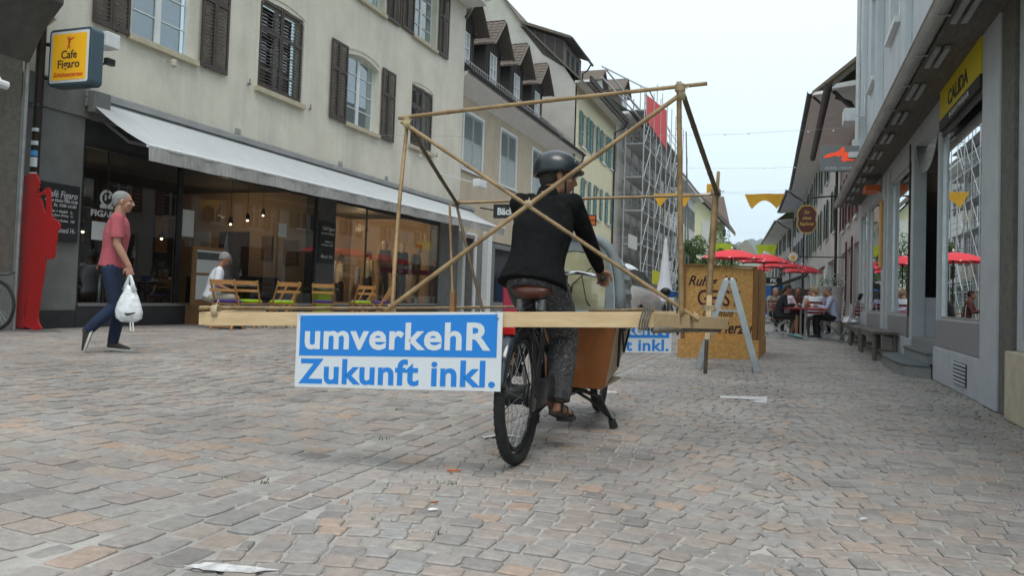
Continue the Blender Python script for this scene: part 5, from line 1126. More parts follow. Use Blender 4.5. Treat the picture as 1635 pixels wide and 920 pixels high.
    if spec.get('collar'):
        c=MB(); ch_=spec['collar']; c.tube([nk+ax*.01*s,nk+ax*ch_*s*.6,nk+ax*ch_*s],[.074*s,.066*s,.060*s],16); blob(c,vox*.8,'collar',spec['top'],r,1)
    # bottom
    q=MB(); q.tube([pel+ax*.05*s,pel-ax*.02*s,pel-ax*.09*s],[(.148*s,.108*s),(.158*s,.120*s),(.13*s,.10*s)],18,ref=shn)
    short=spec.get('short',False); wd=spec.get('wide',1.)
    for S in 'RL':
        h_,k,a=g('hip'+S),g('kn'+S),g('an'+S)
        if short: limb(q,[h_,h_.lerp(k,.5)],[.094*s,.084*s]); q.tube([h_.lerp(k,.4),k.lerp(h_,.08)],[.086*s,.078*s],14)
        else: limb(q,[h_,h_.lerp(k,.5),k],[.094*s,.082*s*wd,.068*s*wd]); q.tube([k,k.lerp(a,.4),a.lerp(k,.03)],[.068*s*wd,.066*s*wd,.056*s*wd],14)
    blob(q,vox,'trousers',spec['bottom'],r,4)
    # shoes
    if spec.get('shoe'):
        for S in 'RL':
            a,t_=g('an'+S),g('to'+S); fd=t_-a; up_=V(J.get('fu'+S,(0,0,1))); sh_=MB(); rf=fd.cross(up_)
            sh_.tube([a-fd.normalized()*.05*s-up_*.03*s,a-up_*.022*s,a+fd*.35-up_*.025*s,a+fd*.75-up_*.034*s,t_+fd*.08-up_*.04*s],[(.036*s,.036*s),(.042*s,.046*s),(.045*s,.040*s),(.050*s,.028*s),(.036*s,.018*s)],12,ref=rf); sh_.tube([a-up_*.02*s,a+up_*.03*s],[.045*s,.042*s],12)
            so_=blob(sh_,vox*.8,'shoe',spec['shoe'],r,2)
            sl=MB(); c0=a-fd.normalized()*.085*s-up_*.066*s; pr=[]; n=rf.normalized(); L_=fd.length+.15*s; 
            for k_ in range(20): an=2*math.pi*k_/20; x_=.5-.5*math.cos(an); w_=(.040+.012*math.sin(math.pi*x_*.9))*math.copysign(abs(math.sin(an))**.7,math.sin(an)); pr.append(c0+fd.normalized()*x_*L_+n*w_*s)
            sl.prism(pr,up_*.024*s); sl.build('sole',spec.get('sole','black_plain'),so_)
    r.location=loc; r.rotation_euler=(0,0,rz)
    return r
# --- walking man, local frame: +x forward, -y his right side
J=dict(pel=(0,0,.93),chest=(.03,0,1.27),shR=(.045,-.185,1.42),shL=(.045,.185,1.42),head=(.075,0,1.615),hf=(1,.05,-.04),
 elR=(.06,-.235,1.15),wrR=(.185,-.24,.925),hdR=(.12,0,-1),hpR=(.1,1,0),elL=(-.06,.21,1.15),wrL=(-.02,.20,.92),hdL=(.3,0,-1),hpL=(0,-1,0),curl=.85,
 hipR=(.0,-.095,.90),knR=(.06,-.10,.50),anR=(-.20,-.10,.225),toR=(-.255,-.10,.03),fuR=(-1,0,-.25),hipL=(.0,.095,.90),knL=(.09,.10,.50),anL=(.03,.10,.085),toL=(.19,.10,.07))
man=person('person','grey-haired man in a rose polo shirt and jeans walking with a white bag',J,dict(top='shirt_rose',bottom='jeans',sleeve='short',hair='crop',hairm='hair_grey',shoe='shoe_dark',sole='sole_white',collar=.062,bulk=1.09,hem=.02),(0,0,0),vox=.0065)
m=MB(); m.tube([(0,0,.925),(0,0,.955)],[(.164,.124)]*2,24,ref=(0,1,0)); m.build('belt','black_plain',man)
m=MB(); m.bx(-.134,-.126,-.10,-.02,.885,.92); m.build('belt_label','label_tan',man)
m=MB(); m.ell((.098,0,1.562),.042,.046,.03,12,8); m.ell((.07,0,1.555),.052,.056,.032,12,8); blob(m,.006,'beard','hair_grey',man,1)
mz=R(19.3+22)*1; man.location=onz(172,563,.08); man.rotation_euler=(0,0,R(40)); man.scale=(.985,.985,.985)
# plastic bag hanging from his hand
bgp=man.matrix_basis@V((.20,-.24,.825)); BG=empty('plastic_bag',bgp,'full white plastic carrier bag hanging from the hand of the walking man','bag'); n=22; m=MB(); rg=[]
for j,(z,w,d) in enumerate(((-.10,.022,.022),(-.15,.05,.032),(-.22,.08,.05),(-.30,.108,.07),(-.37,.125,.08),(-.43,.118,.075),(-.465,.075,.05),(-.475,.01,.01))):
    ring=[]
    for i in range(n):
        a=2*math.pi*i/n; k=1+.06*math.sin(5*a+j*.4)+.05*math.sin(11*a)+.03*math.sin(17*a+1); ring.append((bgp.x+w*k*math.cos(a)*.93+.03*(j/7),bgp.y+d*k*math.sin(a)+w*k*math.cos(a)*.36,bgp.z+z+.012*math.sin(3*a+j)))
    rg.append(ring)
m.rings(rg); m.build('bag_body','plastic_bag',BG,True)
m=MB()
for s in (-1,1): m.tube([bgp+V((s*.065,0,-.16)),bgp+V((s*.035,0,-.08)),bgp+V((s*.012,0,-.01)),bgp+V((-s*.004,0,.01))],[(.03,.007),(.022,.007),(.014,.008),(.01,.008)],8,ref=(1,.3,0))
m.build('bag_handle','plastic_bag',BG,True)
m=MB(); c=bgp+V((.05,-.1,-.40)); m.tube([c+V((-.05,.03,.03)),c+V((0,.03,0)),c+V((.08,.06,.02))],[.006,.012,.006],6); m.build('bag_content','black_plain',BG)
# --- seated people at the cafe tables (local: +x forward)
def seat(s=1.,lean=.05,head=(1,0,-.25),arm='table',tw=0,leg=0):
    J=dict(pel=(0,0,.54),chest=(lean,0,.86),shR=(lean*1.6,-.18,1.0),shL=(lean*1.6,.18,1.0),head=(lean*2.2+.03,0,1.19),hf=head,
     hipR=(.02,-.09,.52),hipL=(.02,.09,.52),knR=(.43,-.11,.53),knL=(.43,.11,.53),anR=(.40+leg,-.11,.09),anL=(.36-leg,.11,.09),toR=(.55+leg,-.13,.06),toL=(.51-leg,.13,.06),curl=.6)
    if arm=='table': J.update(elR=(.18,-.24,.78),elL=(.18,.24,.78),wrR=(.38,-.12,.82),wrL=(.38,.12,.82))
    elif arm=='chin': J.update(elR=(.22,-.22,.78),elL=(.2,.24,.76),wrR=(.20,-.08,1.03),wrL=(.38,.1,.8),hdR=(-.1,.4,.8))
    else: J.update(elR=(.10,-.25,.74),elL=(.10,.25,.74),wrR=(.32,-.14,.66),wrL=(.32,.14,.66))
    return J
def mkseat(lab,x,y,face,spec,**k):
    return person('person',lab,seat(**k),spec,(x,y,zg(x)),face,vox=.014)
YT=20.5
mkseat('dark-haired woman in black sitting at the left of the red table',-.17,YT-.1,R(4),dict(top='cloth_black',bottom='cloth_black',skin='skin_tan',hair='long',hairm='hair_dark',shoe='shoe_mint',short=True,s=.98,hem=.0),lean=.09,head=(1,0,-.5),leg=.03)
mkseat('grey-haired person in pale blue shirt at the right end of the red table',1.13,YT+.2,R(184),dict(top='cloth_lightblue',bottom='cloth_black',hair='short',hairm='hair_grey',shoe='black_plain',s=.98,hem=.12),lean=.06,arm='chin',head=(1,0,-.3))
mkseat('person with a blond ponytail and white shirt seen from behind at the red table',.70,YT+1.0,R(95),dict(top='cloth_white',bottom='cloth_khaki',hair='pony',hairm='hair_blond',shoe='black_plain'),lean=.08,head=(.6,.5,-.3))
mkseat('tanned bald person in dark brown facing the camera beyond the red table',.32,YT+2.6,R(-88),dict(top='cloth_brown',bottom='cloth_black',skin='skin_tan',hair='crop',hairm='hair_dark',shoe='black_plain'),head=(1,0,-.3))
mkseat('person in a white shirt just behind the woman in black',-.02,YT+2.2,R(40),dict(top='cloth_white',bottom='cloth_black',hair='short',hairm='hair_grey',shoe='black_plain'))
mkseat('brown-haired person between the ponytail and the pale blue shirt',.88,YT+2.3,R(150),dict(top='cloth_white',bottom='cloth_beige',hair='bob',hairm='hair_dark',shoe='black_plain'),head=(1,.2,-.2))
mkseat('person in a beige jacket far back beneath the parasols',-.35,YT+4.6,R(-60),dict(top='cloth_beige',bottom='cloth_black',hair='short',hairm='hair_grey',shoe='black_plain'))
mkseat('person in rose seated far back beside the pale blue shirt',1.35,YT+4.2,R(-130),dict(top='shirt_rose',bottom='cloth_black',hair='bob',hairm='hair_blond',shoe='black_plain'))
mkseat('person in light blue seated far back at the middle',.7,YT+5.4,R(-80),dict(top='cloth_lightblue',bottom='cloth_khaki',hair='short',hairm='hair_dark',shoe='black_plain'))
mkseat('person in dark red half hidden by the right edge of the plywood box',-.70,YT+1.2,R(200),dict(top='cloth_brown',bottom='cloth_black',hair='short',hairm='hair_dark',shoe='black_plain',skin='skin_tan'),leg=.05)
def garden_chair(x,y,rz,label):
    t=empty('garden_chair',(0,0,0),label,'chair','red slatted folding chairs at the street tables')
    for i in range(5): m=MB(); m.bx(-.2+i*.085,-.2+i*.085+.06,-.2,.2,.44,.455); m.build('seat_slat','chair_red',t)
    for i in range(4): m=MB(); z=.60+i*.085; m.bx(-.245-.03*i/3,-.235-.03*i/3,-.2,.2,z,z+.06); m.build('back_slat','chair_red',t)
    for s in (-1,1):
        m=MB(); m.tube([(-.27,s*.2,.95),(-.22,s*.2,.45),(.16,s*.2,.0)],.011,6); m.build('leg','steel',t); m=MB(); m.tube([(.2,s*.185,.44),(-.25,s*.185,0)],.011,6); m.build('leg','steel',t)
    t.location=(x,y,zg(x)); t.rotation_euler=(0,0,rz); return t
gc=garden_chair(-.17,YT-.1,R(4),'red slatted chair under the woman in black')
ctree(gc,None,(1.13,YT+.2,0),R(184),'red slatted chair under the person in the pale blue shirt'); ctree(gc,None,(.70,YT+1.0,0),R(95),'red slatted chair under the person with the ponytail'); ctree(gc,None,(1.42,YT-.3,0),R(200),'empty red slatted chair next to the benches')
ctree(gc,None,(-.70,YT+1.2,0),R(200),'red slatted chair at the right edge of the plywood box'); ctree(gc,None,(.32,YT+2.6,0),R(-88),'red slatted chair under the tanned bald person'); ctree(gc,None,(-.02,YT+2.2,0),R(40),'red slatted chair behind the woman in black'); ctree(gc,None,(.88,YT+2.3,0),R(150),'red slatted chair under the brown-haired person')
def rtable(x,y,label,w=1.05,d=.7):
    t=empty('garden_table',(x,y,0),label,'table','red-topped tables on the street'); m=MB(); m.bx(x-w/2,x+w/2,y-d/2,y+d/2,.715,.74); m.build('table_top','table_red',t,bev=.004)
    m=MB(); m.tube([(x,y,.03),(x,y,.715)],.028,10); m.build('post','steel',t); m=MB(); m.bx(x-.3,x+.3,y-.04,y+.04,.0,.03); m.bx(x-.04,x+.04,y-.3,y+.3,.0,.031); m.build('foot','steel',t); return t
rtable(.47,YT,'nearest red table between the woman in black and the pale blue shirt'); rtable(.4,YT+1.9,'second red table behind the nearest one'); rtable(-.6,YT+2.4,'red table behind the plywood box edge',.8)
for (x,y,h,mt,nm,lab) in ((.33,YT,.13,'glass_house','drinking_glass','drinking glass near the middle of the nearest red table'),(.52,YT+.1,.22,'shop_orange','juice_bottle','small orange bottle on the nearest red table'),(.62,YT-.1,.11,'white_plain','cup','white cup on the right half of the nearest red table'),(.2,YT-.15,.02,'pale_wood','plate','wooden plate in front of the woman in black')):
    m=MB(); r0=.035 if h>.05 else .1; m.lathe([(r0*.8,.741),(r0,.741+h*.6),(r0*.6 if h>.2 else r0,.741+h)],12,(x,y,0)); tag(m.build(nm,mt,None,True),lab,nm.split('_')[-1])
for i,(px,py,x) in enumerate(((1337,455,1.75),(1315,455,1.75))):
    p=ony(px,py,24+i*4); FP=empty('flower_pot',(p.x,24+i*4,p.z-.3),('white flowers in a pale tapered pot before the pinkish house','white flowers in the pot further left along the right-hand houses')[i],'plant'); Y=24+i*4
    m=MB(); m.lathe([(.10,0),(.13,p.z-.3),(.19,p.z-.05),(.17,p.z-.06)],14,(p.x,Y,0)); m.build('pot','plaster_pink',FP); m=MB(); mp_=MB(); rr=random.Random(i)
    for k in range(260):
        q=V((p.x,Y,p.z+.1))+V((rr.gauss(0,.1),rr.gauss(0,.1),rr.gauss(0,.09))); e=Euler((rr.uniform(-1,1),rr.uniform(-1,1),rr.uniform(0,6))).to_matrix(); T_=(mp_ if k%5<2 else m); s=.05
        T_.q(*[q+e@V(w) for w in ((-s*.5,0,0),(0,-s*.3,0),(s*.5,0,0),(0,s*.3,0))])
    m.build('foliage','leaf',FP,fix=False); mp_.build('flowers','petal',FP,fix=False)
# stone wall stall / rocks & white canopy behind the tables
m=MB(); p=ony(1262,470,36); 
m.bx(-.6,1.0,36,36.4,0,1.5); tag(m.build('stone_wall','tower_stone',None),'low dark stone wall behind the people at the tables','wall')
m=MB(); m.prism([(.9,35,2.1),(-.6,35,1.5),(-.6,35,1.56),(.9,35,2.2)],(0,3,0)); tag(m.build('dark_awning','concrete_dark',None),'sloping dark awning above the stone wall behind the tables','awning')
# ================================================================ PLYWOOD BOX WITH HANDWRITING
a=onz(1087,571); b=onz(1206,574); d=(b-a); Lb=d.length; TB=frame((a.x,a.y,0),d); OB=empty('plywood_box',((a+b)/2),'large raw chipboard box with handwriting in marker, behind the bamboo poles','box')
hb=1.335; m=MB(TB); m.bx(.0,Lb,.03,.045,.26,hb); m.build('front_panel','osb',OB)
m=MB(TB); m.prism([(0,.046,.26),(.9,1.7,.26),(.9,1.7,hb),(0,.046,hb)],(.015,0,0)); m.build('side_panel','osb',OB); m=MB(TB); m.prism([(Lb-.015,.046,.26),(Lb+.885,1.7,.26),(Lb+.885,1.7,hb-.005),(Lb-.015,.046,hb-.005)],(.015,0,0)); m.build('side_panel','osb',OB); m=MB(TB); m.prism([(.016,.046,hb-.02),(Lb-.016,.046,hb-.02),(Lb+.884,1.7,hb-.02),(.916,1.7,hb-.02)],(0,0,.015)); m.build('lid','osb',OB); m=MB(TB); m.bx(.9,Lb+.9,1.705,1.72,.26,hb); m.build('back_panel','osb',OB)
m=MB(TB); m.bx(-.06,Lb+.03,-.045,-.03,.0,.275); m.build('base_board','osb',OB); m=MB(TB); m.prism([(-.06,-.029,0),(.86,1.75,0),(.86,1.75,.275),(-.06,-.029,.275)],(.015,0,0)); m.build('base_side','osb',OB); m=MB(TB); m.prism([(Lb+.015,-.029,0),(Lb+.93,1.75,0),(Lb+.93,1.75,.275),(Lb+.015,-.029,.275)],(.015,0,0)); m.build('base_side','osb',OB); m=MB(TB); m.bx(-.044,Lb+.014,-.029,.028,.255,.274); m.build('base_ledge','osb',OB)
for u in (.0,Lb-.0):
    s=1 if u<.1 else -1; m=MB(TB); m.bx(min(u,u+s*.05),max(u,u+s*.05),-.0,.029,.276,hb+.005); m.build('corner_post','warm_wood',OB)
m=MB(TB); m.bx(.0,Lb,-.01,.029,hb+.006,hb+.03); m.bx(Lb+.031,Lb+.07,-.0,.03,.276,hb); m.build('top_batten','warm_wood',OB)
k=Lb/118.
def wpx(px,py): return (px-1087)*k,hb-(py-421)*(hb-.27)/118
def ins(s,px,py,h,w,mt,sh=.35,b=.004): u,v=wpx(px,py); text(s,TB,u,v,h,mt,OB,w=-.03+.001,ext=.001,width=w*k,shear=sh,bold=b)
ins('Ruhig',1120,452,.20,46,'marker_dark'); ins('im',1162,449,.19,24,'marker_dark'); ins('GEIST',1146,484,.33,68,'marker_wine',.0,.003); ins('und mild',1146,501,.14,50,'marker_dark',.4,.001); ins('Herzen',1176,528,.24,58,'marker_dark',.35,.005)
# aluminium A-board stand
AF=empty('a_frame_stand',(-.62,9.7,0),'bare aluminium A-shaped stand in front of the plywood box','stand')
TA=frame((-.64,9.72,0),(1,.065,0))
for y in (0,.62):
    for s in (-1,1):
        m=MB(TA); m.beam((s*.034,y,1.09),(s*.345,y,.01),.078,.035,up=(0,1,0)); m.build('rail','aluminium',AF,bev=.003)
    m=MB(TA); m.beam((-.12,y,.72),(.12,y,.72),.012,.02); m.build('spreader','steel',AF)
for s in (-1,1):
    for z in (.12,1.05): m=MB(TA); x=s*(.015+.33*(1.09-z)/1.08); m.beam((x,.03,z),(x,.59,z),.03,.03); m.build('cross_rail','aluminium',AF)
    for y in (0,.62): m=MB(TA); m.ell((s*.034,y,1.095),.022,k=8,m=6); m.build('end_cap','white_plain',AF)
# ================================================================ CAFE THINGS
# light box sign
CS=empty('cafe_light_sign',(-9.9,8.6,4.1),'yellow light box sign reading Cafe Figaro on the downpipe side of the cafe','sign')
Tc=frame((0,8.5,0),(1,.0,0)); cq=[ony(80,48,8.5),ony(148,40,8.5),ony(143,137,8.5),ony(78,132,8.5)]; x0,x1,z0,z1=-10.32,-9.50,3.66,4.51
def rrect(x0,x1,z0,z1,r,y,n=5):
    o=[]
    for cx_,cz_,a0 in ((x1-r,z1-r,0),(x0+r,z1-r,90),(x0+r,z0+r,180),(x1-r,z0+r,270)):
        for i in range(n+1): a=R(a0+90*i/n); o.append((cx_+r*math.cos(a),y,cz_+r*math.sin(a)))
    return o
m=MB(Tc); m.prism(rrect(x0,x1,z0,z1,.07,0),(0,.22,0)); m.build('case','cafe_case',CS,bev=.015)
m=MB(Tc); m.prism(rrect(x0+.045,x1-.045,z0+.045,z1-.045,.03,-.006),(0,.005,0)); m.build('border','cafe_border',CS)
m=MB(Tc); m.prism(rrect(x0+.085,x1-.085,z0+.085,z1-.085,.02,-.0095),(0,.003,0)); m.build('face','cafe_yellow',CS)
cx=(x0+x1)/2; text('Cafe',Tc,cx+.0,4.06,.17,'ink_dark',CS,w=.010,bold=.003,width=.30); text('Figaro',Tc,cx+.0,3.92,.17,'ink_dark',CS,w=.010,bold=.003,width=.42); text('Schützengarten',Tc,cx,3.79,.095,'ink_red',CS,w=.010,shear=.2,bold=.002,width=.56)
m=MB(Tc); fz=4.2
for p in ([(cx-.05,fz),(cx-.02,fz+.08),(cx+.0,fz+.08),(cx+.02,fz),(cx+.0,fz),(cx-.01,fz+.05),(cx-.03,fz)],[(cx-.03,fz+.08),(cx+.015,fz+.08),(cx+.01,fz+.15),(cx-.02,fz+.15)],[(cx-.015,fz+.155),(cx+.01,fz+.155),(cx+.01,fz+.18),(cx-.015,fz+.18)],[(cx-.06,fz+.17),(cx-.04,fz+.18),(cx-.01,fz+.13),(cx-.02,fz+.12)],[(cx+.01,fz+.15),(cx+.09,fz+.17),(cx+.09,fz+.155),(cx+.01,fz+.12)]):
    m.prism([(x,-.012,z) for x,z in p],(0,.003,0))
m.build('dancer_emblem','ink_red',CS)
m=MB(); m.tube([(-10.38,8.5,4.3),(-10.3,8.55,4.3)],.03,6); m.tube([(-10.38,8.5,3.8),(-10.3,8.55,3.8)],.03,6); m.build('bracket','metal_dark',CS)
p=ony(170,65,9.2); FLt=empty('wall_floodlight',(p.x,9.2,p.z),'small white floodlight box just right of the yellow light box sign','lamp'); m=MB(); m.bx(p.x-.16,p.x+.12,9.1,9.35,p.z-.11,p.z+.12); m.build('housing','white_paint',FLt,bev=.015); m=MB(); m.tube([(p.x,9.3,p.z),(XL,9.5,p.z)],.015,6); m.build('arm','metal_dark',FLt)
p=ony(172,98,9.3); m=MB(); m.bx(p.x-.03,p.x+.05,9.25,9.4,p.z-.05,p.z+.05); m.tube([(p.x-.18,9.3,p.z-.02),(p.x+.03,9.3,p.z-.02)],.012,6); m.tube([(p.x,9.35,p.z),(XL,9.5,p.z)],.012,6); tag(m.build('wall_camera','metal_dark',None),'small dark camera bracket under the white floodlight by the yellow sign','camera')
for px,py in ((270,108),(666,254)):
    p=onx(px,py,XL+.06); m=MB(); m.lathe([(.02,0),(.06,.03),(.06,.12),(.045,.14)],10,(XL+.16,p.y,p.z)); m.tube([(XL,p.y,p.z+.12),(XL+.12,p.y,p.z+.1)],.012,6); tag(m.build('wall_lamp','stone_pale',None),'small pale spotlight under the leftmost window sill' if px<300 else 'small pale spotlight under the window left of the beige house','lamp')
p=onx(742,198+97,XL+.1); WL=empty('arm_floodlight',(XL,24.4,4.6),'white floodlight on an arm at the corner of the cafe building','lamp'); m=MB(TL); m.tube([(22.6,-.03,4.6),(22.6,-.15,4.6),(24.6,-.5,4.62)],.018,6); m.build('arm','white_paint',WL); m=MB(TL); m.bx(24.5,25.2,-.75,-.5,4.48,4.74); m.build('housing','white_paint',WL,bev=.02)
BK=empty('bakery_sign',(-10.2,27,3.9),'small dark light box sign reading Bäckerei beside the rider','sign'); Yb=25.2
a=ony(788,326,Yb); b=ony(818,355,Yb); Tb=frame((0,Yb,0),(1,0,0)); m=MB(Tb); m.bx(a.x,a.x+1.25,0,.15,a.z-.48,a.z); m.build('panel','metal_dark',BK,bev=.01); text('Bäckerei',Tb,a.x+.68,a.z-.36,.33,'print_white',BK,w=.002,bold=.012,width=1.05); m=MB(Tb); m.tube([(a.x-.5,.05,a.z-.12),(a.x,.05,a.z-.2)],.025,6); m.build('arm','metal_dark',BK)
p0_,p1_=onx(925,343,-10.3),onx(948,358,-10.3); OS=empty('orange_shop_sign',(p0_.x,p0_.y,p0_.z),'small orange-red shop sign on the yellow house','sign'); m=MB(); a=ony(926,343,41); m.bx(a.x,a.x+.9,41,41.12,a.z-.6,a.z); m.build('panel','metal_dark',OS); m=MB(); m.bx(a.x+.05,a.x+.85,40.98,40.999,a.z-.27,a.z-.06); m.bx(a.x+.05,a.x+.85,40.98,40.999,a.z-.55,a.z-.33); m.build('lettering_band','shop_orange',OS)
# red saxophonist silhouette
Yr=8.31; zz=lambda L_:[(x/2.627,250+y/2.627) for x,y in L_]
sil=zz([(105,97),(128,88),(150,88),(157,105),(160,122),(168,128),(160,134),(163,146),(157,150),(158,160),(148,170),(160,182),(172,200),(180,240),(190,262),(192,300),(188,330),(196,360),(196,410),(190,440),(180,520),(165,620),(155,690),(158,715),(172,740),(150,747),(130,742),(104,734),(100,722),(104,690),(110,620),(113,560),(110,600),(101,650),(95,690),(98,722),(97,738),(70,735),(50,730),(55,700),(70,620),(85,520),(90,420),(88,340),(80,290),(75,240),(80,200),(92,178),(106,166),(108,150),(101,135),(98,125)])
sax=zz([(150,168),(158,172),(184,160),(192,149),(202,147),(209,155),(211,200),(214,268),(226,281),(242,290),(250,308),(248,322),(238,332),(236,366),(230,392),(231,420),(222,444),(208,450),(196,440),(188,400),(186,330),(188,290),(192,240),(193,180),(186,174),(162,184),(152,180)])
SX=empty('saxophonist_figure',(-10.2,Yr,.08),'flat red silhouette of a saxophone player on a base plate','figure')
z0_=min(ony(px,py,Yr).z for px,py in sil)
def cut(pl,nm,dy):
    bm=bmesh.new(); vs=[bm.verts.new(V((ony(px,py,Yr).x,Yr+dy,ony(px,py,Yr).z-z0_+.10))) for px,py in pl]; f=bm.faces.new(vs); g=bmesh.ops.extrude_face_region(bm,geom=[f]); [setattr(v,'co',v.co+V((0,.025,0))) for v in g['geom'] if isinstance(v,bmesh.types.BMVert)]; bmesh.ops.triangulate(bm,faces=[q for q in bm.faces if len(q.verts)>4]); bmesh.ops.recalc_face_normals(bm,faces=bm.faces)
    me=bpy.data.meshes.new(nm); bm.to_mesh(me); bm.free(); me.materials.append(M['figure_red'])
    for p in me.vertices: p.co-=SX.location
    o=bpy.data.objects.new(nm,me); COL.objects.link(o); o.parent=SX
cut(sil,'body_cutout',0); cut(sax,'saxophone',-.003)
m=MB(); xc=ony(45,500,Yr).x; m.bx(xc-.42,xc+.42,8.1,8.5,.085,.098); m.build('base_plate','steel',SX)
# chalkboards
def chalkboard(T,u0,u1,z0,z1,y,label,lines,par=None):
    t=empty('chalkboard',T@V(((u0+u1)/2,y,z0)),label,'chalkboard'); m=MB(T); m.bx(u0,u1,y-.03,y,z0,z1); m.build('board','chalkboard',t); W_=u1-u0; H_=z1-z0
    for s,u,v,h,w in lines: text(s,T,u0+W_*u,z0+H_*v,h*H_,'chalk',t,w=-y+.031,shear=.2,bold=.001,width=w*W_)
    return t
p=onx(78,296,-10.55); q=onx(122,388,-10.55)
chalkboard(TL,8.66,9.33,1.42,2.30,-.06,'black chalkboard menu of Café Figaro behind the red saxophonist',[('Café Figaro',.52,.76,.17,.84),('warme Küche 9.00-19.00',.52,.68,.075,.86),('Sa. 9.00-16.00',.62,.6,.075,.6),('Kaffee + Gipfeli   5.-',.5,.5,.06,.7),('Kaffee Jour d\'Orig.  7.-',.5,.43,.06,.72),('Kaffee + Kuchen   7.50',.58,.34,.06,.62),('Tagesmenü 14.-',.6,.15,.13,.66)])
chalkboard(TL,16.1,16.8,1.45,2.45,-.035,'narrow chalkboard on the dark pier between the cafe windows',[('Café Figaro',.55,.8,.13,.75),('warme Küche',.5,.7,.07,.8),('Kaffee 5.-',.6,.5,.06,.55),('Kuchen 7.50',.5,.42,.06,.7),('Menü 14.-',.5,.12,.12,.75)])
m=MB(TL); 
FG=empty('window_lettering',(XL,9.9,2),'white FIGARO crest lettering on the left cafe window','lettering'); text('FIGARO',TL,9.95,1.89,.14,'chalk',FG,w=-.015,bold=.004,width=.6); m=MB(TL); m.lathe([(.0,.012),(.14,.012),(.14,.016),(.0,.016)],14,(9.95,0,2.2),'y'); m.bx(9.82,10.08,.010,.014,2.03,2.09); m.build('crest','chalk',FG); m=MB(TL); m.lathe([(.0,.008),(.10,.008),(.10,.010),(.0,.010)],14,(9.95,0,2.2),'y'); m.build('crest_mask','black_plain',FG)
m=MB(TL); m.q((9.98,.012,2.15),(10.02,.012,2.15),(10.02,.006,2.27),(9.98,.006,2.27)); m.bx(9.9,9.93,.004,.007,2.16,2.26); m.bx(9.965,10.01,.004,.007,2.2,2.23); m.build('crest_face','chalk',FG)
m=MB(TL); m.bx(9.68,9.95,.012,.015,1.5,1.8); tag(m.build('window_notice','paper',None),'white paper notice under the FIGARO lettering','paper')
for (a_,b_,c_,d_) in ((11.68,11.98,1.72,2.22),(14.6,14.9,1.95,2.25)): m=MB(TL); m.bx(a_,b_,.012,.015,c_,d_); o=m.build('window_poster','paper',None); tag(o,'price list poster on the cafe window above the menu stand' if a_<12 else 'small paper notice on the cafe window above the seated man','paper')
# menu stand
MS=empty('menu_stand',(XL+.3,12,.1),'wooden framed menu stand leaning inside the cafe window','menu stand'); 
m=MB(TL); m.bx(11.75,12.62,-.22,-.18,.42,1.55); m.build('frame','warm_wood',MS); m=MB(TL); m.bx(11.84,12.53,-.226,-.221,1.05,1.48); m.bx(11.84,12.53,-.226,-.221,.55,1.0); m.build('menu_sheet','paper',MS); m=MB(TL); m.bx(11.84,12.53,-.229,-.2265,1.3,1.44); m.build('menu_photo','shutter_dark',MS)
m=MB(TL); m.bx(11.8,11.9,-.4,-.0,.085,.42); m.bx(12.5,12.6,-.4,-.0,.085,.42); m.build('foot','warm_wood',MS)
# folding chairs
def fchair(cush,label):
    t=empty('folding_chair',(0,0,0),label,'chair','wooden folding chairs outside the cafe')
    for i in range(5): m=MB(); m.bx(-.19+i*.08,-.19+i*.08+.06,-.2,.2,.43,.448); m.build('seat_slat','chair_wood',t)
    m=MB(); pts=[(-.265+.02*abs(s)-.02,.21*s,0) for s in (-1,-.5,0,.5,1)]
    for z in (.76,.64): m=MB(); m.rings([[(-.25-.03*(1-s*s),.215*s,z),(-.232-.03*(1-s*s),.215*s,z),(-.232-.03*(1-s*s),.215*s,z+(.075 if z>.7 else .045)),(-.25-.03*(1-s*s),.215*s,z+(.075 if z>.7 else .045))] for s in (-1,-.6,-.2,.2,.6,1)]); m.build('back_slat','chair_wood',t)
    for s in (-1,1):
        m=MB(); m.beam((-.26,s*.2,.84),(.20,s*.2,.0),.022,.035,up=(1,0,0)); m.build('leg','chair_wood',t); m=MB(); m.beam((.16,s*.175,.44),(-.24,s*.175,0),.02,.032,up=(1,0,0)); m.build('leg','chair_wood',t)
    m=MB(); m.beam((-.19,-.17,.06),(-.19,.17,.06),.02,.02); m.beam((.12,-.2,.14),(.12,.2,.14),.02,.02); m.build('stretcher','chair_wood',t)
    n=20; m=MB(); rg=[]
    for z,k in ((.449,.9),(.46,1.0),(.485,1.0),(.50,.85),(.505,.3)): rg.append([(.0+.19*k*math.copysign(abs(math.cos(a))**.6,math.cos(a)),.2*k*math.copysign(abs(math.sin(a))**.6,math.sin(a)),z+.004*math.sin(5*a)) for a in [2*math.pi*i/n for i in range(n)]])
    m.rings(rg); m.build('cushion',cush,t,True); return t
cg=fchair('cushion_green','wooden folding chair with a bright green cushion near the cafe table'); cv=fchair('cushion_violet','wooden folding chair with a violet cushion in front of the seated man')
def onf(px,py,z=.1): p=onz(px,py,z); return (p.x,p.y,zg(p.x))
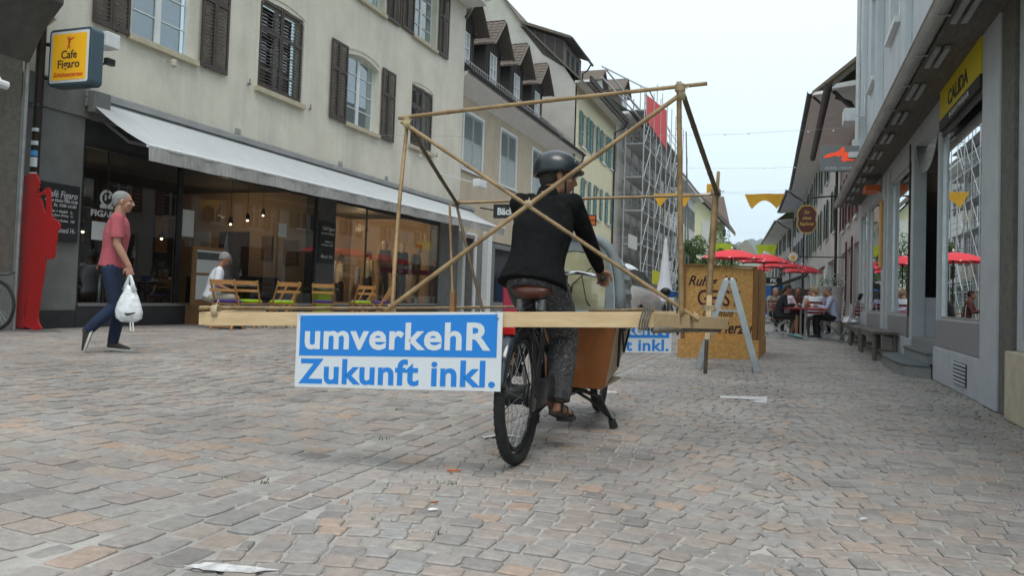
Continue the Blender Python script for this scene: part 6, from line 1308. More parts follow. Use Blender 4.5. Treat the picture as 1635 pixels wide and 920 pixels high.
# place at their pixel footprint (seat centre on the pavement)
def seatpos(px,py): p=onz(px,py,.55); return (p.x,p.y,zg(p.x))
sx=-8.95
def fy(px): # y along x=sx line for a column of the picture at seat height
    return onx(px,484,sx).y
cv.location=(sx+.1,fy(356),zg(sx)); cv.rotation_euler=(0,0,R(-75)+R(180))
cg.location=(sx+.3,fy(428),zg(sx)); cg.rotation_euler=(0,0,R(150)); cg['label']='folding chair with a bright green cushion, nearer the seated man'
ctree(cv,None,(sx-.2,fy(450)+.3,zg(sx)),R(250),'folding chair with a violet cushion behind the first green one')
ctree(cv,None,(sx+.1,fy(500)+.2,zg(sx)),R(120),'folding chair with a violet cushion left of the round green planter')
ctree(cg,None,(sx+.2,fy(563),zg(sx)),R(150),'folding chair with a bright green cushion, right of the planter')
ctree(cv,None,(sx-.3,fy(572)+.6,zg(sx)),R(240),'folding chair with a violet cushion, rightmost behind the green one')
ctree(cv,None,(sx+.25,fy(585)+.2,zg(sx)),R(200),'folding chair with a violet cushion nearest the leaning bamboo pole')
ctree(cg,None,(sx-.1,fy(400)+.1,zg(sx)),R(110),'folding chair with a green cushion right beside the seated man')
def ctable(y,label,x=sx-.55):
    t=empty('cafe_table',(x,y,zg(x)),label,'table','small dark round tables outside the cafe'); m=MB(); z=zg(x); m.lathe([(.0,.72),(.36,.72),(.37,.735),(.36,.75),(0,.75)],24,(x,y,z)); m.build('table_top','metal_dark',t); m=MB(); m.tube([(x,y,z),(x,y,z+.72)],.025,8); m.build('post','metal_dark',t); m=MB(); m.lathe([(.22,0),(.2,.02),(.03,.05)],16,(x,y,z)); m.build('foot','metal_dark',t); return t
ctable(fy(392)+.4,'dark round cafe table with cups beside the seated man'); ctable(fy(532)+.4,'dark round cafe table beside the green planter')
ty=fy(388)+.35; tz=zg(-9.9)+.75
m=MB(); m.lathe([(.025,.0),(.04,.02),(.045,.075),(.04,.075)],12,(sx-.5,ty,tz),caps=True); m.tube([(sx-.5,ty+.045,tz+.06),(sx-.5,ty+.075,tz+.04),(sx-.5,ty+.045,tz+.02)],.006,6); tag(m.build('coffee_cup','white_plain',None,True),'white coffee cup standing on the table next to the seated man','cup')
m=MB(); m.ell((sx-.5,ty+.55,tz+.03),.08,.11,.035,10,6); tag(m.build('napkin','cloth_white',None,True),'crumpled white napkin on the cafe table','napkin')
PL=empty('green_planter',(sx-.6,fy(541),.1),'tall lime green planter between the cafe chairs','planter'); y=fy(541)+.3; m=MB(); m.lathe([(.17,.08),(.21,.85),(.25,.86),(.25,.92),(.22,.92),(.21,.86)],18,(sx-.6,y,0)); m.build('pot','planter_green',PL)
sm=mkseat('elderly man in a white T-shirt and light shorts sitting at the cafe table',sx-.35,fy(352)+.15,R(-40+70),dict(top='cloth_white',bottom='cloth_beige',sleeve='short',short=True,skin='skin_tan',hair='short',hairm='hair_grey',shoe='black_plain'),arm='lap',head=(1,.1,-.7),lean=.08); sm.rotation_euler=(0,0,R(40))
# post and pebble base behind the walking man
p=onz(155,520,.09); m=MB(); m.tube([(p.x,p.y,.1),(p.x,p.y,.95)],.028,10); tag(m.build('short_post','steel',None,True),'short grey steel post behind the legs of the walking man','post')
p=onz(213,530,.09); m=MB(); 
for dx in (0,.05): m.tube([(p.x-.1+dx,p.y,.45),(p.x+dx,p.y-.05,.1)],.010,6)
tag(m.build('stand_legs','white_paint',None),'pair of thin white stand legs seen below the plastic bag','stand')
p=onz(128,521,.09); m=MB(); m.ell((p.x,p.y,.13),.16,.12,.06,12,8); tag(m.build('round_stone','stone_pale',None,True),'pale round stone on the pavement in front of the cafe door','stone')
# shop window mannequins and staff
def mann(x,y,label,top,bottom,headm,cap=None,h=1.0,cat='mannequin'):
    J=dict(pel=(0,0,.92),chest=(.02,0,1.24),shR=(.02,-.18,1.40),shL=(.02,.18,1.40),head=(.04,0,1.6),hf=(1,0,0),elR=(.0,-.26,1.12),wrR=(.08,-.25,.88),elL=(.0,.26,1.12),wrL=(.08,.25,.88),hipR=(0,-.09,.9),hipL=(0,.09,.9),knR=(.03,-.1,.49),knL=(.03,.1,.49),anR=(0,-.1,.08),anL=(0,.1,.08),toR=(.15,-.12,.06),toL=(.15,.12,.06))
    t=person('mannequin' if cat=='mannequin' else 'person',label,J,dict(top=top,bottom=bottom,skin=headm,hair=cap,shoe='black_plain',s=1,hairm='hair_dark' ),(x,y,.12),R(-15) if cat=='mannequin' else R(60),vox=.018); t['category']=cat; t.scale=(h,h,h); return t
zs=.5
for i,(px,top,bot,lab) in enumerate(((612,'cloth_beige','cloth_khaki','shop mannequin in beige jacket and grey trousers, centre of the window'),(640,'cloth_black','cloth_black','shop mannequin in black, right of the beige one'),(665,'cloth_khaki','cloth_beige','shop mannequin with a red cap at the right of the window'))):
    p=onx(px,430,-11.35); t=mann(-11.35,p.y,lab,top,bot,'mannequin',h=1.08); t.location.z=.48
    if i==2: m=MB(); m.ell((-11.28,p.y,.48+1.82),.11,.1,.07,12,8); tag(m.build('red_cap','umbrella_red',None,True),'red cap on the right-hand shop mannequin','cap')
p=onx(587,430,-12.2); t=mann(-12.2,p.y,'shop assistant in a pale top standing left of the mannequins','cloth_beige','cloth_black','skin',cap='short',cat='person'); t.location.z=.3
p=onx(542,450,-12.0); t=mann(-12.0,p.y,'shop assistant in a light shirt by the dark pier inside','cloth_beige','cloth_black','skin',cap='bob',cat='person'); t.location.z=.1; t.rotation_euler=(0,0,R(50))
m=MB(TL); m.bx(16.9,23.0,.35,1.4,.10,.47); m.build('display_floor','warm_wood',B1)
m=MB(TL); m.bx(19.3,22.7,.033,.036,1.35,1.5); tag(m.build('window_banner','poster_red',None),'red lettered banner band across the clothes shop window','banner')
for i,u in enumerate((18.7,19.6,20.5,21.6,22.4)): m=MB(TL); m.bx(u,u+.18,.08,.09,.475,.62); tag(m.build('price_card','paper',None),('leftmost white price card on the clothes shop ledge','second white price card at the feet of the beige mannequin','middle white price card on the clothes shop ledge','fourth white price card by the red-capped mannequin','rightmost white price card on the clothes shop ledge')[i],'card','price cards in the clothes shop window')
# posters stand by the bakery
for (a_,b_,h,mt,lab) in ((25.6,26.4,1.0,'poster_red','dark red poster board left of the rider\'s back'),(26.6,28.0,.85,'print_white','white framed photo board behind the rider')):
    m=MB(); x=-9.2 if mt=='poster_red' else -9.0; m.prism([(x,a_,.1),(x+.35,b_,.1),(x+.3,b_,h+.12),(x-.05,a_,h+.12)],(-.04,.02,0)); bo=m.build('board_sign',mt,None); tag(bo,lab,'sign')
    if mt!='poster_red': m=MB(); m.prism([(x+.06,a_+.14,.22),(x+.34,b_-.14,.22),(x+.31,b_-.14,h),(x+.02,a_+.14,h)],(.012,-.01,0)); m.build('photo','poster_red',bo)
# parked bicycle wheel at left edge
BW=empty('parked_bicycle',(-9.9,7.7,.1),'rear end of a parked bicycle cut off by the left edge','bicycle'); c=ony(-4,480,7.75); c=V((c.x-.02,7.75,.45))
m=MB(); m.tube([(c.x+.33*math.cos(a),c.y,c.z+.33*math.sin(a)) for a in [2*math.pi*i/40 for i in range(40)]],.02,8,closed=True); w=m.build('tyre','rubber',BW)
m=MB(); m.tube([(c.x+.30*math.cos(a),c.y,c.z+.30*math.sin(a)) for a in [2*math.pi*i/40 for i in range(40)]],.008,6,closed=True); m.build('rim','chrome',w)
m=MB(); [m.tube([(c.x,c.y,c.z),(c.x+.3*math.cos(a),c.y,c.z+.3*math.sin(a))],.0015,4) for a in [2*math.pi*i/24 for i in range(24)]]; m.build('spokes','steel',w)
m=MB(); m.tube([c,c+V((-.5,0,.05)),c+V((-.35,0,.5)),c],.015,8); m.tube([c+V((-.35,0,.5)),c+V((-.38,0,.62))],.014,8); m.tube([(c.x-.25,c.y,c.z+.4),(c.x+.2,c.y,c.z+.42),(c.x+.33,c.y,c.z+.46)],.008,6); m.build('bicycle_frame','bike_black',BW)
# ================================================================ PARKED CAR
CR=empty('parked_car',(-3.08,13.9,0),'silver-white hatchback parked behind the cargo bike tent','car')
def carsec(y,w,z0,zb,zt,wt):
    return [(-w,y,z0),(-w*1.02,y,z0+.25),(-w*1.0,y,zb-.08),(-w*.96,y,zb),(-wt,y,zt-.05),(-wt*.82,y,zt),(wt*.82,y,zt),(wt,y,zt-.05),(w*.96,y,zb),(w*1.0,y,zb-.08),(w*1.02,y,z0+.25),(w,y,z0)]
secs=[(-2.0,.74,.35,.80,.85,.66),(-1.95,.82,.28,.90,1.05,.66),(-1.75,.86,.25,.95,1.34,.62),(-1.2,.87,.22,.95,1.45,.62),(-.4,.87,.22,.93,1.47,.62),(.35,.87,.22,.92,1.38,.62),(.95,.86,.22,.92,1.02,.68),(1.3,.85,.24,.88,.93,.68),(1.75,.80,.28,.72,.78,.60),(1.95,.66,.34,.58,.62,.5)]
m=MB(Matrix.Translation((-3.08,13.9,0))); m.rings([carsec(*s) for s in secs]); cb=m.build('body','car_silver',CR,True); cb.modifiers.new('sub','SUBSURF').levels=2; cb.modifiers['sub'].render_levels=2
for s in (-1,1):
    m=MB(Matrix.Translation((-3.08,13.9,0)))
    for ys_ in ([(-1.5,1.09),(-1.33,1.32),(-.72,1.36),(-.72,1.07)],[(-.66,1.07),(-.66,1.365),(.02,1.35),(.02,1.05)],[(.07,1.05),(.07,1.345),(.30,1.29),(.76,1.03)]):
        pp=[]
        for y,z in ys_: pp.append((s*(.845-(z-.95)*.50+.006),y,z-.03))
        m.prism(pp,(s*.006,0,0))
    m.build('side_window','car_glass',CR)
    m=MB(Matrix.Translation((-3.08,13.9,0))); m.ell((s*1.0,.62,.98),.10,.07,.075,10,8); m.tube([(s*.84,.6,.93),(s*.98,.6,.95)],.02,6); m.build('wing_mirror','black_plain',CR,True)
    for y in (-1.3,1.3):
        m=MB(Matrix.Translation((-3.08,13.9,0))); m.lathe([(.0,s*.70),(.39,s*.70),(.39,s*.893),(.0,s*.893)],24,(0,y,.36),'x'); m.build('wheel_arch','black_plain',CR)
        m=MB(Matrix.Translation((-3.08,13.9,0))); m.lathe([(.0,s*.72),(.31,s*.72),(.31,s*.90),(.22,s*.91),(.0,s*.91)],24,(0,y,.31),'x'); w=m.build('wheel','rubber',CR); m=MB(Matrix.Translation((-3.08,13.9,0))); m.lathe([(.0,s*.912),(.2,s*.912),(.2,s*.918),(0,s*.918)],20,(0,y,.31),'x'); m.build('rim','steel',w)
m=MB(Matrix.Translation((-3.08,13.9,0))); m.prism([(-.56,-1.83,1.28),(.56,-1.83,1.28),(.62,-1.99,.96),(-.62,-1.99,.96)],(0,-.02,.0)); m.build('rear_window','car_glass',CR)
for s in (-1,1): m=MB(Matrix.Translation((-3.08,13.9,0))); m.ell((s*.60,-1.93,.80),.10,.05,.07,10,8); m.build('tail_light','lamp_red',CR)
p=ony(1062,420,22); m=MB(); m.lathe([(.28,.8),(.16,1.4),(.04,2.5),(.0,2.55)],10,(p.x,22,0)); m.tube([(p.x,22,.05),(p.x,22,2.6)],.02,6); o=m.build('closed_umbrella','cloth_white',None); tag(o,'folded pale parasol left of the plywood box behind the car','parasol')
p=ony(1066,500,19); BKc=empty('parked_scooter',(p.x,19,0),'dark bicycle pile with a blue cover between the car and the plywood box','bicycle')
for dx in (-.1,.25):
    m=MB(); m.tube([(p.x+dx,19+.33*math.cos(a),.36+.33*math.sin(a)) for a in [2*math.pi*i/28 for i in range(28)]],.025,6,closed=True); m.build('wheel','rubber',BKc)
m=MB(); m.tube([(p.x,19,.4),(p.x,19.5,.8),(p.x,20,.4)],.03,6); m.tube([(p.x-.25,19.0,1.02),(p.x+.25,19.0,1.02)],.02,6); m.tube([(p.x,19.0,.4),(p.x,19,1.02)],.02,6); m.build('bicycle_frame','bike_black',BKc); m=MB(); m.ell((p.x+.05,19.1,.98),.2,.12,.09,10,6); m.build('cover','blue_plastic',BKc,True)
# ================================================================ CARGO BIKE (local: +X right, +Y forward, rear wheel contact at origin)
BP=V((-1.22,3.65,0)); BR=R(2)
CB=empty('cargo_bike',(0,0,0),'long black cargo bike with an orange wooden box and grey rain tent','cargo bike')
def circ(c,r,n=48,a0=0,a1=360,x=0): return [V((c[0]+x,c[1]+r*math.cos(R(a0+(a1-a0)*i/n)),c[2]+r*math.sin(R(a0+(a1-a0)*i/n)))) for i in range(n+(0 if a1-a0==360 else 1))]
def wheel(c,r,tr,nsp,hubr,hw,name='wheel'):
    m=MB(); m.tube(circ(c,r-.075,60),.009,8,closed=True,ref=(1,0,0)); W_=m.build(name,'metal_dark',CB,True)
    m=MB(); m.tube(circ(c,r-tr,72),[(tr*1.0,tr)]*72,14,closed=True,ref=(1,0,0)); m.build('tyre','rubber',W_,True)
    m=MB(); 
    for i in range(120):
        a=2*math.pi*i/120
        for x in (-.016,-.004,.012): x=x+(.004 if i%2 else 0); q_=r-tr+math.sqrt(tr*tr-x*x)+.0002; p=V((c[0]+x,c[1]+q_*math.cos(a),c[2]+q_*math.sin(a))); t=V((0,-math.sin(a),math.cos(a))); m.beam(p-t*.006,p+t*.006,.011,.0016,up=(0,math.cos(a),math.sin(a)))
    m.build('tread','rubber',W_,kind='stuff')
    m=MB(); m.tube(circ(c,r-.068,60),[(.014,.008)]*60,8,closed=True,ref=(1,0,0)); m.build('rim','metal_dark',W_,True)
    sp=MB(); sp.tube([(0,0,0),(0,0,1)],.0013,4); me=sp.mesh('spoke','steel')
    for i in range(nsp):
        a=2*math.pi*i/nsp; x=hw*(1 if i%2 else -1); b=a+(.5 if (i//2)%2 else -.5); p=V((c[0]+x,c[1]+hubr*math.cos(b),c[2]+hubr*math.sin(b))); q=V((c[0],c[1]+(r-.07)*math.cos(a),c[2]+(r-.07)*math.sin(a))); d=q-p
        o=bpy.data.objects.new('spoke',me); COL.objects.link(o); o.parent=W_; o.location=p; o.rotation_euler=d.to_track_quat('Z','Y').to_euler(); o.scale=(1,1,d.length)
    return W_
hc=V((0,0,.335)); WH=wheel(hc,.335,.026,32,.045,.035)
m=MB(); m.lathe([(.0,-.115),(.012,-.115),(.012,-.085),(.03,-.08),(.058,-.065),(.062,-.05),(.05,-.04),(.05,.04),(.06,.045),(.06,.055),(.045,.06),(.04,.075),(.018,.08),(.012,.10),(.0,.10)],24,hc,'x'); m.build('hub','metal_dark',WH,True)
m=MB(); m.lathe([(.074,-.072),(.08,-.072),(.08,-.068),(.074,-.068)],28,hc,'x',caps=False); m.lathe([(.05,.062),(.058,.062),(.058,.066),(.05,.066)],24,hc,'x',caps=False); m.build('brake_disc','steel',WH)
wheel(V((.02,1.99,.25)),.25,.026,24,.03,.03)
m=MB()
def fp(a,x,r): return (x,r*math.cos(R(a)),.335+r*math.sin(R(a)))
sec=[(-.036,.345),(-.032,.358),(-.018,.366),(0,.369),(.018,.366),(.032,.358),(.036,.345)]; sec=sec+[(x*.93,r-.003) for x,r in reversed(sec)]
m.rings([[fp(22+i*(168-22)/40,x,r) for x,r in sec] for i in range(41)])
fe=m.build('fender','fender',CB,True)
m=MB(); m.tube([(0.045,-.2,.63),(.06,-.06,.42),(.07,0,.335)],.004,5); m.tube([(-.045,-.2,.63),(-.07,-.06,.42),(-.08,0,.335)],.004,5); m.build('fender_stay','metal_dark',fe)
m=MB(); m.bx(-.035,.035,-.225,-.2,.635,.675); m.build('rear_light','lamp_red',CB,bev=.006)
m=MB(); 
for x in (-.06,-.02,.02,.06): m.tube([(x,-.2,.715),(x,.28,.715)],.007,6)
for y in (-.2,.0,.26): m.tube([(-.07,y,.708),(.07,y,.708)],.007,6)
for s in (-1,1): m.tube([(s*.07,-.05,.71),(s*.085,.0,.335)],.008,6); m.tube([(s*.07,.15,.71),(s*.085,.01,.34)],.008,6)
m.build('rear_rack','bike_black',CB)
m=MB(); m.bx(-.055,.055,-.215,.05,.682,.70); m.build('red_rack_pad','lamp_red',CB,bev=.005)
BB=V((0,.46,.28)); m=MB()
for s in (-1,1): m.tube([(s*.08,0,.335),(s*.05,.25,.30),BB+V((s*.03,0,0))],.014,8); m.tube([(s*.08,0,.335),(s*.04,.27,.62),(0,.35,.66)],.012,8)
m.tube([BB,(0,.38,.55),(0,.31,.74)],.018,10); m.tube([BB,(0,.75,.24),(0,1.4,.22),(0,1.75,.27)],.026,10); m.tube([(0,.36,.62),(0,.60,.46),(0,.85,.50),(0,.88,.35),(0,.86,.24)],.02,10); m.tube([(0,1.6,.26),(0,1.86,.58),(0,1.88,.66)],.022,8)
for s in (-1,1): m.tube([(0,1.88,.6),(s*.06+.02,1.92,.5),(s*.06+.02,1.99,.25)],.013,8)
m.build('frame','bike_black',CB,True)
m=MB(); m.tube([(.075,.0,.335),(.075,.22,.335),(.07,.46,.30)],[(.075,.014),(.07,.014),(.095,.014)],14,ref=(0,0,1)); m.ell((.073,.0,.335),.016,.085,.08,10,12); m.ell((.07,.46,.29),.016,.10,.10,10,12); m.build('chain_case','bike_black',CB,True)
m=MB(); m.tube([BB+V((.05,0,0)),BB+V((.095,0,0)),(.105,.50,.16)],.012,8); m.tube([BB+V((-.05,0,0)),BB+V((-.095,0,0)),(-.105,.42,.43)],.012,8); m.build('crank','steel',CB)
for x,y,z in ((.125,.50,.16),(-.155,.42,.43)): m=MB(); m.bx(x-.045,x+.045,y-.05,y+.05,z-.012,z+.012); m.build('pedal','black_plain',CB,bev=.004)
m=MB(); m.lathe([(.0,.05),(.09,.05),(.09,.056),(0,.056)],28,(BB.x,BB.y,BB.z),'x'); m.lathe([(.0,-.06),(.05,-.06),(.05,.05),(.0,.05)],20,BB,'x'); m.build('chainring','metal_dark',CB)
m=MB(); m.tube([(0,.31,.74),(0,.285,.80)],.0135,10); m.build('seat_post','steel',CB,True)
# leather saddle with coil springs
m=MB(); rg=[]
for y,w,h in ((.13,.05,.012),(.145,.098,.025),(.19,.105,.03),(.25,.085,.032),(.31,.05,.03),(.37,.028,.028),(.415,.018,.018)):
    rg.append([(w*math.cos(a),y,.832+.016*(1-abs(y-.2))+(h*math.sin(a) if math.sin(a)>0 else .045*math.sin(a)*(1 if y>.14 else .5))) for a in [2*math.pi*i/20 for i in range(20)]])
m.rings(rg); sa=m.build('saddle','leather_brown',CB,True)
for s in (-1,1):
    m=MB(); m.tube([(s*.06+.017*math.cos(i*.9),.165+.017*math.sin(i*.9),.745+i*.0016) for i in range(36)],.003,5); m.tube([(s*.06,.165,.74),(s*.03,.28,.775),(0,.41,.82)],.005,6); m.build('spring','steel',sa)
# box
bz0,bz1=.27,.68; yb0,yb1=1.0,1.82; m=MB(); pr=[(-.225,bz0+.03),(-.20,bz0),(.20,bz0),(.225,bz0+.03),(.285,bz1),(-.285,bz1)]
m.prism([(x+.02,yb0,z) for x,z in pr],(0,.015,0)); BXo=m.build('box_rear_panel','orange_wood',CB,bev=.004)
for s in (-1,1):
    m=MB(); m.prism([(s*.226+.02,yb0+.016,bz0+.03),(s*.286+.02,yb0+.016,bz1),(s*.245+.02,yb1+.03,bz1+.02),(s*.17+.02,yb1-.08,bz0+.06)],(-s*.012,0,0)); m.build('box_side_panel','box_side',CB)
m=MB(); m.prism([(-.15,yb1-.08,bz0+.06),(.19,yb1-.08,bz0+.06),(.265,yb1+.03,bz1+.02),(-.225,yb1+.03,bz1+.02)],(0,.012,0)); m.build('box_front_panel','orange_wood',CB)
m=MB(); m.bx(-.18,.22,yb0+.02,yb1-.1,bz0+.002,bz0+.014); m.build('box_floor','box_side',CB)
m=MB(); m.tube([(.31,yb0+.02,bz1+.01),(.29,yb0+.3,bz1-.06),(.27,yb0+.5,bz0+.2),(.28,yb0+.75,bz1)],.008,6); m.tube([(.30,yb0+.15,bz1),(.27,yb0+.28,bz0+.12)],.008,6); m.ell((.29,yb0+.62,bz1+.0),.05,.08,.06,10,8); m.ell((.30,yb0+.2,bz1-.02),.035,.06,.05,10,8); m.build('strap_bundle','black_plain',CB)
m=MB(); m.ell((.30,yb0+.45,bz1-.015),.05,.12,.045,12,8); m.build('folded_cover','tent_grey',CB,True)
# kickstand
m=MB(); m.tube([(-.10,1.16,.235),(.10,1.16,.235)],.014,8)
for s in (-1,1): m.tube([(s*.08,1.16,.235),(s*.17,1.20,.20),(s*.255,1.25,.03)],.013,8); m.tube([(s*.02,1.16,.235),(s*.12,1.17,.18),(s*.235,1.24,.07)],.010,8)
ks=m.build('kickstand','bike_black',CB,True)
for s in (-1,1): m=MB(); m.tube([(s*.245,1.245,.055),(s*.26,1.255,.006)],[.024,.028],12); m.build('rubber_foot','rubber',ks)
# steering
m=MB(); m.tube([(0,.86,.30),(0,.88,.6),(0,.90,.95)],.017,10); m.tube([(0,.90,.94),(0,.86,.96)],.016,8); m.build('steering_column','bike_black',CB,True)
m=MB()
for s in (-1,1): m.tube([(0,.86,.96),(s*.08,.87,.968),(s*.17,.87,.955),(s*.235,.84,.94),(s*.25,.80,.935)],.0125,10)
hb_=m.build('handlebar','chrome',CB,True)
for s in (-1,1):
    m=MB(); m.tube([(s*.25,.80,.935),(s*.262,.70,.93)],.017,10); m.build('grip','rubber',hb_,True); m=MB(); m.tube([(s*.225,.86,.935),(s*.23,.80,.90),(s*.24,.73,.895)],.006,6); m.build('brake_lever','aluminium',hb_)
m=MB(); m.tube([(.2,.86,.94),(.15,.93,1.0),(.03,.97,.9),(0,.9,.6)],.004,5); m.tube([(-.2,.86,.94),(-.1,.94,1.02),(.02,.97,.88),(0,.9,.5)],.004,5); m.tube([(.10,.9,.95),(.12,.96,.8),(.18,.99,.72)],.003,5); m.build('cables','black_plain',hb_)
# rain tent on the box
TN=empty('rain_tent',(0,0,0)); TN.parent=CB
def arch(y,w,zb,zt,n=16,cx=.02):
    o=[]
    for i in range(n+1):
        a=math.pi*i/n; o.append(V((cx+w*math.copysign(abs(math.cos(a))**.55,math.cos(a)),y,zb+(zt-zb)*abs(math.sin(a))**.7)))
    return o
A=[arch(.985,.265,.685,1.165),arch(1.0,.30,.68,1.19),arch(1.12,.305,.68,1.18),arch(1.3,.30,.685,1.13),arch(1.5,.285,.69,1.05),arch(1.7,.265,.70,.93),arch(1.84,.24,.70,.80)]
m=MB()
for a,b in zip(A,A[1:]):
    for i in range(len(a)-1): m.q(a[i],a[i+1],b[i+1],b[i])
m.face([m.add([p])for p in A[-1]]); o=m.build('tent_cloth','tent_blue',TN,True,fix=False); 
m=MB(); m.tube(A[1],[(.032,.03)]*len(A[1]),10); m.build('padded_arch','tent_grey',TN,True)
# quilted right flank
m=MB(); ny,nz_=18,14
def fl(i,j,s):
    y=1.0+.34*i/ny; z=.68+.40*j/nz_; bul=.055*math.sin(math.pi*j/nz_)**.6*math.sin(math.pi*min(1,(i+2)/(ny)))+.008*math.sin(j*2.2+i*.25)
    w=.285-.10*max(0,(z-.95)/.2)**2; return V((.02+s*(w+bul),y,z))
for s in (-1,1):
    for i in range(ny):
        for j in range(nz_): m.q(fl(i,j,s),fl(i+1,j,s),fl(i+1,j+1,s),fl(i,j+1,s))
m.build('quilted_flank','tent_grey',TN,True,fix=False)
m=MB(); a,b=A[3],A[5]
for i in (1,2,3,12,13,14): 
    for u,v in ((A[3],A[4]),(A[4],A[5])): off=V((.012 if i<8 else -.012,0,.004)); m.q(u[i]+off,u[i+1]+off,v[i+1]+off,v[i]+off)
m.build('side_window','tent_silver',TN,True,fix=False)
# rear face with clear yellowish window
m=MB(); cz=.9; A0=A[0]; inn=[V((.02+(p.x-.02)*.80,.98,.72+(p.z-.685)*.80)) for p in A0]
for i in range(len(A0)-1): m.q(A0[i],A0[i+1],inn[i+1],inn[i])
m.q(A0[0],inn[0],inn[-1],A0[-1]); m.build('rear_flap','tent_grey',TN,fix=False)
m=MB(); n=10
for i in range(n):
    for j in range(n):
        def wp(a,b): 
            x=-.19+.42*a; z=.70+.40*b; z=.70+.40*b*(1-.25*abs(a-.5)**2*4*.6); return V((x,.977+.012*math.sin(a*5+b*3)*math.sin(b*4),z))
        m.q(wp(i/n,j/n),wp((i+1)/n,j/n),wp((i+1)/n,(j+1)/n),wp(i/n,(j+1)/n))
m.build('clear_window','tent_window',TN,True,fix=False)
m=MB(); m.bx(-.20,.25,.965,.972,.685,.745); m.build('window_hem','tent_blue',TN)
# ---------------------------------------------------------------- RIDER
J=dict(pel=(-.015,.25,.925),chest=(.0,.345,1.17),shR=(.145,.41,1.32),shL=(-.143,.39,1.32),head=(.045,.475,1.475),hf=(.90,.45,-.10),hu=(.06,.12,1),
 elR=(.215,.60,1.10),wrR=(.238,.735,.985),hdR=(.12,.75,-.55),hpR=(0,-.55,-.83),elL=(-.16,.63,1.09),wrL=(-.235,.72,.985),hdL=(-.05,.75,-.55),hpL=(0,-.55,-.83),curl=.75,
 hipR=(.07,.27,.89),knR=(.085,.55,.60),anR=(.088,.43,.25),toR=(.13,.57,.205),hipL=(-.085,.27,.89),knL=(-.12,.66,.75),anL=(-.155,.37,.485),toL=(-.155,.50,.445),fuR=(0,.2,1))
RD=person('person','cyclist in black sweater, paisley trousers and dark helmet riding the cargo bike',J,dict(top='sweater_black',bottom='trouser_print',skin='skin_tan',hair='bob',hairm='hair_dark',s=.94,bulk=1.02,flare=1.2,collar=.095,hem=.06,wide=1.3),(0,0,0),vox=.0062)
# trouser skirt folds at the seat
hf=V(J['hf']).normalized(); hu=V(J['hu']); hu=(hu-hf*hu.dot(hf)).normalized(); sd=hf.cross(hu); HRm=rotm(sd,hf,hu); hc_=V(J['head'])
hp_=lambda x,y,z: hc_+(sd*x+hf*y+hu*z)*.94
m=MB(); rg=[]; n=32
for j in range(13):
    t=j/12*math.pi*.60; rr_=math.sin(t); zz=math.cos(t); ring=[]
    for i in range(n):
        a=2*math.pi*i/n; x=.104*rr_*math.cos(a); y=.130*rr_*math.sin(a)-.014; z=.048+.098*zz
        if math.sin(a)>.2 and zz<.25: z+= (0.25-zz)*.105*(math.sin(a)-.2)
        if math.sin(a)<-.1 and zz<.1: z-= .02*(.1-zz)*3*abs(math.sin(a))
        ring.append(hp_(x,y,z))
    rg.append(ring)
m.rings([r for r in rg if True],caps=False); he=m.build('helmet','helmet',RD,True,fix=False); s_=he.modifiers.new('solid','SOLIDIFY'); s_.thickness=.012; s_.offset=-1
m=MB(); 
for i in range(9):
    a0_,a1_=R(38+i*12),R(38+(i+1)*12)
    def vz(a,r,z): return hp_(.104*r*math.cos(a),.130*r*math.sin(a)-.014,z)
    m.q(vz(a0_,1.0,.055),vz(a1_,1.0,.055),vz(a1_,1.24,.040),vz(a0_,1.24,.040)); m.q(vz(a0_,1.005,.10),vz(a1_,1.005,.10),vz(a1_,1.01,.056),vz(a0_,1.01,.056))
o=m.build('visor','helmet_grey',he,True,fix=False); o.modifiers.new('s','SOLIDIFY').thickness=.005
m=MB()
for (x,y,z) in ((0,.0,.147),(0,-.05,.140),(.04,-.02,.138),(-.04,-.02,.138)): c=hp_(x,y,z); m.ell(c,.014,.028,.004,10,6,HRm)
for (x,y,z,rr) in ((.098,.03,.035,.006),(.099,-.06,.0,.006)): m.ell(hp_(x,y,z),rr,k=8,m=6)
m.build('vent','black_plain',he)
m=MB(); m.tube([hp_(.088,.01,.02),hp_(.075,.03,-.04),hp_(.035,.045,-.11),hp_(-.035,.045,-.11),hp_(-.075,.03,-.04),hp_(-.088,.01,.02)],[(.005,.002)]*6,6); m.build('chin_strap','black_plain',he)
m=MB()
for q in (-1,1): m.ell(hp_(q*.034,.098,.014),.026,.005,.020,12,8,HRm)
m.build('glasses','goggle',RD,True); m=MB(); m.tube([hp_(-.085,.02,.02),hp_(-.062,.09,.022),hp_(0,.108,.024),hp_(.062,.09,.022),hp_(.085,.02,.02)],.003,6); m.build('glasses_frame','metal_dark',RD)
# sandals
for S in 'RL':
    a,t_=V(J['an'+S]),V(J['to'+S]); fd=(t_-a).normalized(); up_=V((0,.2,1)) if S=='R' else V((0,0,1)); up_=(up_-fd*up_.dot(fd)).normalized(); sx_=fd.cross(up_); m=MB(); c0=a-fd*.055-up_*.070; L_=.225; pr=[]
    for k_ in range(20): an=2*math.pi*k_/20; x_=.5-.5*math.cos(an); w_=(.034+.010*x_)*math.copysign(abs(math.sin(an))**.7,math.sin(an)); pr.append(c0+fd*x_*L_+sx_*w_)
    m.prism(pr,up_*.016); so_=m.build('sandal','shoe_dark',RD,label='dark strap sandal')
    m=MB()
    for f_,h_,w_ in ((.06,.042,.036),(.12,.030,.044)): c=a+fd*f_; m.tube([c+sx_*w_-up_*.055,c+sx_*w_*.75+up_*(h_-.055),c+up_*(h_-.042),c-sx_*w_*.75+up_*(h_-.055),c-sx_*w_-up_*.055],[(.010,.004)]*5,8)
    m.tube([a+sx_*.036-up_*.05,a+sx_*.038-fd*.01-up_*.0,a-fd*.045+up_*.0,a-sx_*.038-fd*.01-up_*.0,a-sx_*.036-up_*.05],[(.008,.004)]*5,8); m.build('strap','black_plain',so_)
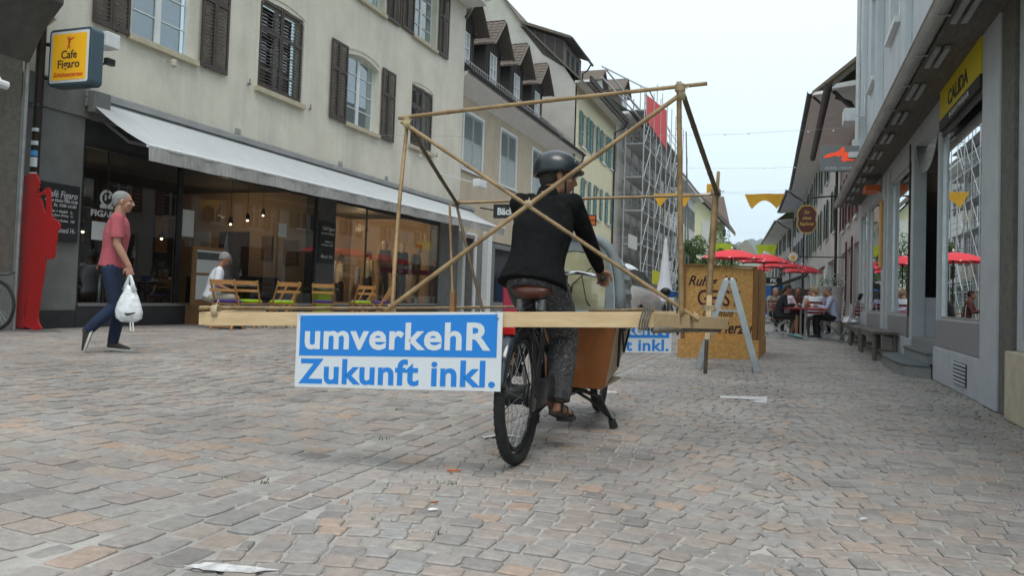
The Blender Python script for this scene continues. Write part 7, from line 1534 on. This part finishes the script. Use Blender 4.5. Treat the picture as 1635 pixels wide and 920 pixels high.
for o in (CB,RD): o.location=BP; o.rotation_euler=(0,0,BR)
# ================================================================ BAMBOO CAR-SHAPED FRAME WITH BANNERS
FRM=empty('bamboo_frame',BP+V((0,-.3,.4)),'car-sized frame of lashed bamboo poles and planks around the cyclist','frame')
def bamboo(p,q,r0,r1,mt='bamboo',name='pole',bend=.004,seg=.27):
    r0*=.87; r1*=.87
    p,q=V(p),V(q); d=q-p; L_=d.length; n=max(6,int(L_/.045)); pts=[];rr=[]; ph=rnd.uniform(0,seg); sv=V((rnd.uniform(-1,1),rnd.uniform(-1,1),rnd.uniform(-1,1))).normalized()
    ts=sorted(set([i/n for i in range(n+1)]+[min(1,max(0,(ph+k*seg+e)/L_)) for k in range(int(L_/seg)+1) for e in (-.008,0,.008)]))
    for t in ts:
        u=t*L_; k=min(abs(u-ph-j*seg) for j in range(int(L_/seg)+2)); pts.append(p+d*t+sv*bend*math.sin(math.pi*t)); rr.append((r0+(r1-r0)*t)*(1.17 if k<.004 else .98 if k<.012 else 1.0))
    m=MB(); m.tube(pts,rr,10); return m.build(name,mt,FRM,True)
def P_(x,y,D): return dep(x,y,D)
bamboo(P_(637,188,4.02),P_(1129,133,3.42),.0125,.0105)
bamboo(P_(626,498,3.64),P_(651,192,3.97),.0115,.0105,bend=.012)
bamboo(P_(1088,505,3.56),P_(1084,130,3.46),.0145,.013)
bamboo(P_(614,498,3.60),P_(1090,148,3.44),.0125,.0115,bend=.008); bamboo(P_(641,194,3.93),P_(1115,511,3.70),.0115,.0105,bend=.01)
bamboo(P_(652,198,3.98),P_(731,327,4.62),.0135,.012,'bamboo_dark'); bamboo(P_(727,318,4.64),P_(772,500,4.5),.010,.011,'bamboo_dark')
bamboo(P_(724,324,4.66),P_(1151,311,4.52),.0105,.009); bamboo(P_(718,326,4.68),P_(724,500,4.6),.0085,.0095)
bamboo(P_(1089,146,3.47),P_(1146,312,4.50),.0135,.0155,'bamboo_dark')
bamboo(P_(1143,298,4.50),P_(1131,500,4.42),.019,.020); bamboo(P_(1131,500,4.42),P_(1126,597,4.38),.0125,.012,'bamboo_dark'); bamboo(P_(1147,274,4.55),P_(1137,430,4.48),.011,.012)
bamboo(P_(319,492,3.84),P_(720,492,5.6),.0125,.011); bamboo(P_(1042,495,3.22),P_(935,497,4.9),.0115,.011,name='rail'); bamboo(P_(1044,527,3.22),P_(1148,527,4.45),.017,.016,'bamboo_grey',name='rail')
bamboo(P_(720,492,5.6),P_(880,489,7.85),.0125,.011,name='rail'); bamboo(P_(1148,517,4.5),P_(1128,505,8.0),.0125,.011,name='rail')
def plank(p,q,w,h,name='plank'): m=MB(); m.beam(p,q,w,h); return m.build(name,'pale_wood',FRM,bev=.002)
D0=3.42; dd=lambda px,k=0: (D0+k)/(1+.3*(px-CX)/FPX)
pl=plank(P_(329,509.3,dd(329)),P_(1034,511,dd(1034)),.024,.066)
plank(P_(323,509,dd(323)-.02),P_(420,500,dd(420)+1.1),.035,.062); plank(P_(1036,511,3.22),P_(1158,517,4.42),.036,.063); plank(P_(870,498,7.85),P_(1080,503,7.7),.03,.066)
m=MB(); a,b=P_(724,465,4.58),P_(723,502,4.56); m.beam(b,a,.036,.03,up=(1,0,0)); m.build('block','warm_wood',FRM,bev=.003); m=MB(); a,b=P_(1133,472,4.36),P_(1130,543,4.33); m.beam(b,a,.03,.03,up=(1,0,0)); m.build('block','pale_wood',FRM,bev=.003)
def lash(px,py,D,dirp,r=.02,n=5,w=.03,mt='rope'):
    c=P_(px,py,D); d=V(dirp).normalized(); m=MB(); a=V((0,0,1)) if abs(d.z)<.8 else V((1,0,0)); a=(a-d*a.dot(d)).normalized(); b=d.cross(a)
    m.tube([c+d*(w*(t/(n*12))-w/2)+a*r*math.cos(2*math.pi*t/12)+b*r*math.sin(2*math.pi*t/12) for t in range(n*12)],.0028,5)
    m.tube([c+a*r,c+a*r*1.9-b*r,c+a*r*1.5-b*r*2-V((0,0,.02))],.002,4); m.build('lashing',mt,FRM)
UPV=V((0,0,1)); 
for q in ((650,192,3.97,UPV,.019),(651,199,3.93,RT,.02),(1086,140,3.44,UPV,.021),(1088,151,3.45,RT,.022),(1143,306,4.5,UPV,.026),(728,323,4.64,RT,.019),(845,326,3.53,RT,.016),(1132,492,4.37,UPV,.036),(1110,508,3.72,RT,.018),(626,493,3.64,RT,.018),(345,497,3.86,RT,.03)): lash(*q)
m=MB(); bv=P_(1035,511,3.21)
for i in range(4): o_=V((i*.010-.015,i*.004,0)); m.tube([bv+o_+V((.0,-.02,.048)),bv+o_+V((-.012,-.03,0)),bv+o_+V((-.02,-.02,-.042)),bv+o_+V((-.02,.03,-.042)),bv+o_+V((.0,.03,.048)),bv+o_+V((.0,-.02,.048))],.004,5)
m.build('lashing','wood_grey',FRM)
# the banner
def banner(loc_a,loc_b,h,label,lift=0):
    d=loc_b-loc_a; L_=math.hypot(d.x,d.y); t=empty('protest_banner',loc_a,label,'banner','white and blue umverkehR banners'); T=frame(loc_a,(d.x,d.y,0)); T=T@Matrix.Shear('XZ',4,(0,0)) if False else T
    sl=d.z/L_; T=T@Matrix(((1,0,0,0),(0,1,0,0),(sl,0,1,0),(0,0,0,1)))
    m=MB(T); m.bx(0,L_,0,.004,-h,0); m.build('board','sign_white',t)
    m=MB(T); m.bx(.018*L_,.978*L_,-.0012,-.0002,-h*.575,-h*.03); m.build('blue_field','sign_blue',t)
    text('umverkehR',T,L_*.498,-h*.475,.175*h/.36,'print_white',t,w=.0014,ext=.0004,bold=.0044,width=L_*.905,sp=1.06); text('Zukunft inkl.',T,L_*.498,-h*.94,.165*h/.36,'sign_blue',t,w=.0002,ext=.0004,bold=.0044,width=L_*.955,sp=1.05)
    for u in (.02,.98): m=MB(T); m.ell((L_*u,-.004,-h*.07),.005,k=8,m=6); m.tube([(L_*u,-.004,-h*.07),(L_*u-.01,-.006,.0),(L_*u,.012,.006)],.0015,4); m.build('wire_tie','steel',t)
    return t
a,b=P_(475,500.5,dd(475)-.03),P_(803,498.5,dd(803)-.03); bn=banner(a,b,.345,'white and blue banner reading umverkehR Zukunft inkl. hanging from the near plank')
d=b-a; far_b=P_(1073,508,7.75); f=banner(far_b-d,far_b,.345,'partly hidden farther blue and white banner under the front of the frame')
# ================================================================ AIR
hm=bpy.data.materials.new('haze_air'); hm.use_nodes=True; n_=hm.node_tree.nodes; n_.remove(n_['Principled BSDF']); vv=n_.new('ShaderNodeVolumePrincipled'); vv.inputs['Color'].default_value=(.80,.90,1,1); vv.inputs['Density'].default_value=.0003; hm.node_tree.links.new(vv.outputs[0],n_['Material Output'].inputs['Volume']); M['haze_air']=hm
m=MB(); m.bx(-950,950,-350,2650,-1.06,260); tag(m.build('haze','haze_air'),None,None,kind='stuff')
